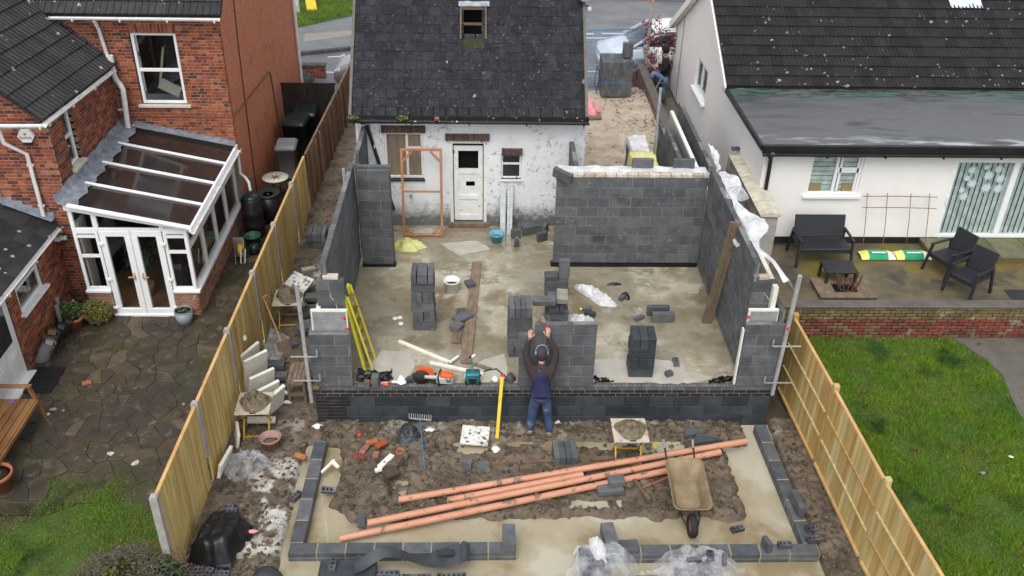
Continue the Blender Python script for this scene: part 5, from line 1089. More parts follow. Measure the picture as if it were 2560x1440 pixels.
g = G(); g.b2(.4, 1.12, 4.15, 4.32, -.02, .05); tag(obj('damp_strip', g, 'dpm'), 'crumpled black damp proof strip under the narrow block nib wall', 'damp strip')
cb = thing('cream_brick_course', 'row of cream bricks along the top of the wide block back wall', 'bricks', (6, 4.25, 2.13))
BUF = G().box((0, 0, 0), (.215, .1025, .065), bev=.004).mesh('brick')
for i in range(14): obj('brick', BUF, 'buff', cb, (4.72 + i * .225, 4.26, 2.165), (0, 0, random.uniform(-.01, .01)), (1, 1.1, 1.1))
bwall('back_wall_outer', 'outer block skin behind the wide back wall with white insulation showing', [(Fy(4.62), 4.55, 7.64, -.1, 2.15, 0, .1)])
g = G().grid(lambda u, v: (4.55 + u * 3.1, 4.36 + v * .3, 2.16 + .035 * float(vn(u * 12, v * 2, 5))), 60, 4); tag(obj('white_membrane', g, 'poly_white'), 'white sheet lying in the cavity behind the cream bricks', 'sheet')
bwall('right_wall', 'long grey block inner wall along the right side of the extension', [(FRI, .02, 3.9, .1, 2.125, 0, .1), (FRI, .1, 3.9, 2.125, 2.35, 1, .1)])
bwall('right_wall_outer', 'outer block skin of the right wall next to the golden fence', [(FRO, 0, 3.9, -.9, 1.575, 0, .1)])
bwall('right_front_pier', 'grey block pier at the right front corner beside the fence', [(Fy(0), 7.55, 8.23, 0, 1.35, 1, .1)])
bwall('right_inner_return', 'short inner block return behind the foil board, front right', [(Fy(.32), 7.64, 8.08, .0, 2.025, 0, .1)])
bwall('middle_panel_wall', 'freestanding block panel in front of the bricklayer', [(Fy(0), 3.63, 4.98, 0, 1.125, 0, .1), (Fy(0), 3.9, 4.98, 1.125, 1.35, 1, .1)])
FD = Fr((7.42, 4.72, 0), (0, 1, 0), (-1, 0, 0))
bwall('garage_wall_inner', 'inner block wall running back from the cream bricks towards the road', [(Fr((7.5, 4.75, 0), (0, 1, 0), (-1, 0, 0)), 0, 4.6, -.1, 1.25, 0, .1), (Fr((7.5, 4.75, 0), (0, 1, 0), (-1, 0, 0)), .1, 3.7, 1.25, 1.475, 0, .1)])
bwall('garage_wall_outer', 'outer block wall next to the bungalow gable, stepped down at its near end', [(Fr((8.05, 4.3, 0), (0, 1, 0), (-1, 0, 0)), 0, 5.4, -.4, 1.175, 0, .1), (Fr((8.05, 5.3, 0), (0, 1, 0), (-1, 0, 0)), .6, 4.6, 1.175, 1.625, 1, .1)])
bwall('cottage_nib_wall', 'short block wall standing off the right corner of the white cottage', [(Fr((4.9, 4.55, 0), (0, 1, 0), (-1, 0, 0)), 0, 1.45, -.1, 2.15, 1, .1)])
# insulation boards
def slab_(name, label, c, d, rot=None, mat='foam', face=None, cat='insulation board', group=None):
    g = G().box(c, d, rot, 0, .004); o = obj(name, g, mat); tag(o, label, cat, group); return o
def insul(label, x0, x1, y, z0, z1, t=.06):
    r = thing('insulation_board', label, 'insulation board', ((x0 + x1) / 2, y, z0)); obj('core', G().b2(x0, x1, y, y + t, z0, z1), 'foam', r); obj('facing', G().b2(x0 + .03, x1 - .02, y - .006, y - .001, z0, z1 - .03), 'foil', r)
    return r
insul('foil faced insulation board standing behind the left front pier with two red clips', .06, .68, .14, .3, 1.53)
insul('foil faced insulation board standing behind the right front pier', 7.6, 8.12, .14, .3, 1.56)
r = thing('insulation_board', 'white edged insulation board in the cavity of the right wall', 'insulation board', (7.95, 1, .3)); obj('core', G().b2(7.98, 8.06, .2, 4.0, .0, 1.98), 'foam', r)
r = thing('insulation_board', 'long white insulation board standing between the two garage walls', 'insulation board', (7.8, 6.5, 0)); obj('core', G().b2(7.74, 7.82, 4.75, 9.3, -.1, 1.6), 'foam', r); obj('facing', G().b2(7.73, 7.739, 4.75, 9.3, -.1, 1.56), 'foil', r)
r = thing('insulation_board', 'white insulation edge in the cavity of the left wall', 'insulation board', (.2, .5, .3)); obj('core', G().b2(.14, .21, .2, 3.5, .0, 1.5), 'foam', r)
slab_('insulation_strip', 'narrow insulation strip down the inner edge of the right pier', (7.53, .07, .62), (.03, .09, 1.2))
def clip(p, l, rot=(PI / 2, 0, 0)): r = thing('tie_clip', l, 'clip', p); obj('disc', G().lathe([(.0, -.012), (.034, -.012), (.034, 0), (.018, .008), (.02, .02), (0, .02)], (0, 0, 0), 10), 'red', r, p, rot); obj('pin', G().tube([(0, 0, 0), (0, 0, .07)], .006, 5), 'steel', r, p, rot); return r
clip((.62, .125, 1.38), 'red round clip on the foil board, upper of the two at the left pier'); clip((.66, .125, 1.15), 'red round clip on the foil board just above the left pier'); clip((7.6, .125, 1.42), 'red round clip on the edge of the right pier board'); clip((8.26, -.1, 1.33), 'red clip fixed to the right galvanised corner profile')
# corner profiles (galvanised box posts used as builder's lines)
def profile(label, p, q, br):
    r = thing('corner_profile', label, 'profile post', p); obj('post', G().bar(p, q, .06, .06, bev=.004), 'steel', r)
    for z, s in br: g = G(); f = (z - p[2]) / (q[2] - p[2]); x = p[0] + (q[0] - p[0]) * f; g.bar((x - .26 if s < 0 else x - .2, -.085, z), (x + .2 if s < 0 else x + .3, -.085, z), .02, .02); g.bar((x + (.2 if s < 0 else -.2), -.085, z), (x + (.2 if s < 0 else -.2), -.085, z + .14), .02, .02); obj('clamp', g, 'steel', r)
profile('galvanised corner profile post clamped to the left front pier', (-.05, -.06, -.3), (-.07, -.06, 2.2), ((.72, -1), (.2, -1))); profile('galvanised corner profile post clamped to the right front pier', (8.22, -.06, -.14), (8.28, -.06, 2.38), ((.95, 1), (.15, 1)))
# footings of laid-flat blocks
FB1 = G().box((0, 0, 0), (.44, .215, .1), bev=.006).mesh('block')
M['foot_block'] = M['wet_block']
def footing(name, label, p, q, n, mort='mortar_board'):
    r = thing(name, label, 'block footing', ((p[0] + q[0]) / 2, (p[1] + q[1]) / 2, -1.0)); p = Vector((*p, 0)); q = Vector((*q, 0)); d = (q - p).normalized(); rz = math.atan2(d.y, d.x); L = (q - p).length / n
    for i in range(n):
        c = p + d * (L * (i + .5))
        for k in range(2): obj('block', FB1, 'foot_block', r, (c.x, c.y, -.77 - .11 * k), (0, 0, rz + random.uniform(-.008, .008)), ((L - .022) / .44, 1, 1))
    g = G(); g.bar((p.x, p.y, -.83), (q.x, q.y, -.83), .2, .205); obj('mortar', g, M.setdefault('mortar_joint', pm('mortar_joint', [(.24, .21, .14), (.36, .32, .23)], 9, (.8, .9), (.6, 50))), r); return r
footing('block_footing', 'left row of footing blocks running from the house wall to the near corner', (.15, -.62), (.13, -2.98), 5)
footing('block_footing', 'near row of footing blocks left of the gap', (.02, -3.09), (3.54, -3.09), 8)
footing('block_footing', 'near row of footing blocks right of the gap', (5.0, -3.16), (8.25, -3.16), 7)
footing('block_footing', 'right row of footing blocks beside the golden fence', (8.06, -.2), (8.14, -3.04), 6)
# ================================================================ LOOSE THINGS
def at(px, py, z):
    """point at height z that the photograph shows at (px, py): used only to read positions on real surfaces"""
    d = F_ * 2357.33 + R_ * (px - 1280) - U_ * (py - 720); return CAM + d * ((z - CAM.z) / d.z)
def mud(x, y): return max(float(mudh(np.array([float(x)]), np.array([float(y)]))[0]), WATER)
LB = {m: G().box((0, 0, 0), (.44, .1, .215), bev=.005).mesh('block') for m in ('block', 'wet_block', 'tan_block', 'dark_block')}
def lb(loc, rot, label, group=None, mat='block', sc=None, name='concrete_block'): return tag(obj(name, LB[mat], mat, None, loc, rot, sc), label, 'block', group)
LAY = ('topmost', 'second', 'third', 'fourth', 'fifth', 'lowest'); ACR = ('leftmost', 'second', 'third', 'rightmost'); DEP = ('front', 'second', 'third', 'rear')
def stack(x, y, z, rz, layers, label, group, mat='block', n=4, bw=.1):
    """A = blocks side by side pointing away, B = blocks lying across; label ends the sentence '<which> block of ...'"""
    c, s = math.cos(rz), math.sin(rz); K = len(layers)
    for k, t in enumerate(layers):
        zz = z + .1075 + .2155 * k; jx, jy = random.uniform(-.012, .012), random.uniform(-.012, .012); d = K - 1 - k
        for i in range(n):
            o = (i - (n - 1) / 2) * (bw + .004); px, py, r = (o, 0, PI / 2) if t == 'A' else (0, o, 0); w = (ACR if t == 'A' else DEP)[i if i < n - 1 else 3]
            px += jx + random.uniform(-.006, .006); py += jy + random.uniform(-.006, .006)
            lb((x + c * px - s * py, y + s * px + c * py, zz), (0, 0, rz + r + random.uniform(-.012, .012)), (f'{w} block in the {LAY[5] if k == 0 else LAY[d]} layer of ' if K > 1 else f'{w} block of ') + label, group, mat, (1, bw / .1 * .985, .99))
stack(1.86, 1.95, .005, .0, 'BABABA', 'the tall stack by the white bucket', 'blocks in the stack by the white bucket')
stack(3.68, 1.12, .005, .03, 'ABBBA', 'the stack just left of the panel', 'blocks in the stack left of the panel')
stack(5.88, .47, .005, -.03, 'BABA', 'the blue grey stack at right', 'dense blocks in the right hand stack', 'dark_block', 3, .14)
stack(4.42, 1.95, .005, .02, 'ABA', 'the untidy stack behind the panel', 'blocks in the untidy stack', 'block', 3)
lb((4.16, 1.72, .72), (PI / 2, 0, .02), 'grey block laid flat across the top of the untidy stack'); lb((4.18, 1.42, .42), (PI / 2, 0, PI / 2), 'pale topped block lying on the front of the untidy stack', None, 'wet_block')
stack(4.17, 1.4, .005, 0, 'A', 'the cream smeared pair under the untidy stack', 'low blocks under the pale one', 'tan_block', 2); lb((4.17, 1.42, .27), (PI / 2, 0, PI / 2), 'cream smeared block under the pale topped block', None, 'tan_block', (1, 1, 1.2))
lb((4.52, 1.85, .74), (PI / 2, 0, 1.5), 'cream mortar smeared block lying beside the flat block on the untidy stack', None, 'tan_block', (.9, 1, 1))
stack(4.5, 3.1, .005, .0, 'BB', 'the low stack behind the untidy one', 'blocks in the low rear stack'); lb((4.64, 3.0, .66), (0, PI / 2, .1), 'grey block stood upright on the low rear stack'); lb((4.38, 3.0, .49), (PI / 2, 0, 0), 'small flat block beside the upright one on the low rear stack', None, 'wet_block', (.6, 1, 1))
lb((6.5, 2.32, .1075), (0, 0, .0), 'pale block on edge, the rear of a pair on the floor', None, 'wet_block'); lb((6.56, 2.08, .1075), (0, 0, .02), 'pale block on edge, the front of a pair on the floor', None, 'wet_block')
# dark blocks behind the door opening
for k, (px, py, rz, rx, s) in enumerate(((1290, 585, .2, 0, .5), (1330, 575, .35, 0, 1), (1315, 560, .05, PI / 2, 1), (1355, 592, .5, 0, .55), (1292, 605, 1.5, 0, .35), (1362, 572, 1.2, 0, .5))):
    p = at(px, py, .1); lb((p.x, p.y, .1075 if not rx else .055), (rx, 0, rz), ['half block at the left end of the dark block pile by the door', 'whole block slanting at the middle of the dark block pile by the door', 'block lying flat against the white wall behind the dark pile', 'broken block at the right front of the dark pile by the door', 'small cut block standing apart in front of the dark pile', 'half block at the far right of the dark pile'][k], 'dark blocks by the back door', 'block', (s, 1, 1))
def flat(name, label, cat, P, z, t, mat, group=None, rot=None): g = G().prism([(p[0], p[1]) for p in P], z, z + t); return tag(obj(name, g, mat), label, cat, group)
# planks
def plank(label, p, q, w=.2, t=.04, mat='plank', name='plank'): return tag(obj(name, G().bar(p, q, w, t, bev=.006), mat), label, 'plank')
plank('long weathered scaffold plank lying across the wet floor', (2.86, 4.3, .03), (2.69, .66, .03)); plank('shorter split plank lying beside the long one on the wet floor', (2.56, 2.5, .03), (2.49, 1.3, .03), .17)
plank('tall brown plank leaning against the right block wall', (7.43, 2.03, .02), (7.6, 1.74, 2.42), .2, .045)
for px, py, rz, s, l in ((1175, 708, .4, (.4, .6, 1), 'small broken block piece on the far part of the long plank'), (1158, 792, .7, (.9, .7, 1), 'dark diamond shaped broken block on the planks'), (1142, 815, -.5, (.5, .8, 1), 'grey half block in front of the diamond shaped one on the planks'), (1155, 782, .1, (.3, .6, 1), 'tiny block piece behind the diamond shaped one on the planks')): p = at(px, py, .09); lb((p.x, p.y, .09), (PI / 2 + .02, 0, rz), l, None, 'block', s)
for px, py, rz, sc, l in ((1690, 905, 1.55, 1, 'holed brick on the wet floor at the right'),): p = at(px, py, .04); tag(obj('loose_brick', HLm, 'loose_eng', None, (p.x, p.y, .036), (0, 0, rz)), l, 'brick')
for px, py, rz, s, m, l in ((1672, 935, .4, (.3, 1, .45), 'wet_block', 'small grey half block near the holed brick'), (1598, 795, .6, (.5, .8, .3), 'wet_block', 'thin block sliver in front of the pair of blocks'), (1465, 772, -.3, (.45, 1, .4), 'block', 'dark block piece behind the white bag on the floor'), (1475, 785, -.4, (.5, 1, .4), 'dark_block', 'dark brick right of the white bag'), (1555, 745, .9, (.4, .8, .35), 'wet_block', 'small slab piece beside the black rag')): p = at(px, py, .04); lb((p.x, p.y, .048), (0, 0, rz), l, None, m, s)
# foam offcuts on the slab
plank('long white insulation offcut lying on the wet floor, rear one', (1.4, 1.36, .03), (2.38, .69, .03), .07, .05, 'foam', 'foam_strip'); plank('long white insulation offcut lying behind the saw', (2.03, .67, .03), (3.02, .33, .03), .07, .05, 'foam', 'foam_strip'); plank('short white insulation offcut crossing the long one', (2.4, .62, .08), (2.55, .85, .05), .05, .04, 'foam', 'foam_strip'); plank('small cream offcut beside the plank end', (2.74, .78, .03), (2.86, .92, .03), .05, .04, 'foam', 'foam_strip')
flat('wood_offcut', 'brown slab of bark like timber beside the plank end', 'timber', [(2.8, .62), (3.1, .46), (3.16, .52), (2.86, .68)], .005, .03, 'plank')
for k, (px, py) in enumerate(((988, 795), (1002, 808), (1000, 793))): p = at(px, py, .02); tag(obj('mortar_blob', G().lathe([(.055, 0), (.06, .012), (.03, .03), (0, .032)], (p.x, p.y, .004), 9), 'foam'), ['white blob on the wet floor left of the block stack', 'second white blob nearer than the first on the wet floor', 'tiny white fragment touching the first white blob'][k], 'debris')
# bucket
def bucket(name, label, loc, r0, r1, h, mat, handle='steel', fill=None, spout=False):
    r = thing(name, label, 'bucket', loc); g = G(); n = 28; pr = [(r0, 0), (r1, h), (r1 + .012, h), (r1 + .012, h - .03), (r1 + .002, h - .03)]
    g.lathe([(r0, 0), (r1 * .98 + r0 * .02, h - .03), (r1 + .012, h - .03), (r1 + .012, h), (r1 - .006, h), (r0 - .006, .01), (.0005, .01)], n=n)
    if spout:
        g.v = [(x * (1 + (.13 if z > h * .8 else 0) * max(0, math.cos(math.atan2(y, x) - .5)) ** 8), y * (1 + (.13 if z > h * .8 else 0) * max(0, math.cos(math.atan2(y, x) - .5)) ** 8), z) for x, y, z in g.v]
    obj('body', g, mat, r, world=False)
    if fill: obj('contents', G().lathe([(.0005, h * .55), (r0 * .6, h * .54), (r0 + (r1 - r0) * .5, h * .5)], n=n), fill, r, world=False)
    g = G(); g.tube([((r1 + .01) * math.cos(t), (r1 + .01) * math.sin(t) * .75 - .02, h - .02 - .1 * math.sin(t)) for t in np.linspace(0, PI, 12)], .004, 5); obj('handle', g, handle, r, world=False); return r
bucket('bucket', 'white plastic bucket standing on the wet floor beside the plank', (2.35, 3.22, .0), .14, .165, .26, 'white_plastic', fill='void')
bucket('bucket', 'blue rubber bucket in front of the galvanised lintels', (3.3, 5.3, .0), .11, .16, .22, 'blue_bucket', fill='mortar_wet')
bucket('bucket', 'muddy pink builders bucket on the mud near the fence', (-.72, -.66, -.87), .12, .175, .28, 'pink_bucket', 'pink_bucket', 'mortar_wet', True)
# crumpled sheets
def crumple(name, label, cat, c, rx, ry, h, mat, seed, rz=0, n=34, group=None, z0=None, lob=.3, fold=1.0):
    c_, s_ = math.cos(rz), math.sin(rz)
    def f(u, v):
        a_ = 2 * PI * u; rr = v; lo = 1 + lob * (float(vn(3 + 2.2 * math.cos(a_), 3 + 2.2 * math.sin(a_), seed)) - .5) * 2
        x, y = rx * rr * lo * math.cos(a_), ry * rr * lo * math.sin(a_); q = 3.6 / math.sqrt(rx * ry); k = float(fbm(x * q + 40, y * q + 40, seed, 5, .62)); rd = abs(float(fbm(x * q * 1.2 + 9, y * q * 1.2 + 9, seed + 5, 3)) - .5) * 3.4
        z = h * (1 - rr ** 1.7) * (.1 + 1.1 * k) + h * .75 * fold * (1 - min(1, rd)) * (1 - rr ** 4) * .7
        return (c[0] + c_ * x - s_ * y, c[1] + s_ * x + c_ * y, c[2] + .006 + max(0, z) + .008 * k)
    return tag(obj(name, G().grid(f, n, n // 2), mat), label, cat, group)
crumple('yellow_sheet', 'crumpled yellow plastic sheet on the wet floor near the timber frame', 'sheet', (1.32, 5.0, 0), .36, .2, .2, 'poly_yellow', 11)
crumple('white_bag', 'crumpled white plastic bag lying in the middle of the right floor', 'bag', (5.3, 3.0, 0), .17, .52, .16, 'poly_white', 12, .75)
crumple('white_bag', 'white cement bag lying just behind the block panel', 'bag', (4.86, 2.02, 0), .33, .17, .16, 'poly_white', 13)
crumple('black_rag', 'small black rag on the floor beside a slab piece', 'rag', (5.93, 2.98, 0), .1, .13, .09, 'dpm', 14, 0, 20); crumple('black_rag', 'flat black scrap lying further back on the right floor', 'rag', (5.75, 3.46, 0), .16, .05, .04, 'dpm', 15, 0, 20)
tag(obj('yellow_cap', G().lathe([(.03, 0), (.035, .04), (.0, .05)], tuple(at(1452, 775, .1)), 10), 'yellow'), 'small yellow cap on the white cement bag', 'cap')  # small plastic cap lying on the cement bag
# timber frame leaning on the cottage, lintels
tf = thing('braced_timber', 'tall orange planed timber frame with corner braces leaning at the cottage window', 'frame', (1.63, 5.5, 0)); P = lambda u, v: Vector((1.2 + u * .86, 5.5 + v * .28, .02 + v * 2.03))
for k, (a_, b_) in enumerate((((0, 0), (0, 1)), ((1, 0), (1, 1)))): obj('upright', G().bar(P(*a_), P(*b_), .055, .045, bev=.004, up=(0, 1, .1)), 'timber_red', tf)
for v in (.012, .52, .988): obj('cross_rail', G().bar(P(.03, v), P(.97, v), .05 if v != .52 else .035, .045, bev=.004, up=(0, 1, .1)), 'timber_red', tf)
for a_, b_ in (((.03, .86), (.27, .97)), ((.97, .86), (.73, .97)), ((.03, .12), (.27, .02)), ((.97, .12), (.73, .02))): obj('brace', G().bar(P(*a_), P(*b_), .04, .045, bev=.004, up=(0, 1, .1)), 'timber_red', tf)
for k, (x, dx) in enumerate(((3.38, 0), (3.53, .02))):
    r = thing('steel_lintel', ['galvanised steel lintel leaning on the white wall, left one with smooth face', 'perforated galvanised steel lintel leaning on the white wall, right one'][k], 'lintel', (x + .05, 5.6, 0)); g = G(); a_ = Vector((x, 5.6, .01)); b_ = Vector((x + dx, 5.98, 1.05)); d = b_ - a_
    for q in ([(0, 0), (.12, 0), (.12, .09), (.115, .09), (.115, .006), (.005, .006), (.005, .09), (0, .09)],): g.extr([a_ + Vector((u, v * 1, 0)) for u, v in q], d)
    obj('channel', g, 'steel', r)
    if k:
        g = G()
        for i in range(16): g.box(a_ + d * ((i + .6) / 17) + Vector((.06, -.001, 0)), (.03, .004, .02))
        obj('perforations', g, 'bin_grey', r)
# ladder
ld = thing('stepladder', 'yellow stepladder stood upright against the inside of the left front pier', 'ladder', (.8, .6, 0)); LP = lambda y, f, dx=0: Vector((.88 - .26 * f + dx, y, .0 + 1.62 * f))
for y in (.42, .82): obj('stile', G().bar(LP(y, 0), LP(y, 1), .04, .12, up=(0, 1, 0), bev=.004), 'yellow_lad', ld); obj('rear_stile', G().bar(LP(y, 0, .14), LP(y, 1, .05), .03, .04, up=(0, 1, 0)), 'yellow_lad', ld)
for i in range(6): f = .1 + i * .16; obj('tread', G().bar(LP(.43, f, .04), LP(.81, f, .04), .09, .02, up=(0, 0, 1)), 'plank', ld)
# tools along the plinth
sw = thing('cutoff_saw', 'orange and grey petrol cut off saw lying on the front brick course', 'saw', (2.1, .12, 0)); g = G()
c0 = at(1062, 945, .1); c1 = at(1108, 945, .1)
pts = [(math.cos(t) * .17, math.sin(t) * .17) for t in np.linspace(-.35, PI + .9, 15)]; g.extr([(c0.x + a_, .16, .16 + b_) for a_, b_ in pts] + [(c0.x - .02, .16, .13)], (0, -.07, 0)); obj('guard', g, 'orange', sw)
obj('blade', G().lathe([(.0005, -.006), (.15, -.006), (.15, .006), (.0005, .006)], n=24), 'black_iron', sw, (c0.x - .06, .08, .15), (PI / 2, 0, 0)); obj('arm', G().bar((c0.x, .08, .17), (c1.x, .08, .13), .05, .06, bev=.008), 'saw_grey', sw)
obj('engine', G().box((c1.x + .03, .1, .1), (.3, .17, .16), (0, .15, .1), 0, .03), 'saw_grey', sw); obj('cover', G().box((c1.x + .06, .1, .19), (.24, .16, .1), (0, .25, .1), 0, .03), 'orange', sw); obj('front_handle', G().tube([(c1.x - .06, -.02, .02), (c1.x - .09, -.02, .2), (c1.x - .06, .03, .31), (c1.x - .04, .12, .3), (c1.x - .04, .2, .12)], .014, 7), 'black_plastic', sw); obj('filter_cap', G().lathe([(.05, 0), (.05, .02), (.0, .03)], n=12), 'bin_grey', sw, (c1.x + .1, .0, .16), (PI / 2, 0, 0))
p = at(1182, 950, .1); rd = thing('site_radio', 'teal and black jobsite radio standing on the brick course', 'radio', (p.x, .1, 0)); obj('case', G().box((p.x, .12, .13), (.26, .17, .22), None, 0, .025), 'teal', rd); obj('speaker_panel', G().box((p.x, .03, .11), (.13, .02, .12), None, 0, .01), 'black_plastic', rd); obj('aerial', G().bar((p.x - .01, .12, .22), (p.x - .01, .2, .4), .03, .02), 'teal', rd); obj('top_rail', G().box((p.x, .16, .25), (.24, .04, .03), None, 0, .008), 'black_plastic', rd); obj('corner_bumper', G().box((p.x - .12, .05, .06), (.04, .05, .1), None, 0, .01).box((p.x + .12, .05, .06), (.04, .05, .1), None, 0, .01), 'black_plastic', rd)
lb((1.1, .03, .12), (0, PI / 2, 1.45), 'grey block stood on end among the black sheeting at the front left', None, 'wet_block', (.52, 1.2, .62)); lb((.95, .0, .06), (0, PI / 2, 1.4), 'small grey block beside the orange ball at the front left', None, 'wet_block', (.36, 1, .35))
tag(obj('orange_ball', G().lathe([(.0, -.035), (.025, -.025), (.035, 0), (.025, .025), (0, .035)], (1.03, .05, .06), 12), 'orange'), 'small orange plastic ball between two grey blocks', 'ball')
def sheetflat(name, label, P, mat, z, seed, amp=.05, cat='sheet', n=20):
    """four-cornered crumpled sheet"""
    P = [Vector(p) for p in P]
    def f(u, v):
        q = P[0].lerp(P[1], u).lerp(P[3].lerp(P[2], u), v); k = float(fbm(u * 4 + 3, v * 4 + 7, seed, 4, .6)); e = float(vn(u * 5, v * 5, seed + 2)) - .5
        return (q.x + e * .08, q.y + (float(vn(u * 5, v * 5, seed + 3)) - .5) * .08, q.z + z + amp * (abs(k - .5) * 3))
    return tag(obj(name, G().grid(f, n, n), mat), label, cat)
sheetflat('black_sheeting', 'black plastic sheeting bunched at the front left end of the floor', [(.76, .1, .02), (1.4, .1, .02), (1.35, .38, .0), (.8, .42, .0)], 'dpm', 0, 21, .16)
sheetflat('black_sheeting', 'grey black sheeting lying under the saw', [(1.5, .08, 0), (2.35, .08, 0), (2.25, .34, 0), (1.75, .38, 0)], 'dpc', 0, 22, .07); sheetflat('black_sheeting', 'torn black sheet edge at the foot of the right block pier', [(7.1, .1, 0), (7.6, .1, 0), (7.58, .3, 0), (7.2, .22, 0)], 'dpm', 0, 23, .08); sheetflat('black_sheeting', 'black sheet scrap beside the foot of the block panel', [(5.0, .1, 0), (5.35, .1, 0), (5.25, .2, 0), (5.05, .25, 0)], 'dpm', 0, 24, .08)
for k, (px, rz, m, l, L) in enumerate(((962, .1, 'pink_bag', 'pink foam gun can lying on the holed bricks', .16), (965, -.2, 'orange', 'orange nozzle tube lying beside the pink can', .1), (992, .0, 'white_plastic', 'white sealant tube lying on the holed bricks', .19))): p = at(px, 958 + (6 if k == 1 else 0), .05); tag(obj('sealant_tube', G().lathe([(.0, 0), (.026, 0), (.026, L * .8), (.01, L * .85), (.006, L), (0, L)], n=12), m, None, (p.x - L / 2, .06 + .02 * k - .05 * (k == 1), .03), (0, PI / 2, rz)), l, 'tube')
crumple('white_glove', 'crumpled white work glove on the holed bricks', 'glove', (1.55, .12, .02), .1, .09, .1, 'paper', 25, 0, 20)
tag(obj('cable', G().tube([(2.9, .2, .02), (3.05, .45, .02), (3.25, .5, .02), (3.4, .3, .02), (3.45, .12, .03)], .012, 6), 'rubber'), 'black cable curling on the floor behind the yellow level', 'cable')
crumple('paper_scrap', 'white paper scrap beside the yellow level top', 'paper', (3.22, .2, .0), .07, .06, .06, 'paper', 26, 0, 16); crumple('grey_rag', 'dark grey rag beside the foot of the block panel, left side', 'rag', (3.5, .18, .0), .1, .09, .14, 'dpc', 27, 0, 18)
lv = thing('spirit_level', 'long yellow spirit level leaning on the front plinth wall', 'level', (3.26, -.45, -.85)); a_, b_ = Vector((3.26, -.42, -.84)), Vector((3.35, -.02, .3)); obj('beam', G().bar(a_, b_, .06, .025, up=(0, -1, .3), bev=.003), 'yellow', lv); d = (b_ - a_)
for f in (.02, .98): obj('end_cap', G().bar(a_ + d * (f - .02), a_ + d * (f + .02), .064, .029, up=(0, -1, .3)), 'red' if f > .5 else 'yellow', lv)
obj('vial', G().bar(a_ + d * .48, a_ + d * .53, .03, .03, up=(0, -1, .3)), 'lime', lv)
# mortar boards on folding stands
def mboard(label, c, rz, h=.66, heap=1.0, seed=1):
    r = thing('mortar_board', label, 'mortar board', c, rz, 'mortar boards on yellow stands'); obj('board', G().box((0, 0, h), (.6, .62, .02), None, 0, .003), 'mortar_board', r, world=False)
    g = G().grid(lambda u, v: (lambda x, y: (x, y, h + .011 + heap * .2 * max(0, 1 - (x / .26) ** 2 - (y / .26) ** 2) ** .7 * (.15 + 1.5 * float(sst(.25, .75, fbm(x * 8 + seed, y * 8, seed, 4, .6)))) + .02 * float(vn(x * 26, y * 26, seed))))(.27 * v * math.cos(2 * PI * u) * (1 + .15 * math.sin(3 * 2 * PI * u)) + .02, .27 * v * math.sin(2 * PI * u)), 44, 18); obj('mortar', g, 'mortar_wet', r, world=False)
    for s in (-1, 1):
        for t in (-1, 1): obj('leg', G().bar((s * .22, t * .24, .0), (s * .22, -t * .24, h - .01), .025, .025), 'yellow_dirty', r, world=False)
    for y, z in ((.2, .07), (-.2, .07), (.22, h - .03), (-.22, h - .03)): obj('brace', G().bar((-.22, y, z), (.22, y, z), .022, .022), 'yellow_dirty', r, world=False)
    g = G(); g.box((.02, -.285, h + .011), (.11, .03, .003)); obj('hand_slot', g, 'void', r, world=False)
    return r
mb = mboard('mortar board on a yellow stand next to the board fence and pink bucket', (-1.03, -.22, -.86), .04, .66, .8, 3)
mboard('mortar board on a yellow stand in front of the plinth wall, right side', (5.53, -.97, -.85), 0, .66, .35, 5); mboard('mortar board on a yellow stand by the fence beside the shovel', (-1.04, 3.24, -.82), .05, .62, 1.1, 7)
# wheelbarrow
wb = thing('wheelbarrow', 'muddy wheelbarrow with its wheel towards the flooded trench', 'wheelbarrow', (6.35, -2.1, -.85)); g = G()
def rr(cx, cy, hx, hy, z, r, n=5): return [(cx + sx * (hx - r) + r * math.cos(t), cy + sy * (hy - r) + r * math.sin(t), z) for sx, sy, t0 in ((1, 1, 0), (-1, 1, PI / 2), (-1, -1, PI), (1, -1, 1.5 * PI)) for t in np.linspace(t0, t0 + PI / 2, n)]
def loops(g, Ls, m=0, cap=True):
    n = len(Ls[0]); V = [p for L in Ls for p in L]; F = [(i * n + k, i * n + (k + 1) % n, (i + 1) * n + (k + 1) % n, (i + 1) * n + k) for i in range(len(Ls) - 1) for k in range(n)]
    g.add(V, F, m, True)
    if cap: g.add(Ls[-1], [tuple(range(n))], m)
loops(g, [rr(0, -.02, .2, .3, .0, .1), rr(0, 0, .3, .52, .27, .12), rr(0, 0, .315, .535, .275, .12), rr(0, 0, .315, .535, .262, .12)], 0, False); loops(g, [rr(0, 0, .3, .52, .27, .12), rr(0, 0, .285, .5, .25, .12), rr(0, -.01, .19, .29, .015, .1)])
tilt = Euler((.14, 0, 0)); obj('tray', g, 'barrow', wb, (0, 0, .27), (.12, 0, 0), world=False)
for s in (-1, 1): obj('handle', G().tube([(s * .09, -.6, .15), (s * .14, -.45, .2), (s * .22, .3, .3), (s * .25, .95, .55)], .016, 7), 'black_iron', wb, world=False); obj('grip', G().tube([(s * .243, .84, .51), (s * .25, .99, .565)], .022, 8), 'bin_grey', wb, world=False); obj('leg', G().tube([(s * .2, .2, .29), (s * .22, .28, .0), (s * .2, .05, .0), (s * .17, -.1, .22)], .014, 6), 'black_iron', wb, world=False)
wl = obj('wheel', G().lathe([(.13, -.045), (.165, -.06), (.19, -.03), (.19, .03), (.165, .06), (.13, .045), (.13, -.045)], n=24), 'rubber', wb, (0, -.6, .16), (0, PI / 2, .0), world=False); obj('rim', G().lathe([(.0005, -.02), (.13, -.03), (.13, .03), (.0005, .02)], n=18), 'pink_bag', wb, (0, -.6, .16), (0, PI / 2, 0), world=False)
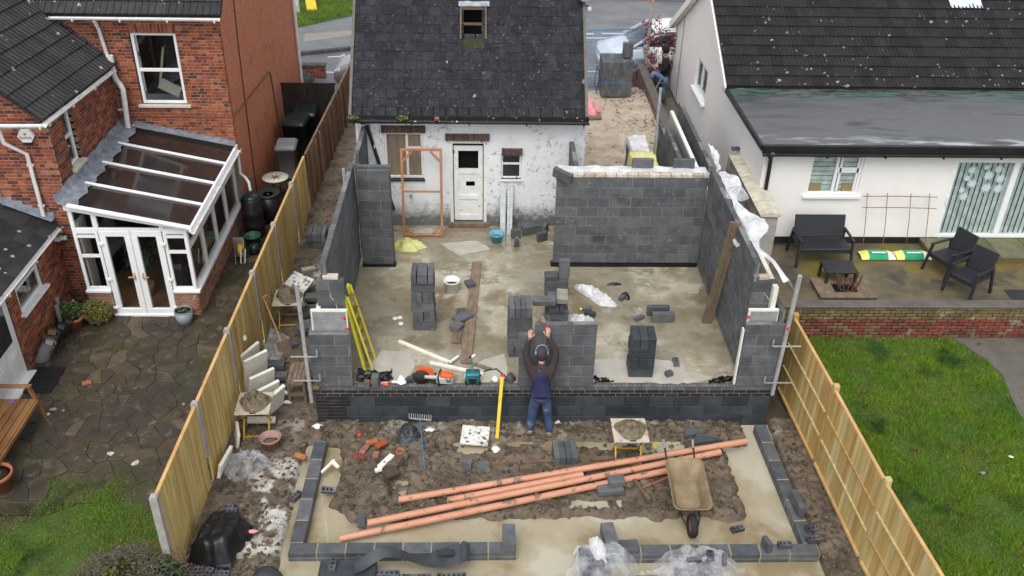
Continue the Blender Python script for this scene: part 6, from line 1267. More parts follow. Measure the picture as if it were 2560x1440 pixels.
# pipes
for p, q, l in (((.78, -2.87, -.76), (6.2, -1.42, -.69), 'nearest long terracotta drain pipe with its end in the flooded trench'), ((1.18, -2.58, -.72), (7.16, -.98, -.68), 'long terracotta drain pipe second from the trench'), ((2.43, -2.1, -.71), (4.7, -1.52, -.69), 'short terracotta drain pipe lying between the long ones'), ((1.64, -2.09, -.7), (7.68, -.72, -.66), 'long terracotta drain pipe furthest from the trench')):
    r = thing('drain_pipe', l, 'pipe', p, 0, 'terracotta drain pipes'); p = Vector(p); q = Vector(q); d = (q - p).normalized(); obj('barrel', G().tube([p, q], .056, 14, 0, False).tube([p, q], .05, 14, 0, False), 'pipe', r); obj('bore', G().tube([p + d * .05, p + d * .06], .05, 14).tube([q - d * .06, q - d * .05], .05, 14), 'void', r); obj('end_ring', G().tube([p, p + d * .03], .059, 14, 0, False).tube([q - d * .03, q], .059, 14, 0, False), 'pipe', r)
# planks, blocks and rubble on the mud
zz = -.80
plank('muddy board half buried behind the blocks, rear one', (3.2, -1.1, -.8), (5.3, -1.0, -.8), .1, .05, 'board'); plank('muddy board half buried behind the blocks, front one', (3.2, -1.24, -.8), (5.3, -1.16, -.8), .12, .05, 'board')
stack(4.43, -.98, -.82, .05, 'A', 'the row of four standing on the mud', 'four blocks on the mud', 'wet_block', 4)
lb((5.13, -1.83, -.72), (PI / 2, 0, .1), 'wet blue grey block lying flat by the pipes', None, 'wet_block', (1, 1.0, 1)); lb((5.24, -1.75, -.615), (PI / 2, 0, .1), 'half block sitting on the flat wet block by the pipes', None, 'wet_block', (.62, 1, .9))
lb((2.74, -1.26, -.72), (.5, PI / 2, .2), 'broken grey slab stood on edge in the mud', None, 'wet_block', (.5, 1, .8)); flat('slab_piece', 'square grey slab piece lying beside the broken slab in the mud', 'slab', [(2.92, -1.4), (3.14, -1.38), (3.12, -1.1), (2.94, -1.14)], -.79, .04, 'wet_block')
flat('slab_piece', 'thin grey slate shard lying at the near end of the pipes', 'slate', [(1.02, -2.6), (1.15, -2.62), (1.12, -2.35), (1.03, -2.3), (.98, -2.45)], -.8, .03, 'wet_block'); flat('slab_piece', 'dark triangular slab lying near the plinth wall at the right', 'slab', [(6.62, -.5), (7.02, -.42), (6.7, -.2)], -.79, .07, 'wet_block'); flat('slab_piece', 'dark pointed slab lying in front of the triangular one', 'slab', [(6.72, -.72), (7.3, -.62), (6.85, -.46)], -.78, .08, 'wet_block')
tag(obj('tape_roll', G().lathe([(.035, 0), (.035, .05), (.02, .05), (.02, 0)], n=12), 'yellow', None, (6.05, -.72, -.76), (1.2, 0, .3)), 'yellow tape roll on the mud by the barrow handle', 'tape')
fb = thing('foam_board', 'square white foam board spattered with mud by the yellow level', 'board', (2.87, -.42, -.82)); M['foam_mud'] = pm('foam_muddy', [(.62, .6, .57), (.74, .73, .7)], 8, (.6, .8), (.3, 50), spots=[('n', 12, .54, (.13, .1, .075), .05)]); obj('panel', G().box((2.87, -.42, -.78), (.5, .44, .05), (.12, .02, -.1), 0, .006), 'foam_mud', fb)
RB = clod_mesh(99)
LBR = {m: G().box((0, 0, 0), (.215, .1025, .065), bev=.008).mesh('brick') for m in ('brick', 'pale_brick')}
for k, (x, y, z, s, rz, m, l) in enumerate(((1.05, -.62, -.75, (1, 1, 1), .3, 'brick', 'red brick in the rubble pile, upper right'), (.93, -.78, -.78, (1, 1, 1), 1.2, 'pale_brick', 'pinkish brick in the rubble pile, middle'), (1.22, -.72, -.72, (1, 1, 1), .7, 'brick', 'red brick tilted on top of the rubble pile'), (.85, -.95, -.8, (1.1, 1, .6), -.2, 'brick', 'flat red tile at the front of the rubble pile'), (1.15, -.95, -.76, (.7, 1, 1), 1.5, 'pale_brick', 'half brick at the right of the rubble pile'), (-.15, -.98, -.76, (1, 1, 1), -.3, 'brick', 'lone muddy red brick left of the footing'))): tag(obj('loose_brick', LBR[m], m, None, (x, y, z), (.15 * (k % 3), .1 * (k % 2), rz), s), l, 'brick')
ch = thing('concrete_lump', 'broken concrete lump with an old clay pipe mouth in the mud', 'rubble', (1.5, -1.2, -.8)); g = G()
for k in range(7): g.box((1.42 + .06 * k * .3 + random.uniform(-.06, .08), -1.45 + k * .075, -.76 + random.uniform(0, .05)), (random.uniform(.16, .28), random.uniform(.12, .2), random.uniform(.1, .2)), (random.uniform(-.4, .4), random.uniform(-.4, .4), random.uniform(-.6, .6)), 0, .03)
obj('lump', g, 'clod', ch); obj('pipe_mouth', G().lathe([(.06, -.1), (.075, .06), (.06, .06), (.05, -.1)], n=14), 'terracotta', ch, (1.58, -1.0, -.66), (.2, .1, 0))
for k, (p, q, w, l) in enumerate((((1.25, -1.35, -.68), (1.45, -1.06, -.66), .1, 'white foam offcut leaning on the concrete lump'), ((1.18, -1.38, -.72), (1.3, -1.36, -.7), .07, 'small white foam piece at the foot of the leaning offcut'), ((.28, -1.4, -.74), (.46, -1.12, -.72), .04, 'thin white foam stick by the footing blocks'), ((.42, -1.15, -.71), (.55, -1.3, -.72), .06, 'short white foam stick meeting the thin one'))): plank(l, p, q, w, .05, 'foam', 'foam_offcut')
tag(obj('loose_brick', HLm, 'loose_eng', None, (.43, -1.8, -.76), (.3, .2, .1), (.9, 1, 1)), 'blue holed brick lying by the footing at the trench corner', 'brick')
for px, py, rz, l in ((660, 1258, .1, 'holed brick lying in the pale slurry patch, nearer one'), (690, 1242, .5, 'broken holed brick in the slurry further from the fence'), (740, 1240, 1.0, 'dark holed brick piece against the left footing')): p = at(px, py, -.83); tag(obj('loose_brick', HLm, 'loose_eng', None, (p.x, p.y, -.83), (.05, .06, rz)), l, 'brick')
rk = thing('garden_rake', 'steel garden rake with a blue handle lying against the plinth', 'rake', (1.9, -.6, -.8)); a_, b_ = Vector((1.87, -.14, -.66)), Vector((2.02, -1.32, -.74)); obj('handle', G().tube([a_, b_], .012, 7), 'blue', rk); g = G(); g.bar(a_ + Vector((-.2, .06, .0)), a_ + Vector((.2, .0, .0)), .02, .02)
for i in range(11): q = a_ + Vector((-.2 + i * .04, .06 - i * .006, 0)); g.tube([q, q + Vector((0, .05, .08))], .006, 5)
obj('head', g, 'steel', rk); crumple('grey_bag', 'crumpled grey cement bag beside the rake', 'bag', (1.68, -.4, -.83), .22, .3, .18, 'dpc', 31); crumple('paper_scrap', 'white paper scrap on the mud by the rake head', 'paper', (2.05, -.25, -.8), .08, .05, .04, 'paper', 32, 0, 14); crumple('red_flower', 'small red paper poppy lying on the mud', 'paper', (.8, -.38, -.8), .045, .045, .04, 'red', 33, 0, 14)
br_ = thing('broom', 'broom with a reddish handle lying against the wheelbarrow', 'broom', (5.7, -1.9, -.75)); obj('head', G().bar((5.55, -1.62, -.72), (5.75, -2.12, -.72), .06, .09), 'board', br_); obj('handle', G().tube([(5.64, -1.85, -.7), (6.2, -1.62, -.62)], .014, 7), 'terracotta', br_)
for px, py, sx, sy, l in ((795, 1068, .1, .07, 'white paper scrap left of the plinth wall corner'), (1240, 1130, .07, .09, 'muddy white wrapper on the mud below the level'), (712, 985, .06, .06, 'white paper scrap near the muddy strip steps'), (718, 1010, .09, .03, 'thin white paper strip on the muddy strip'), (1395, 1060, .06, .05, 'white plastic scrap beside the bricklayer boot')):
    p = at(px, py, -.84); crumple('paper_scrap', l, 'paper', (p.x, p.y, max(mud(p.x, p.y), -.86) if p.y < 0 else strip_h(p.x, p.y)), sx, sy, .05, 'paper', int(px), 0, 14)
# right footing corner pieces
lb((8.14, -2.3, -.61), (0, 0, PI / 2 + .08), 'grey block stood on edge on the right row of footing blocks', None, 'wet_block')
for x, y, z, rx, rz, l in ((8.24, -2.78, -.64, 1.2, .3, 'holed brick tilted up at the right footing corner'), (8.2, -3.02, -.66, 0, .1, 'holed brick lying flat on the right footing corner'), (7.72, -3.12, -.67, 0, .05, 'buff holed brick on the near footing at the right'), (7.12, -2.6, -.87, 0, .3, 'half brick lying in the water at the right')): tag(obj('loose_brick', HLm, 'loose_eng', None, (x, y, z), (rx, 0, rz)), l, 'brick')
lb((7.42, -3.16, -.62), (0, 0, PI / 2 + .3), 'pale brick sized block standing on the near footing at the right', None, 'wet_block', (.45, .8, .9)); lb((3.42, -2.98, -.66), (0, 0, PI / 2), 'grey block end standing at the gap end of the near footing', None, 'wet_block', (1, 2.0, 1))
# polythene over brick stacks near the camera
def bstack(x, y, z, nx, ny, nz, label, group, rz=0, mat='loose_eng', top=None):
    for k in range(nz):
        for i in range(nx):
            for j in range(ny):
                if k < nz - 1 and 0 < i < nx - 1 and 0 < j < ny - 1: continue
                a_, b_ = (i - (nx - 1) / 2) * .225, (j - (ny - 1) / 2) * .107; c, s = math.cos(rz), math.sin(rz)
                tag(obj('loose_brick', HLm, mat, None, (x + c * a_ - s * b_ + random.uniform(-.006, .006), y + s * a_ + c * b_, z + .034 + k * .067), (0, 0, rz + random.uniform(-.03, .03))), f"{('left', 'middle', 'right')[i if nx > 2 else i * 2]} {DEP[j]} brick, {LAY[5] if k == 0 else LAY[nz - 1 - k]} layer, {label}", 'brick', group)
bstack(4.72, -3.45, -.98, 2, 4, 6, 'under the left polythene', 'bricks under the left polythene', .05); bstack(6.28, -3.55, -.98, 3, 4, 5, 'under the right polythene', 'bricks under the right polythene', -.04)
lb((4.98, -3.02, -.6), (0, 0, PI / 2 + .1), 'grey block stood behind the left polythene', None, 'wet_block', (1, 2, 1)); lb((5.2, -3.15, -.67), (PI / 2, 0, .05), 'grey block lying flat on the footing beside the left polythene', None, 'wet_block')
def drape(label, c, sx, sy, zt, zb, mat, seed, rz=0, name='polythene_sheet', sc=1.0):
    def f(u, v):
        a_ = 2 * PI * u; r_ = v * 1.6; lo = 1 + .16 * math.sin(a_ * 3 + seed) + .25 * (float(vn(2 + 2 * math.cos(a_), 2 + 2 * math.sin(a_), seed)) - .5); ca, sa = math.cos(a_), math.sin(a_); k = max(abs(ca), abs(sa)); sq = 1 / k ** .55
        x, y = sx * r_ * lo * ca * sq * .8, sy * r_ * lo * sa * sq * .8; t = sst(.8, 1.55, r_ * lo); fo = (float(fbm(x * 5 + 9, y * 5 + 9, seed, 3, .5)) - .5) * .9
        z = zt + (zb - zt) * float(t) + .17 * abs(fo) * (1 + float(t)) + .05 * sc * math.sin(a_ * 11 + seed) * float(t); return (c[0] + x * math.cos(rz) - y * math.sin(rz) + fo * .06, c[1] + x * math.sin(rz) + y * math.cos(rz) - .03 * sc * math.sin(a_ * 9), z)
    return tag(obj(name, G().grid(f, 72, 18), mat), label, 'sheet')
drape('clear polythene draped over the brick stack left of the gap', (4.85, -3.48), .44, .38, -.5, -.9, 'polythene', 3); crumple('polythene_fold', 'bright white twisted fold of polythene standing up on the left stack', 'sheet', (4.78, -3.36, -.5), .11, .26, .24, 'poly_white', 35, .3, fold=.3)
drape('clear polythene draped over the brick stack at the right', (6.3, -3.52), .56, .38, -.56, -.9, 'polythene', 6); lb((6.16, -3.4, -.56), (PI / 2, 0, .05), 'white faced slab on the right polythene stack', None, 'tan_block', (.5, .4, 1))
for x, y, z, rx, rz, l in ((6.2, -3.56, -.53, PI / 2, .05, 'holed brick on its side on top of the right polythene'), (6.46, -3.48, -.53, 0, 1.45, 'holed brick lying flat on top of the right polythene'), (6.66, -3.55, -.53, PI / 2, 1.35, 'grey brick on edge at the right end of the polythene')): tag(obj('loose_brick', HLm, 'loose_eng', None, (x, y, z), (rx, 0, rz)), l, 'brick')
plank('pale scaffold board lying by the trench between the polythene stacks', (4.1, -3.72, -.86), (6.0, -3.66, -.86), .24, .05, 'plank')
# dark box, brick stacks and the DPC strip at bottom
bx = thing('steel_tub', 'dark flat topped steel tub with holed bricks on it near the left footing', 'tub', (1.0, -3.7, -.95)); obj('body', G().box((1.0, -3.78, -.76), (.85, .72, .3), None, 0, .02), 'dpc', bx)
for x, y, rz, l in ((.78, -3.55, 1.5, 'holed brick standing lengthways on the dark tub'), (1.22, -3.48, -.25, 'holed brick lying askew at the back of the dark tub')): tag(obj('loose_brick', HLm, 'loose_eng', None, (x, y, -.575), (0, 0, rz)), l, 'brick')
bstack(1.55, -3.72, -.95, 2, 3, 4, 'small stack right of the dark tub', 'bricks right of the tub'); bstack(2.03, -3.8, -.95, 2, 3, 4, 'small stack at the bottom middle', 'bricks at the bottom middle', .02); bstack(2.55, -3.78, -.95, 2, 3, 4, 'stack under the felt strip end', 'bricks under the strip end', .03)
def ribbon(u, v):
    x = 1.1 + u * 1.72; y = -3.62 + .22 * sst(0, .3, u) + .0 * u + (v - .5) * .26 * (1 - .3 * math.sin(u * 6)) ; z = -.54 + .13 * math.sin(u * PI * 2.2 + .3) * math.sin(PI * u) + .1 * (v - .5) * math.sin(u * 9) + (.08 * math.sin((u - .9) * 30) if u > .93 else 0); return (x, y, z)
tag(obj('dpc_strip', G().grid(ribbon, 50, 4), 'dpc'), 'wavy strip of dark damp course felt lying over the bricks', 'strip'); lb((2.45, -3.4, -.5), (PI / 2, 0, .05), 'thin dark slate piece lying on the felt strip', None, 'dark_block', (.6, .3, .5))
# black sheet over a pile by the fence
bstack(-1.0, -2.42, -.88, 1, 2, 5, 'pile under the black sheet', 'bricks at the back of the black sheet', .1)
drape('black polythene sheet draped over a pile of bricks next to the fence end', (-1.06, -2.9), .36, .46, -.46, -.86, 'dpm', 8, -.2, 'black_sheet', .3)
tag(obj('plastic_bottle', G().lathe([(.0, 0), (.032, 0), (.034, .12), (.03, .15), (.012, .18), (.012, .2), (0, .2)], n=12), 'pink_bag', None, (-.72, -2.72, -.76), (0, PI / 2, .1)), 'small pink plastic bottle by the black sheet', 'bottle')
for k, (px, py, rz, l) in enumerate(((525, 1395, -.8, 'muddy brick just in front of the black sheet'), (560, 1412, .1, 'grey holed brick in the near left heap, on top'), (505, 1412, .1, 'grey brick in the near left heap, behind the corner one'), (490, 1428, .1, 'grey brick at the near left corner beside the fence'), (555, 1434, .05, 'buff brick at the bottom edge of the near left heap'), (520, 1436, 1.3, 'dark brick end at the bottom edge near the fence'))): p = at(px, py, -.8); tag(obj('loose_brick', HLm, 'loose_eng', None, (p.x, p.y, -.82 + .03 * (k % 2)), (0, .0, rz)), l, 'brick')
for px, py, s, l in ((555, 1385, .09, 'brown stone in front of the black sheet'), (580, 1390, .07, 'yellowish stone next to the brown one')): p = at(px, py, -.8); tag(obj('stone', RB, 'rubble', None, (p.x, p.y, -.8), (0, 0, s * 9), (s * 1.5, s, s)), l, 'stone')
tag(obj('blue_bag', G().lathe([(.25, 0), (.2, .12), (.08, .17), (0, .18)], (-.22, -3.62, -.86), 16), 'dpc'), 'dark blue bag at the bottom edge of the picture', 'bag')
# plastic and boards by the left fence
crumple('polythene_sheet', 'crumpled clear polythene heap in front of the mortar board stand', 'sheet', (-1.05, -1.18, -.86), .38, .36, .3, 'polythene', 41, 0, 44); slab_('foam_board', 'white foam board edge leaning in the polythene heap by the fence', (-1.38, -1.22, -.68), (.06, .5, .36), (0, .25, -.15))
for k, (x, y, w, h, rx, ry, rz) in enumerate(((-1.4, 1.1, .06, .95, .05, .16, -.5), (-1.26, .9, .06, .95, .0, .2, -.75), (-1.1, .62, .06, .75, .0, .24, -.85), (-.98, .4, .06, .62, .0, .3, -.8), (-.82, .3, .07, .52, .0, .25, -.5))): slab_('foam_board', ['grey edged insulation board nearest the fence post, leaning', 'white insulation board leaning, second from the fence post', 'white insulation board leaning, third from the fence post', 'broad white insulation board leaning behind the mortar board', 'broken white insulation board nearest the trench strip'][k], (x, y, -.82 + h / 2 * .9), (w, .5, h), (rx, ry, rz), 'foam', None, 'insulation board', 'insulation boards leaning by the fence')
crumple('polythene_scrap', 'small white and blue wrapper on top of the leaning boards', 'sheet', (-1.48, 1.2, .18), .07, .07, .08, 'paper', 42, 0, 14); slab_('foam_board', 'white foam board lying under the mortar board stand', (-1.0, -.05, -.72), (.5, .12, .06), (.2, 0, 0)); slab_('foam_board', 'grey faced foam board standing on edge under the mortar board', (-1.33, -.5, -.68), (.05, .4, .3), (0, .2, .3), 'foam')
for k, (px, py, rz, s) in enumerate(((685, 920, .0, 1), (690, 938, .0, 1), (695, 965, .05, .7), (720, 928, .9, .5), (705, 990, .7, .4))): p = at(px, py, -.7); lb((p.x, p.y, -.62 - .1 * k if k < 3 else -.8), (PI / 2 if k < 2 else 0, 0, rz), ['dark block topmost of the small heap by the white boards', 'dark block second in the small heap by the white boards', 'dark half block at the front of the small heap', 'small dark block right of the heap', 'dark block scrap lying in front of the heap'][k], None, 'block', (s, 1, .9))
hb = thing('hop_up', 'small muddy timber hop up step standing by the left front pier', 'step', (-.42, .85, -.86)); 
for i in range(4): obj('slat', G().bar((-.58 + i * .085, .55, -.32), (-.58 + i * .085, 1.15, -.32), .075, .025), 'plank', hb)
for x in (-.6, -.31):
    for y in (.57, 1.13): obj('leg', G().bar((x, y, -.88), (x, y, -.33), .045, .035), 'plank', hb)
obj('brace', G().bar((-.6, .56, -.62), (-.31, .56, -.62), .03, .06), 'plank', hb); obj('brace', G().bar((-.6, .55, -.36), (-.31, .55, -.36), .03, .06), 'plank', hb)
sh = thing('shovel', 'wooden handled shovel leaning on the pale board fence', 'shovel', (-1.0, 2.3, -.8)); a_, b_ = Vector((-1.42, 2.75, .12)), Vector((-1.05, 2.25, -.62)); obj('shaft', G().tube([a_, b_], .017, 7), 'wood_cap', sh); obj('grip', G().tube([a_ + Vector((-.05, -.05, .0)), a_ + Vector((.06, .05, .02))], .02, 7), 'wood_cap', sh); obj('blade', G().grid(lambda u, v: b_ + Vector((.13, -.16, -.22)) * v + Vector((.12, .1, 0)) * ((u - .5) * 1.7) + Vector((0, 0, .06)) * abs(u - .5), 6, 6), 'board', sh)
sheetflat('polythene_sheet', 'long clear polythene strip lying along the fence foot by the shovel', [(-1.42, .9, -.8), (-1.0, 1.0, -.84), (-1.0, 2.7, -.8), (-1.4, 2.8, -.62)], 'polythene', 0, 43, .12)
for k, (px, py, z, rz, s) in enumerate(((728, 868, -.82, .5, .6),)): p = at(px, py, z); lb((p.x, p.y, z + .06), (PI / 2, 0, rz), 'dark half block lying near the shovel blade', None, 'block', (s, 1, .8))
stack(-.93, 6.35, -.72, .03, 'BA', 'the dark stack by the pale fence', 'dark blocks stacked by the left wall', 'block', 4)
lb((-.98, 5.15, -.7), (.2, .1, .5), 'tan muddy block lying in the cement gravel', None, 'tan_block', (.75, 1.2, .8)); lb((-.62, 5.2, -.7), (.3, .3, 1.2), 'second tan block lying closer to the left wall', None, 'tan_block', (.7, 1.2, .8)); slab_('foil_board', 'silver white board lying askew on blocks beside the shovel board', (-1.0, 4.2, -.42), (.5, .42, .06), (.25, .2, -.4), 'foam_mud', None, 'board')
for k in range(5): lb((-.62 + .03 * (k % 2), 3.9 - k * .28, -.74 + .12 * ((k + 1) % 2)), (0 if k % 2 else PI / 2, 0, .1 * k), ['dark block furthest along the row at the left wall foot', 'dark block fourth from the front of the left wall row', 'dark block in the middle of the left wall row', 'dark block second from the front of the left wall row', 'dark block nearest the front in the left wall row'][k], 'dark blocks along the left wall', 'block')
p = at(850, 395, .3); tag(obj('batten_post', G().bar((-.28, 7.0, -.7), (-.3, 7.0, 1.0), .06, .04), 'steel'), 'short grey batten post standing between the old fence and the left wall', 'post'); flat('white_card', 'white card lying in the muddy strip near the old fence', 'card', [(-.7, 8.0), (-.45, 7.95), (-.42, 8.3), (-.66, 8.34)], -.5, .012, 'paper')
tag(obj('carpet_roll', G().tube([(-.1, 8.3, .55), (-.25, 6.6, .05)], .16, 18).tube([(-.25, 6.6, .05), (-.252, 6.59, .047)], .1, 14), M.setdefault('carpet', pm('carpet', [(.3, .25, .25), (.38, .33, .33)], 40, (.9, .9), (.5, 90)))), 'rolled pinkish grey carpet leaning at the cottage corner', 'roll')
# white plastic on the right wall, small pieces
def rsheet(u, v):
    y = 3.9 - u * 3.9; k = float(fbm(u * 9, v * 3, 61, 4, .6)); hang = sst(.35, .5, u) * (1 - sst(.62, .72, u)); out = sst(.78, 1.0, u)
    w = .1 + .06 * math.sin(u * 14) + .1 * float(hang) + .04 * float(out); x0 = 7.74 - .14 * float(hang) + .3 * float(out); x = x0 + v * w * 2.2; z = 2.37 + .11 * abs(k - .5) * 2 - float(hang) * .34 * max(0, .42 - v) / .42 - float(out) * (.15 + .9 * max(0, v - .25)) * float(out) + .02 * math.sin(u * 30 + v * 5); return (x, y, z)
tag(obj('polythene_sheet', G().grid(rsheet, 80, 10), 'poly_white'), 'white polythene draped along the top of the right block wall', 'sheet'); crumple('polythene_scrap', 'crumpled grey white polythene ball on the right wall top', 'sheet', (7.9, 3.0, 2.34), .2, .26, .16, 'polythene', 62)
sheetflat('white_strip', 'white membrane strip bent over the top corner of the back wall', [(7.72, 4.35, 2.42), (7.86, 4.3, 2.1), (8.0, 4.95, 2.3), (7.8, 5.2, 2.45)], 'poly_white', 0, 63, .06)
lb((6.32, 4.62, 2.26), (0, 0, .0), 'grey block standing on the outer skin behind the cream bricks, left one', None, 'block'); lb((7.18, 4.62, 2.26), (0, 0, .0), 'grey block standing on the outer skin behind the cream bricks, right one', None, 'block'); lb((4.62, 4.14, 2.2), (.15, .18, -.62), 'grey block balanced askew on the left end of the back wall', None, 'block')
for x, y, z, rz, l, m in ((.42, .37, 2.07, 0, 'cream brick on top of the left inner return', 'buff'), (7.8, .42, 2.06, .05, 'cream brick on top of the right inner return', 'buff')): tag(obj('loose_brick', BUF, m, None, (x, y, z), (0, 0, rz), (1.2, 1, 1.05)), l, 'brick')
tag(obj('loose_brick', HLm, 'loose_eng', None, (.22, .75, 2.2), (0, .3, 1.2)), 'dark holed brick perched in the left wall cavity', 'brick'); tag(obj('loose_brick', HLm, 'loose_eng', None, (9.0, 7.25, 1.46), (0, 0, .0), (1.1, 1, 1)), 'holed brick on the far end of the coping wall', 'brick')
for x, z in ((.42, 1.82), (.5, 1.62), (7.82, 1.85)): tag(obj('wall_tie', G().tube([(x, .22, z), (x + .02, .1, z + .02), (x + .07, .08, z - .05)], .005, 5), 'steel'), {.42: 'steel wall tie sticking out of the left return, upper', .5: 'steel wall tie sticking out of the left return, lower', 7.82: 'steel wall tie sticking out of the right return'}[x], 'wall tie')
# yard things
for k in range(3): stack(6.86, 7.75 + k * .52, -.05, 0, 'AAAA', ['the near yard stack under yellow', 'the middle yard stack', 'the far yard stack under white'][k], 'blocks under the yellow sheet', 'block', 4)
def cover(label, x0, x1, y0, y1, zt, zb, mat, seed): 
    def f(u, v):
        a_ = 2 * PI * u; ca, sa = math.cos(a_), math.sin(a_); k = max(abs(ca), abs(sa)); r_ = min(1, v / .6); t = max(0, (v - .6) / .4); n_ = float(fbm(ca * 2 * v + 4, sa * 2 * v + 4, seed, 4)) - .5; return ((x0 + x1) / 2 + (x1 - x0) / 2 * r_ * ca / k * (1 + .12 * t) + n_ * .06, (y0 + y1) / 2 + (y1 - y0) / 2 * r_ * sa / k * (1 + .12 * t) + n_ * .06, zt - (zt - zb) * t + .12 * n_)
    return tag(obj('sheet_cover', G().grid(f, 48, 14), mat), label, 'sheet')
cover('yellow plastic sheet wrapped over the near end of the yard block stack', 6.6, 7.22, 7.45, 8.2, .98, .3, 'poly_yellow', 71); cover('white plastic sheet over the far end of the yard block stack', 6.68, 7.15, 8.35, 9.25, .95, .6, 'poly_white', 72)
tag(obj('profile_post', G().bar((7.32, 8.65, -.1), (7.3, 8.6, 2.45), .06, .05), 'steel'), 'tall galvanised post standing in the yard by the low brick wall', 'post')
plank('thin board edge standing up in the yard gravel', (5.72, 7.6, .0), (5.9, 4.9, .0), .02, .1, 'board'); crumple('pink_bags', 'pile of pink plastic sacks at the cottage corner in the yard', 'sack', (6.1, 13.15, .05), .32, .4, .35, 'pink_bag', 73); tag(obj('pallet_base', G().box((6.1, 13.1, .02), (.7, .9, .06)), 'plank'), 'wooden pallet under the pink sacks', 'pallet')
PB = LB['block']; 
for k in range(5):
    for i in range(9):
        for j in range(2):
            if j == 1 and k < 4 and i > 1: continue
            lb((6.66 + i * .103 + .01 * (k % 2), 14.72 + j * .45, .11 + k * .2185), (0, 0, PI / 2), f"{('leftmost', 'second', 'third', 'fourth', 'middle', 'sixth', 'seventh', 'eighth', 'rightmost')[i]} {('front', 'rear')[j]} block in the {('lowest', 'fourth', 'middle', 'second', 'topmost')[k]} row of the strapped pallet", 'blocks on the pallet', 'block')
for i in range(3): lb((7.3 + i * .1, 14.95, 1.35), (0, PI / 2, PI / 2), ('left', 'middle', 'right')[i] + ' one of three blocks stood on end on the pallet stack', 'upright blocks on the pallet stack', 'block', (.98, 1, 1))
tag(obj('blue_strap', G().b2(6.59, 7.56, 14.49, 14.497, .44, .465), 'blue'), 'blue plastic strap round the pallet of blocks', 'strap'); tag(obj('wire_coil', G().tube([(6.5 + .02 * math.sin(t * 3), 14.9 + .4 * math.cos(t), .42 + .42 * math.sin(t)) for t in np.linspace(0, 6.2, 26)], .012, 5, 0, True, True), 'rubber'), 'loop of grey hose leaning on the left side of the pallet stack', 'hose')
tag(obj('pipe_loop', G().tube([(7.75, 15.9, .35), (8.2, 15.6, .75), (8.55, 15.0, .5), (8.3, 14.6, .2), (8.05, 14.2, .4)], .018, 6), 'bin_grey'), 'pale bent hose looping over the low brick wall', 'hose')
hf = thing('mesh_fence_panel', 'blue tinted mesh screen fence panel standing behind the pallet of blocks', 'fence panel', (7.0, 16.6, -.4)); obj('sheeting', G().grid(lambda u, v: (4.8 + u * 3.38, 16.6 + .03 * math.sin(u * 20), -.3 + v * 1.66 + .12 * u), 20, 3), 'net', hf); g = G(); g.tube([(4.78, 16.58, -.42), (4.78, 16.58, 1.38), (8.2, 16.58, 1.52), (8.2, 16.58, -.42)], .02, 8, 0, True, True); obj('frame', g, 'blue', hf); g = G()
for i in range(60): x = 4.82 + i * .0563; g.tube([(x, 16.57, -.32), (x, 16.57, 1.38 + .04 * (i / 60) * 3.5)], .0025, 4, 0, False)
for z in (-.1, .3, .7, 1.1): g.tube([(4.8, 16.57, z), (8.2, 16.57, z + .06)], .003, 4)
obj('mesh', g, 'steel', hf)
for x in (7.25, 7.6): g = G(); g.extr([(x - .22, 16.56, .28), (x - .17, 16.56, .28), (x, 16.56, .5), (x + .17, 16.56, .28), (x + .22, 16.56, .28), (x, 16.56, .57)], (0, .003, 0)); obj('house_logo', g, 'snow', hf)
sp = thing('sign_post', 'wooden post with an orange road sign beyond the mesh fence', 'sign', (8.42, 17.5, -.4)); obj('post', G().tube([(8.42, 17.5, -.4), (8.5, 17.5, 4)], .06, 10), 'concrete_post', sp); obj('sign_plate', G().extr([(8.1, 17.42, 2.5), (8.36, 17.42, 2.1), (8.46, 17.42, 2.5), (8.3, 17.42, 2.9)], (0, .02, 0)), 'orange', sp)
bl = thing('yellow_sign', 'leaning yellow sign plate on the roadside grass', 'sign', (-4.0, 24.6, -.3)); obj('plate', G().box((-3.98, 24.9, .05), (.4, .03, 1.5), (-.5, 0, .35)), 'yellow', bl)
for q in range(4): obj('lettering', G().box((-4.02, 25.0 + .06 * q, .35 + .11 * q), (.2, .01, .05), (-.5, 0, .35)), 'black_plastic', bl)
bi = thing('grey_bollard_box', 'small grey roadside marker box on the grass', 'marker', (-4.5, 24.4, -.3)); obj('box', G().prism([(-4.62, 24.3), (-4.32, 24.3), (-4.36, 24.5), (-4.58, 24.5)], -.3, .2), 'saw_grey', bi); obj('face', G().box((-4.47, 24.29, .05), (.2, .02, .2)), 'lamp_clear', bi)

# standing water on the slab; pale silt colour also paints in sky reflections
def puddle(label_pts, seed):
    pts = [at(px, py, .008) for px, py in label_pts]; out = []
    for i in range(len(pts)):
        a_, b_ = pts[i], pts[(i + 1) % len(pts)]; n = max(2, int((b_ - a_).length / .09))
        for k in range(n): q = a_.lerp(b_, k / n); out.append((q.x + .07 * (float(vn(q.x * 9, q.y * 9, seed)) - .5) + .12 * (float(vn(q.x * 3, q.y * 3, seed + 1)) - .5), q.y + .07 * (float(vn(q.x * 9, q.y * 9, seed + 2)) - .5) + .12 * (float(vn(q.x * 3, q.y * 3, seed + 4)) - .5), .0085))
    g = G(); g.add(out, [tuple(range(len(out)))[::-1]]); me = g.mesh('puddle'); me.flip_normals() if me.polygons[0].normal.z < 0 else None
    return obj('puddle', me, M.setdefault('puddle', pm('puddle_water', [(.36, .335, .27), (.47, .45, .39)], 2, (.02, .04), None, spec=.5)), kind='structure')
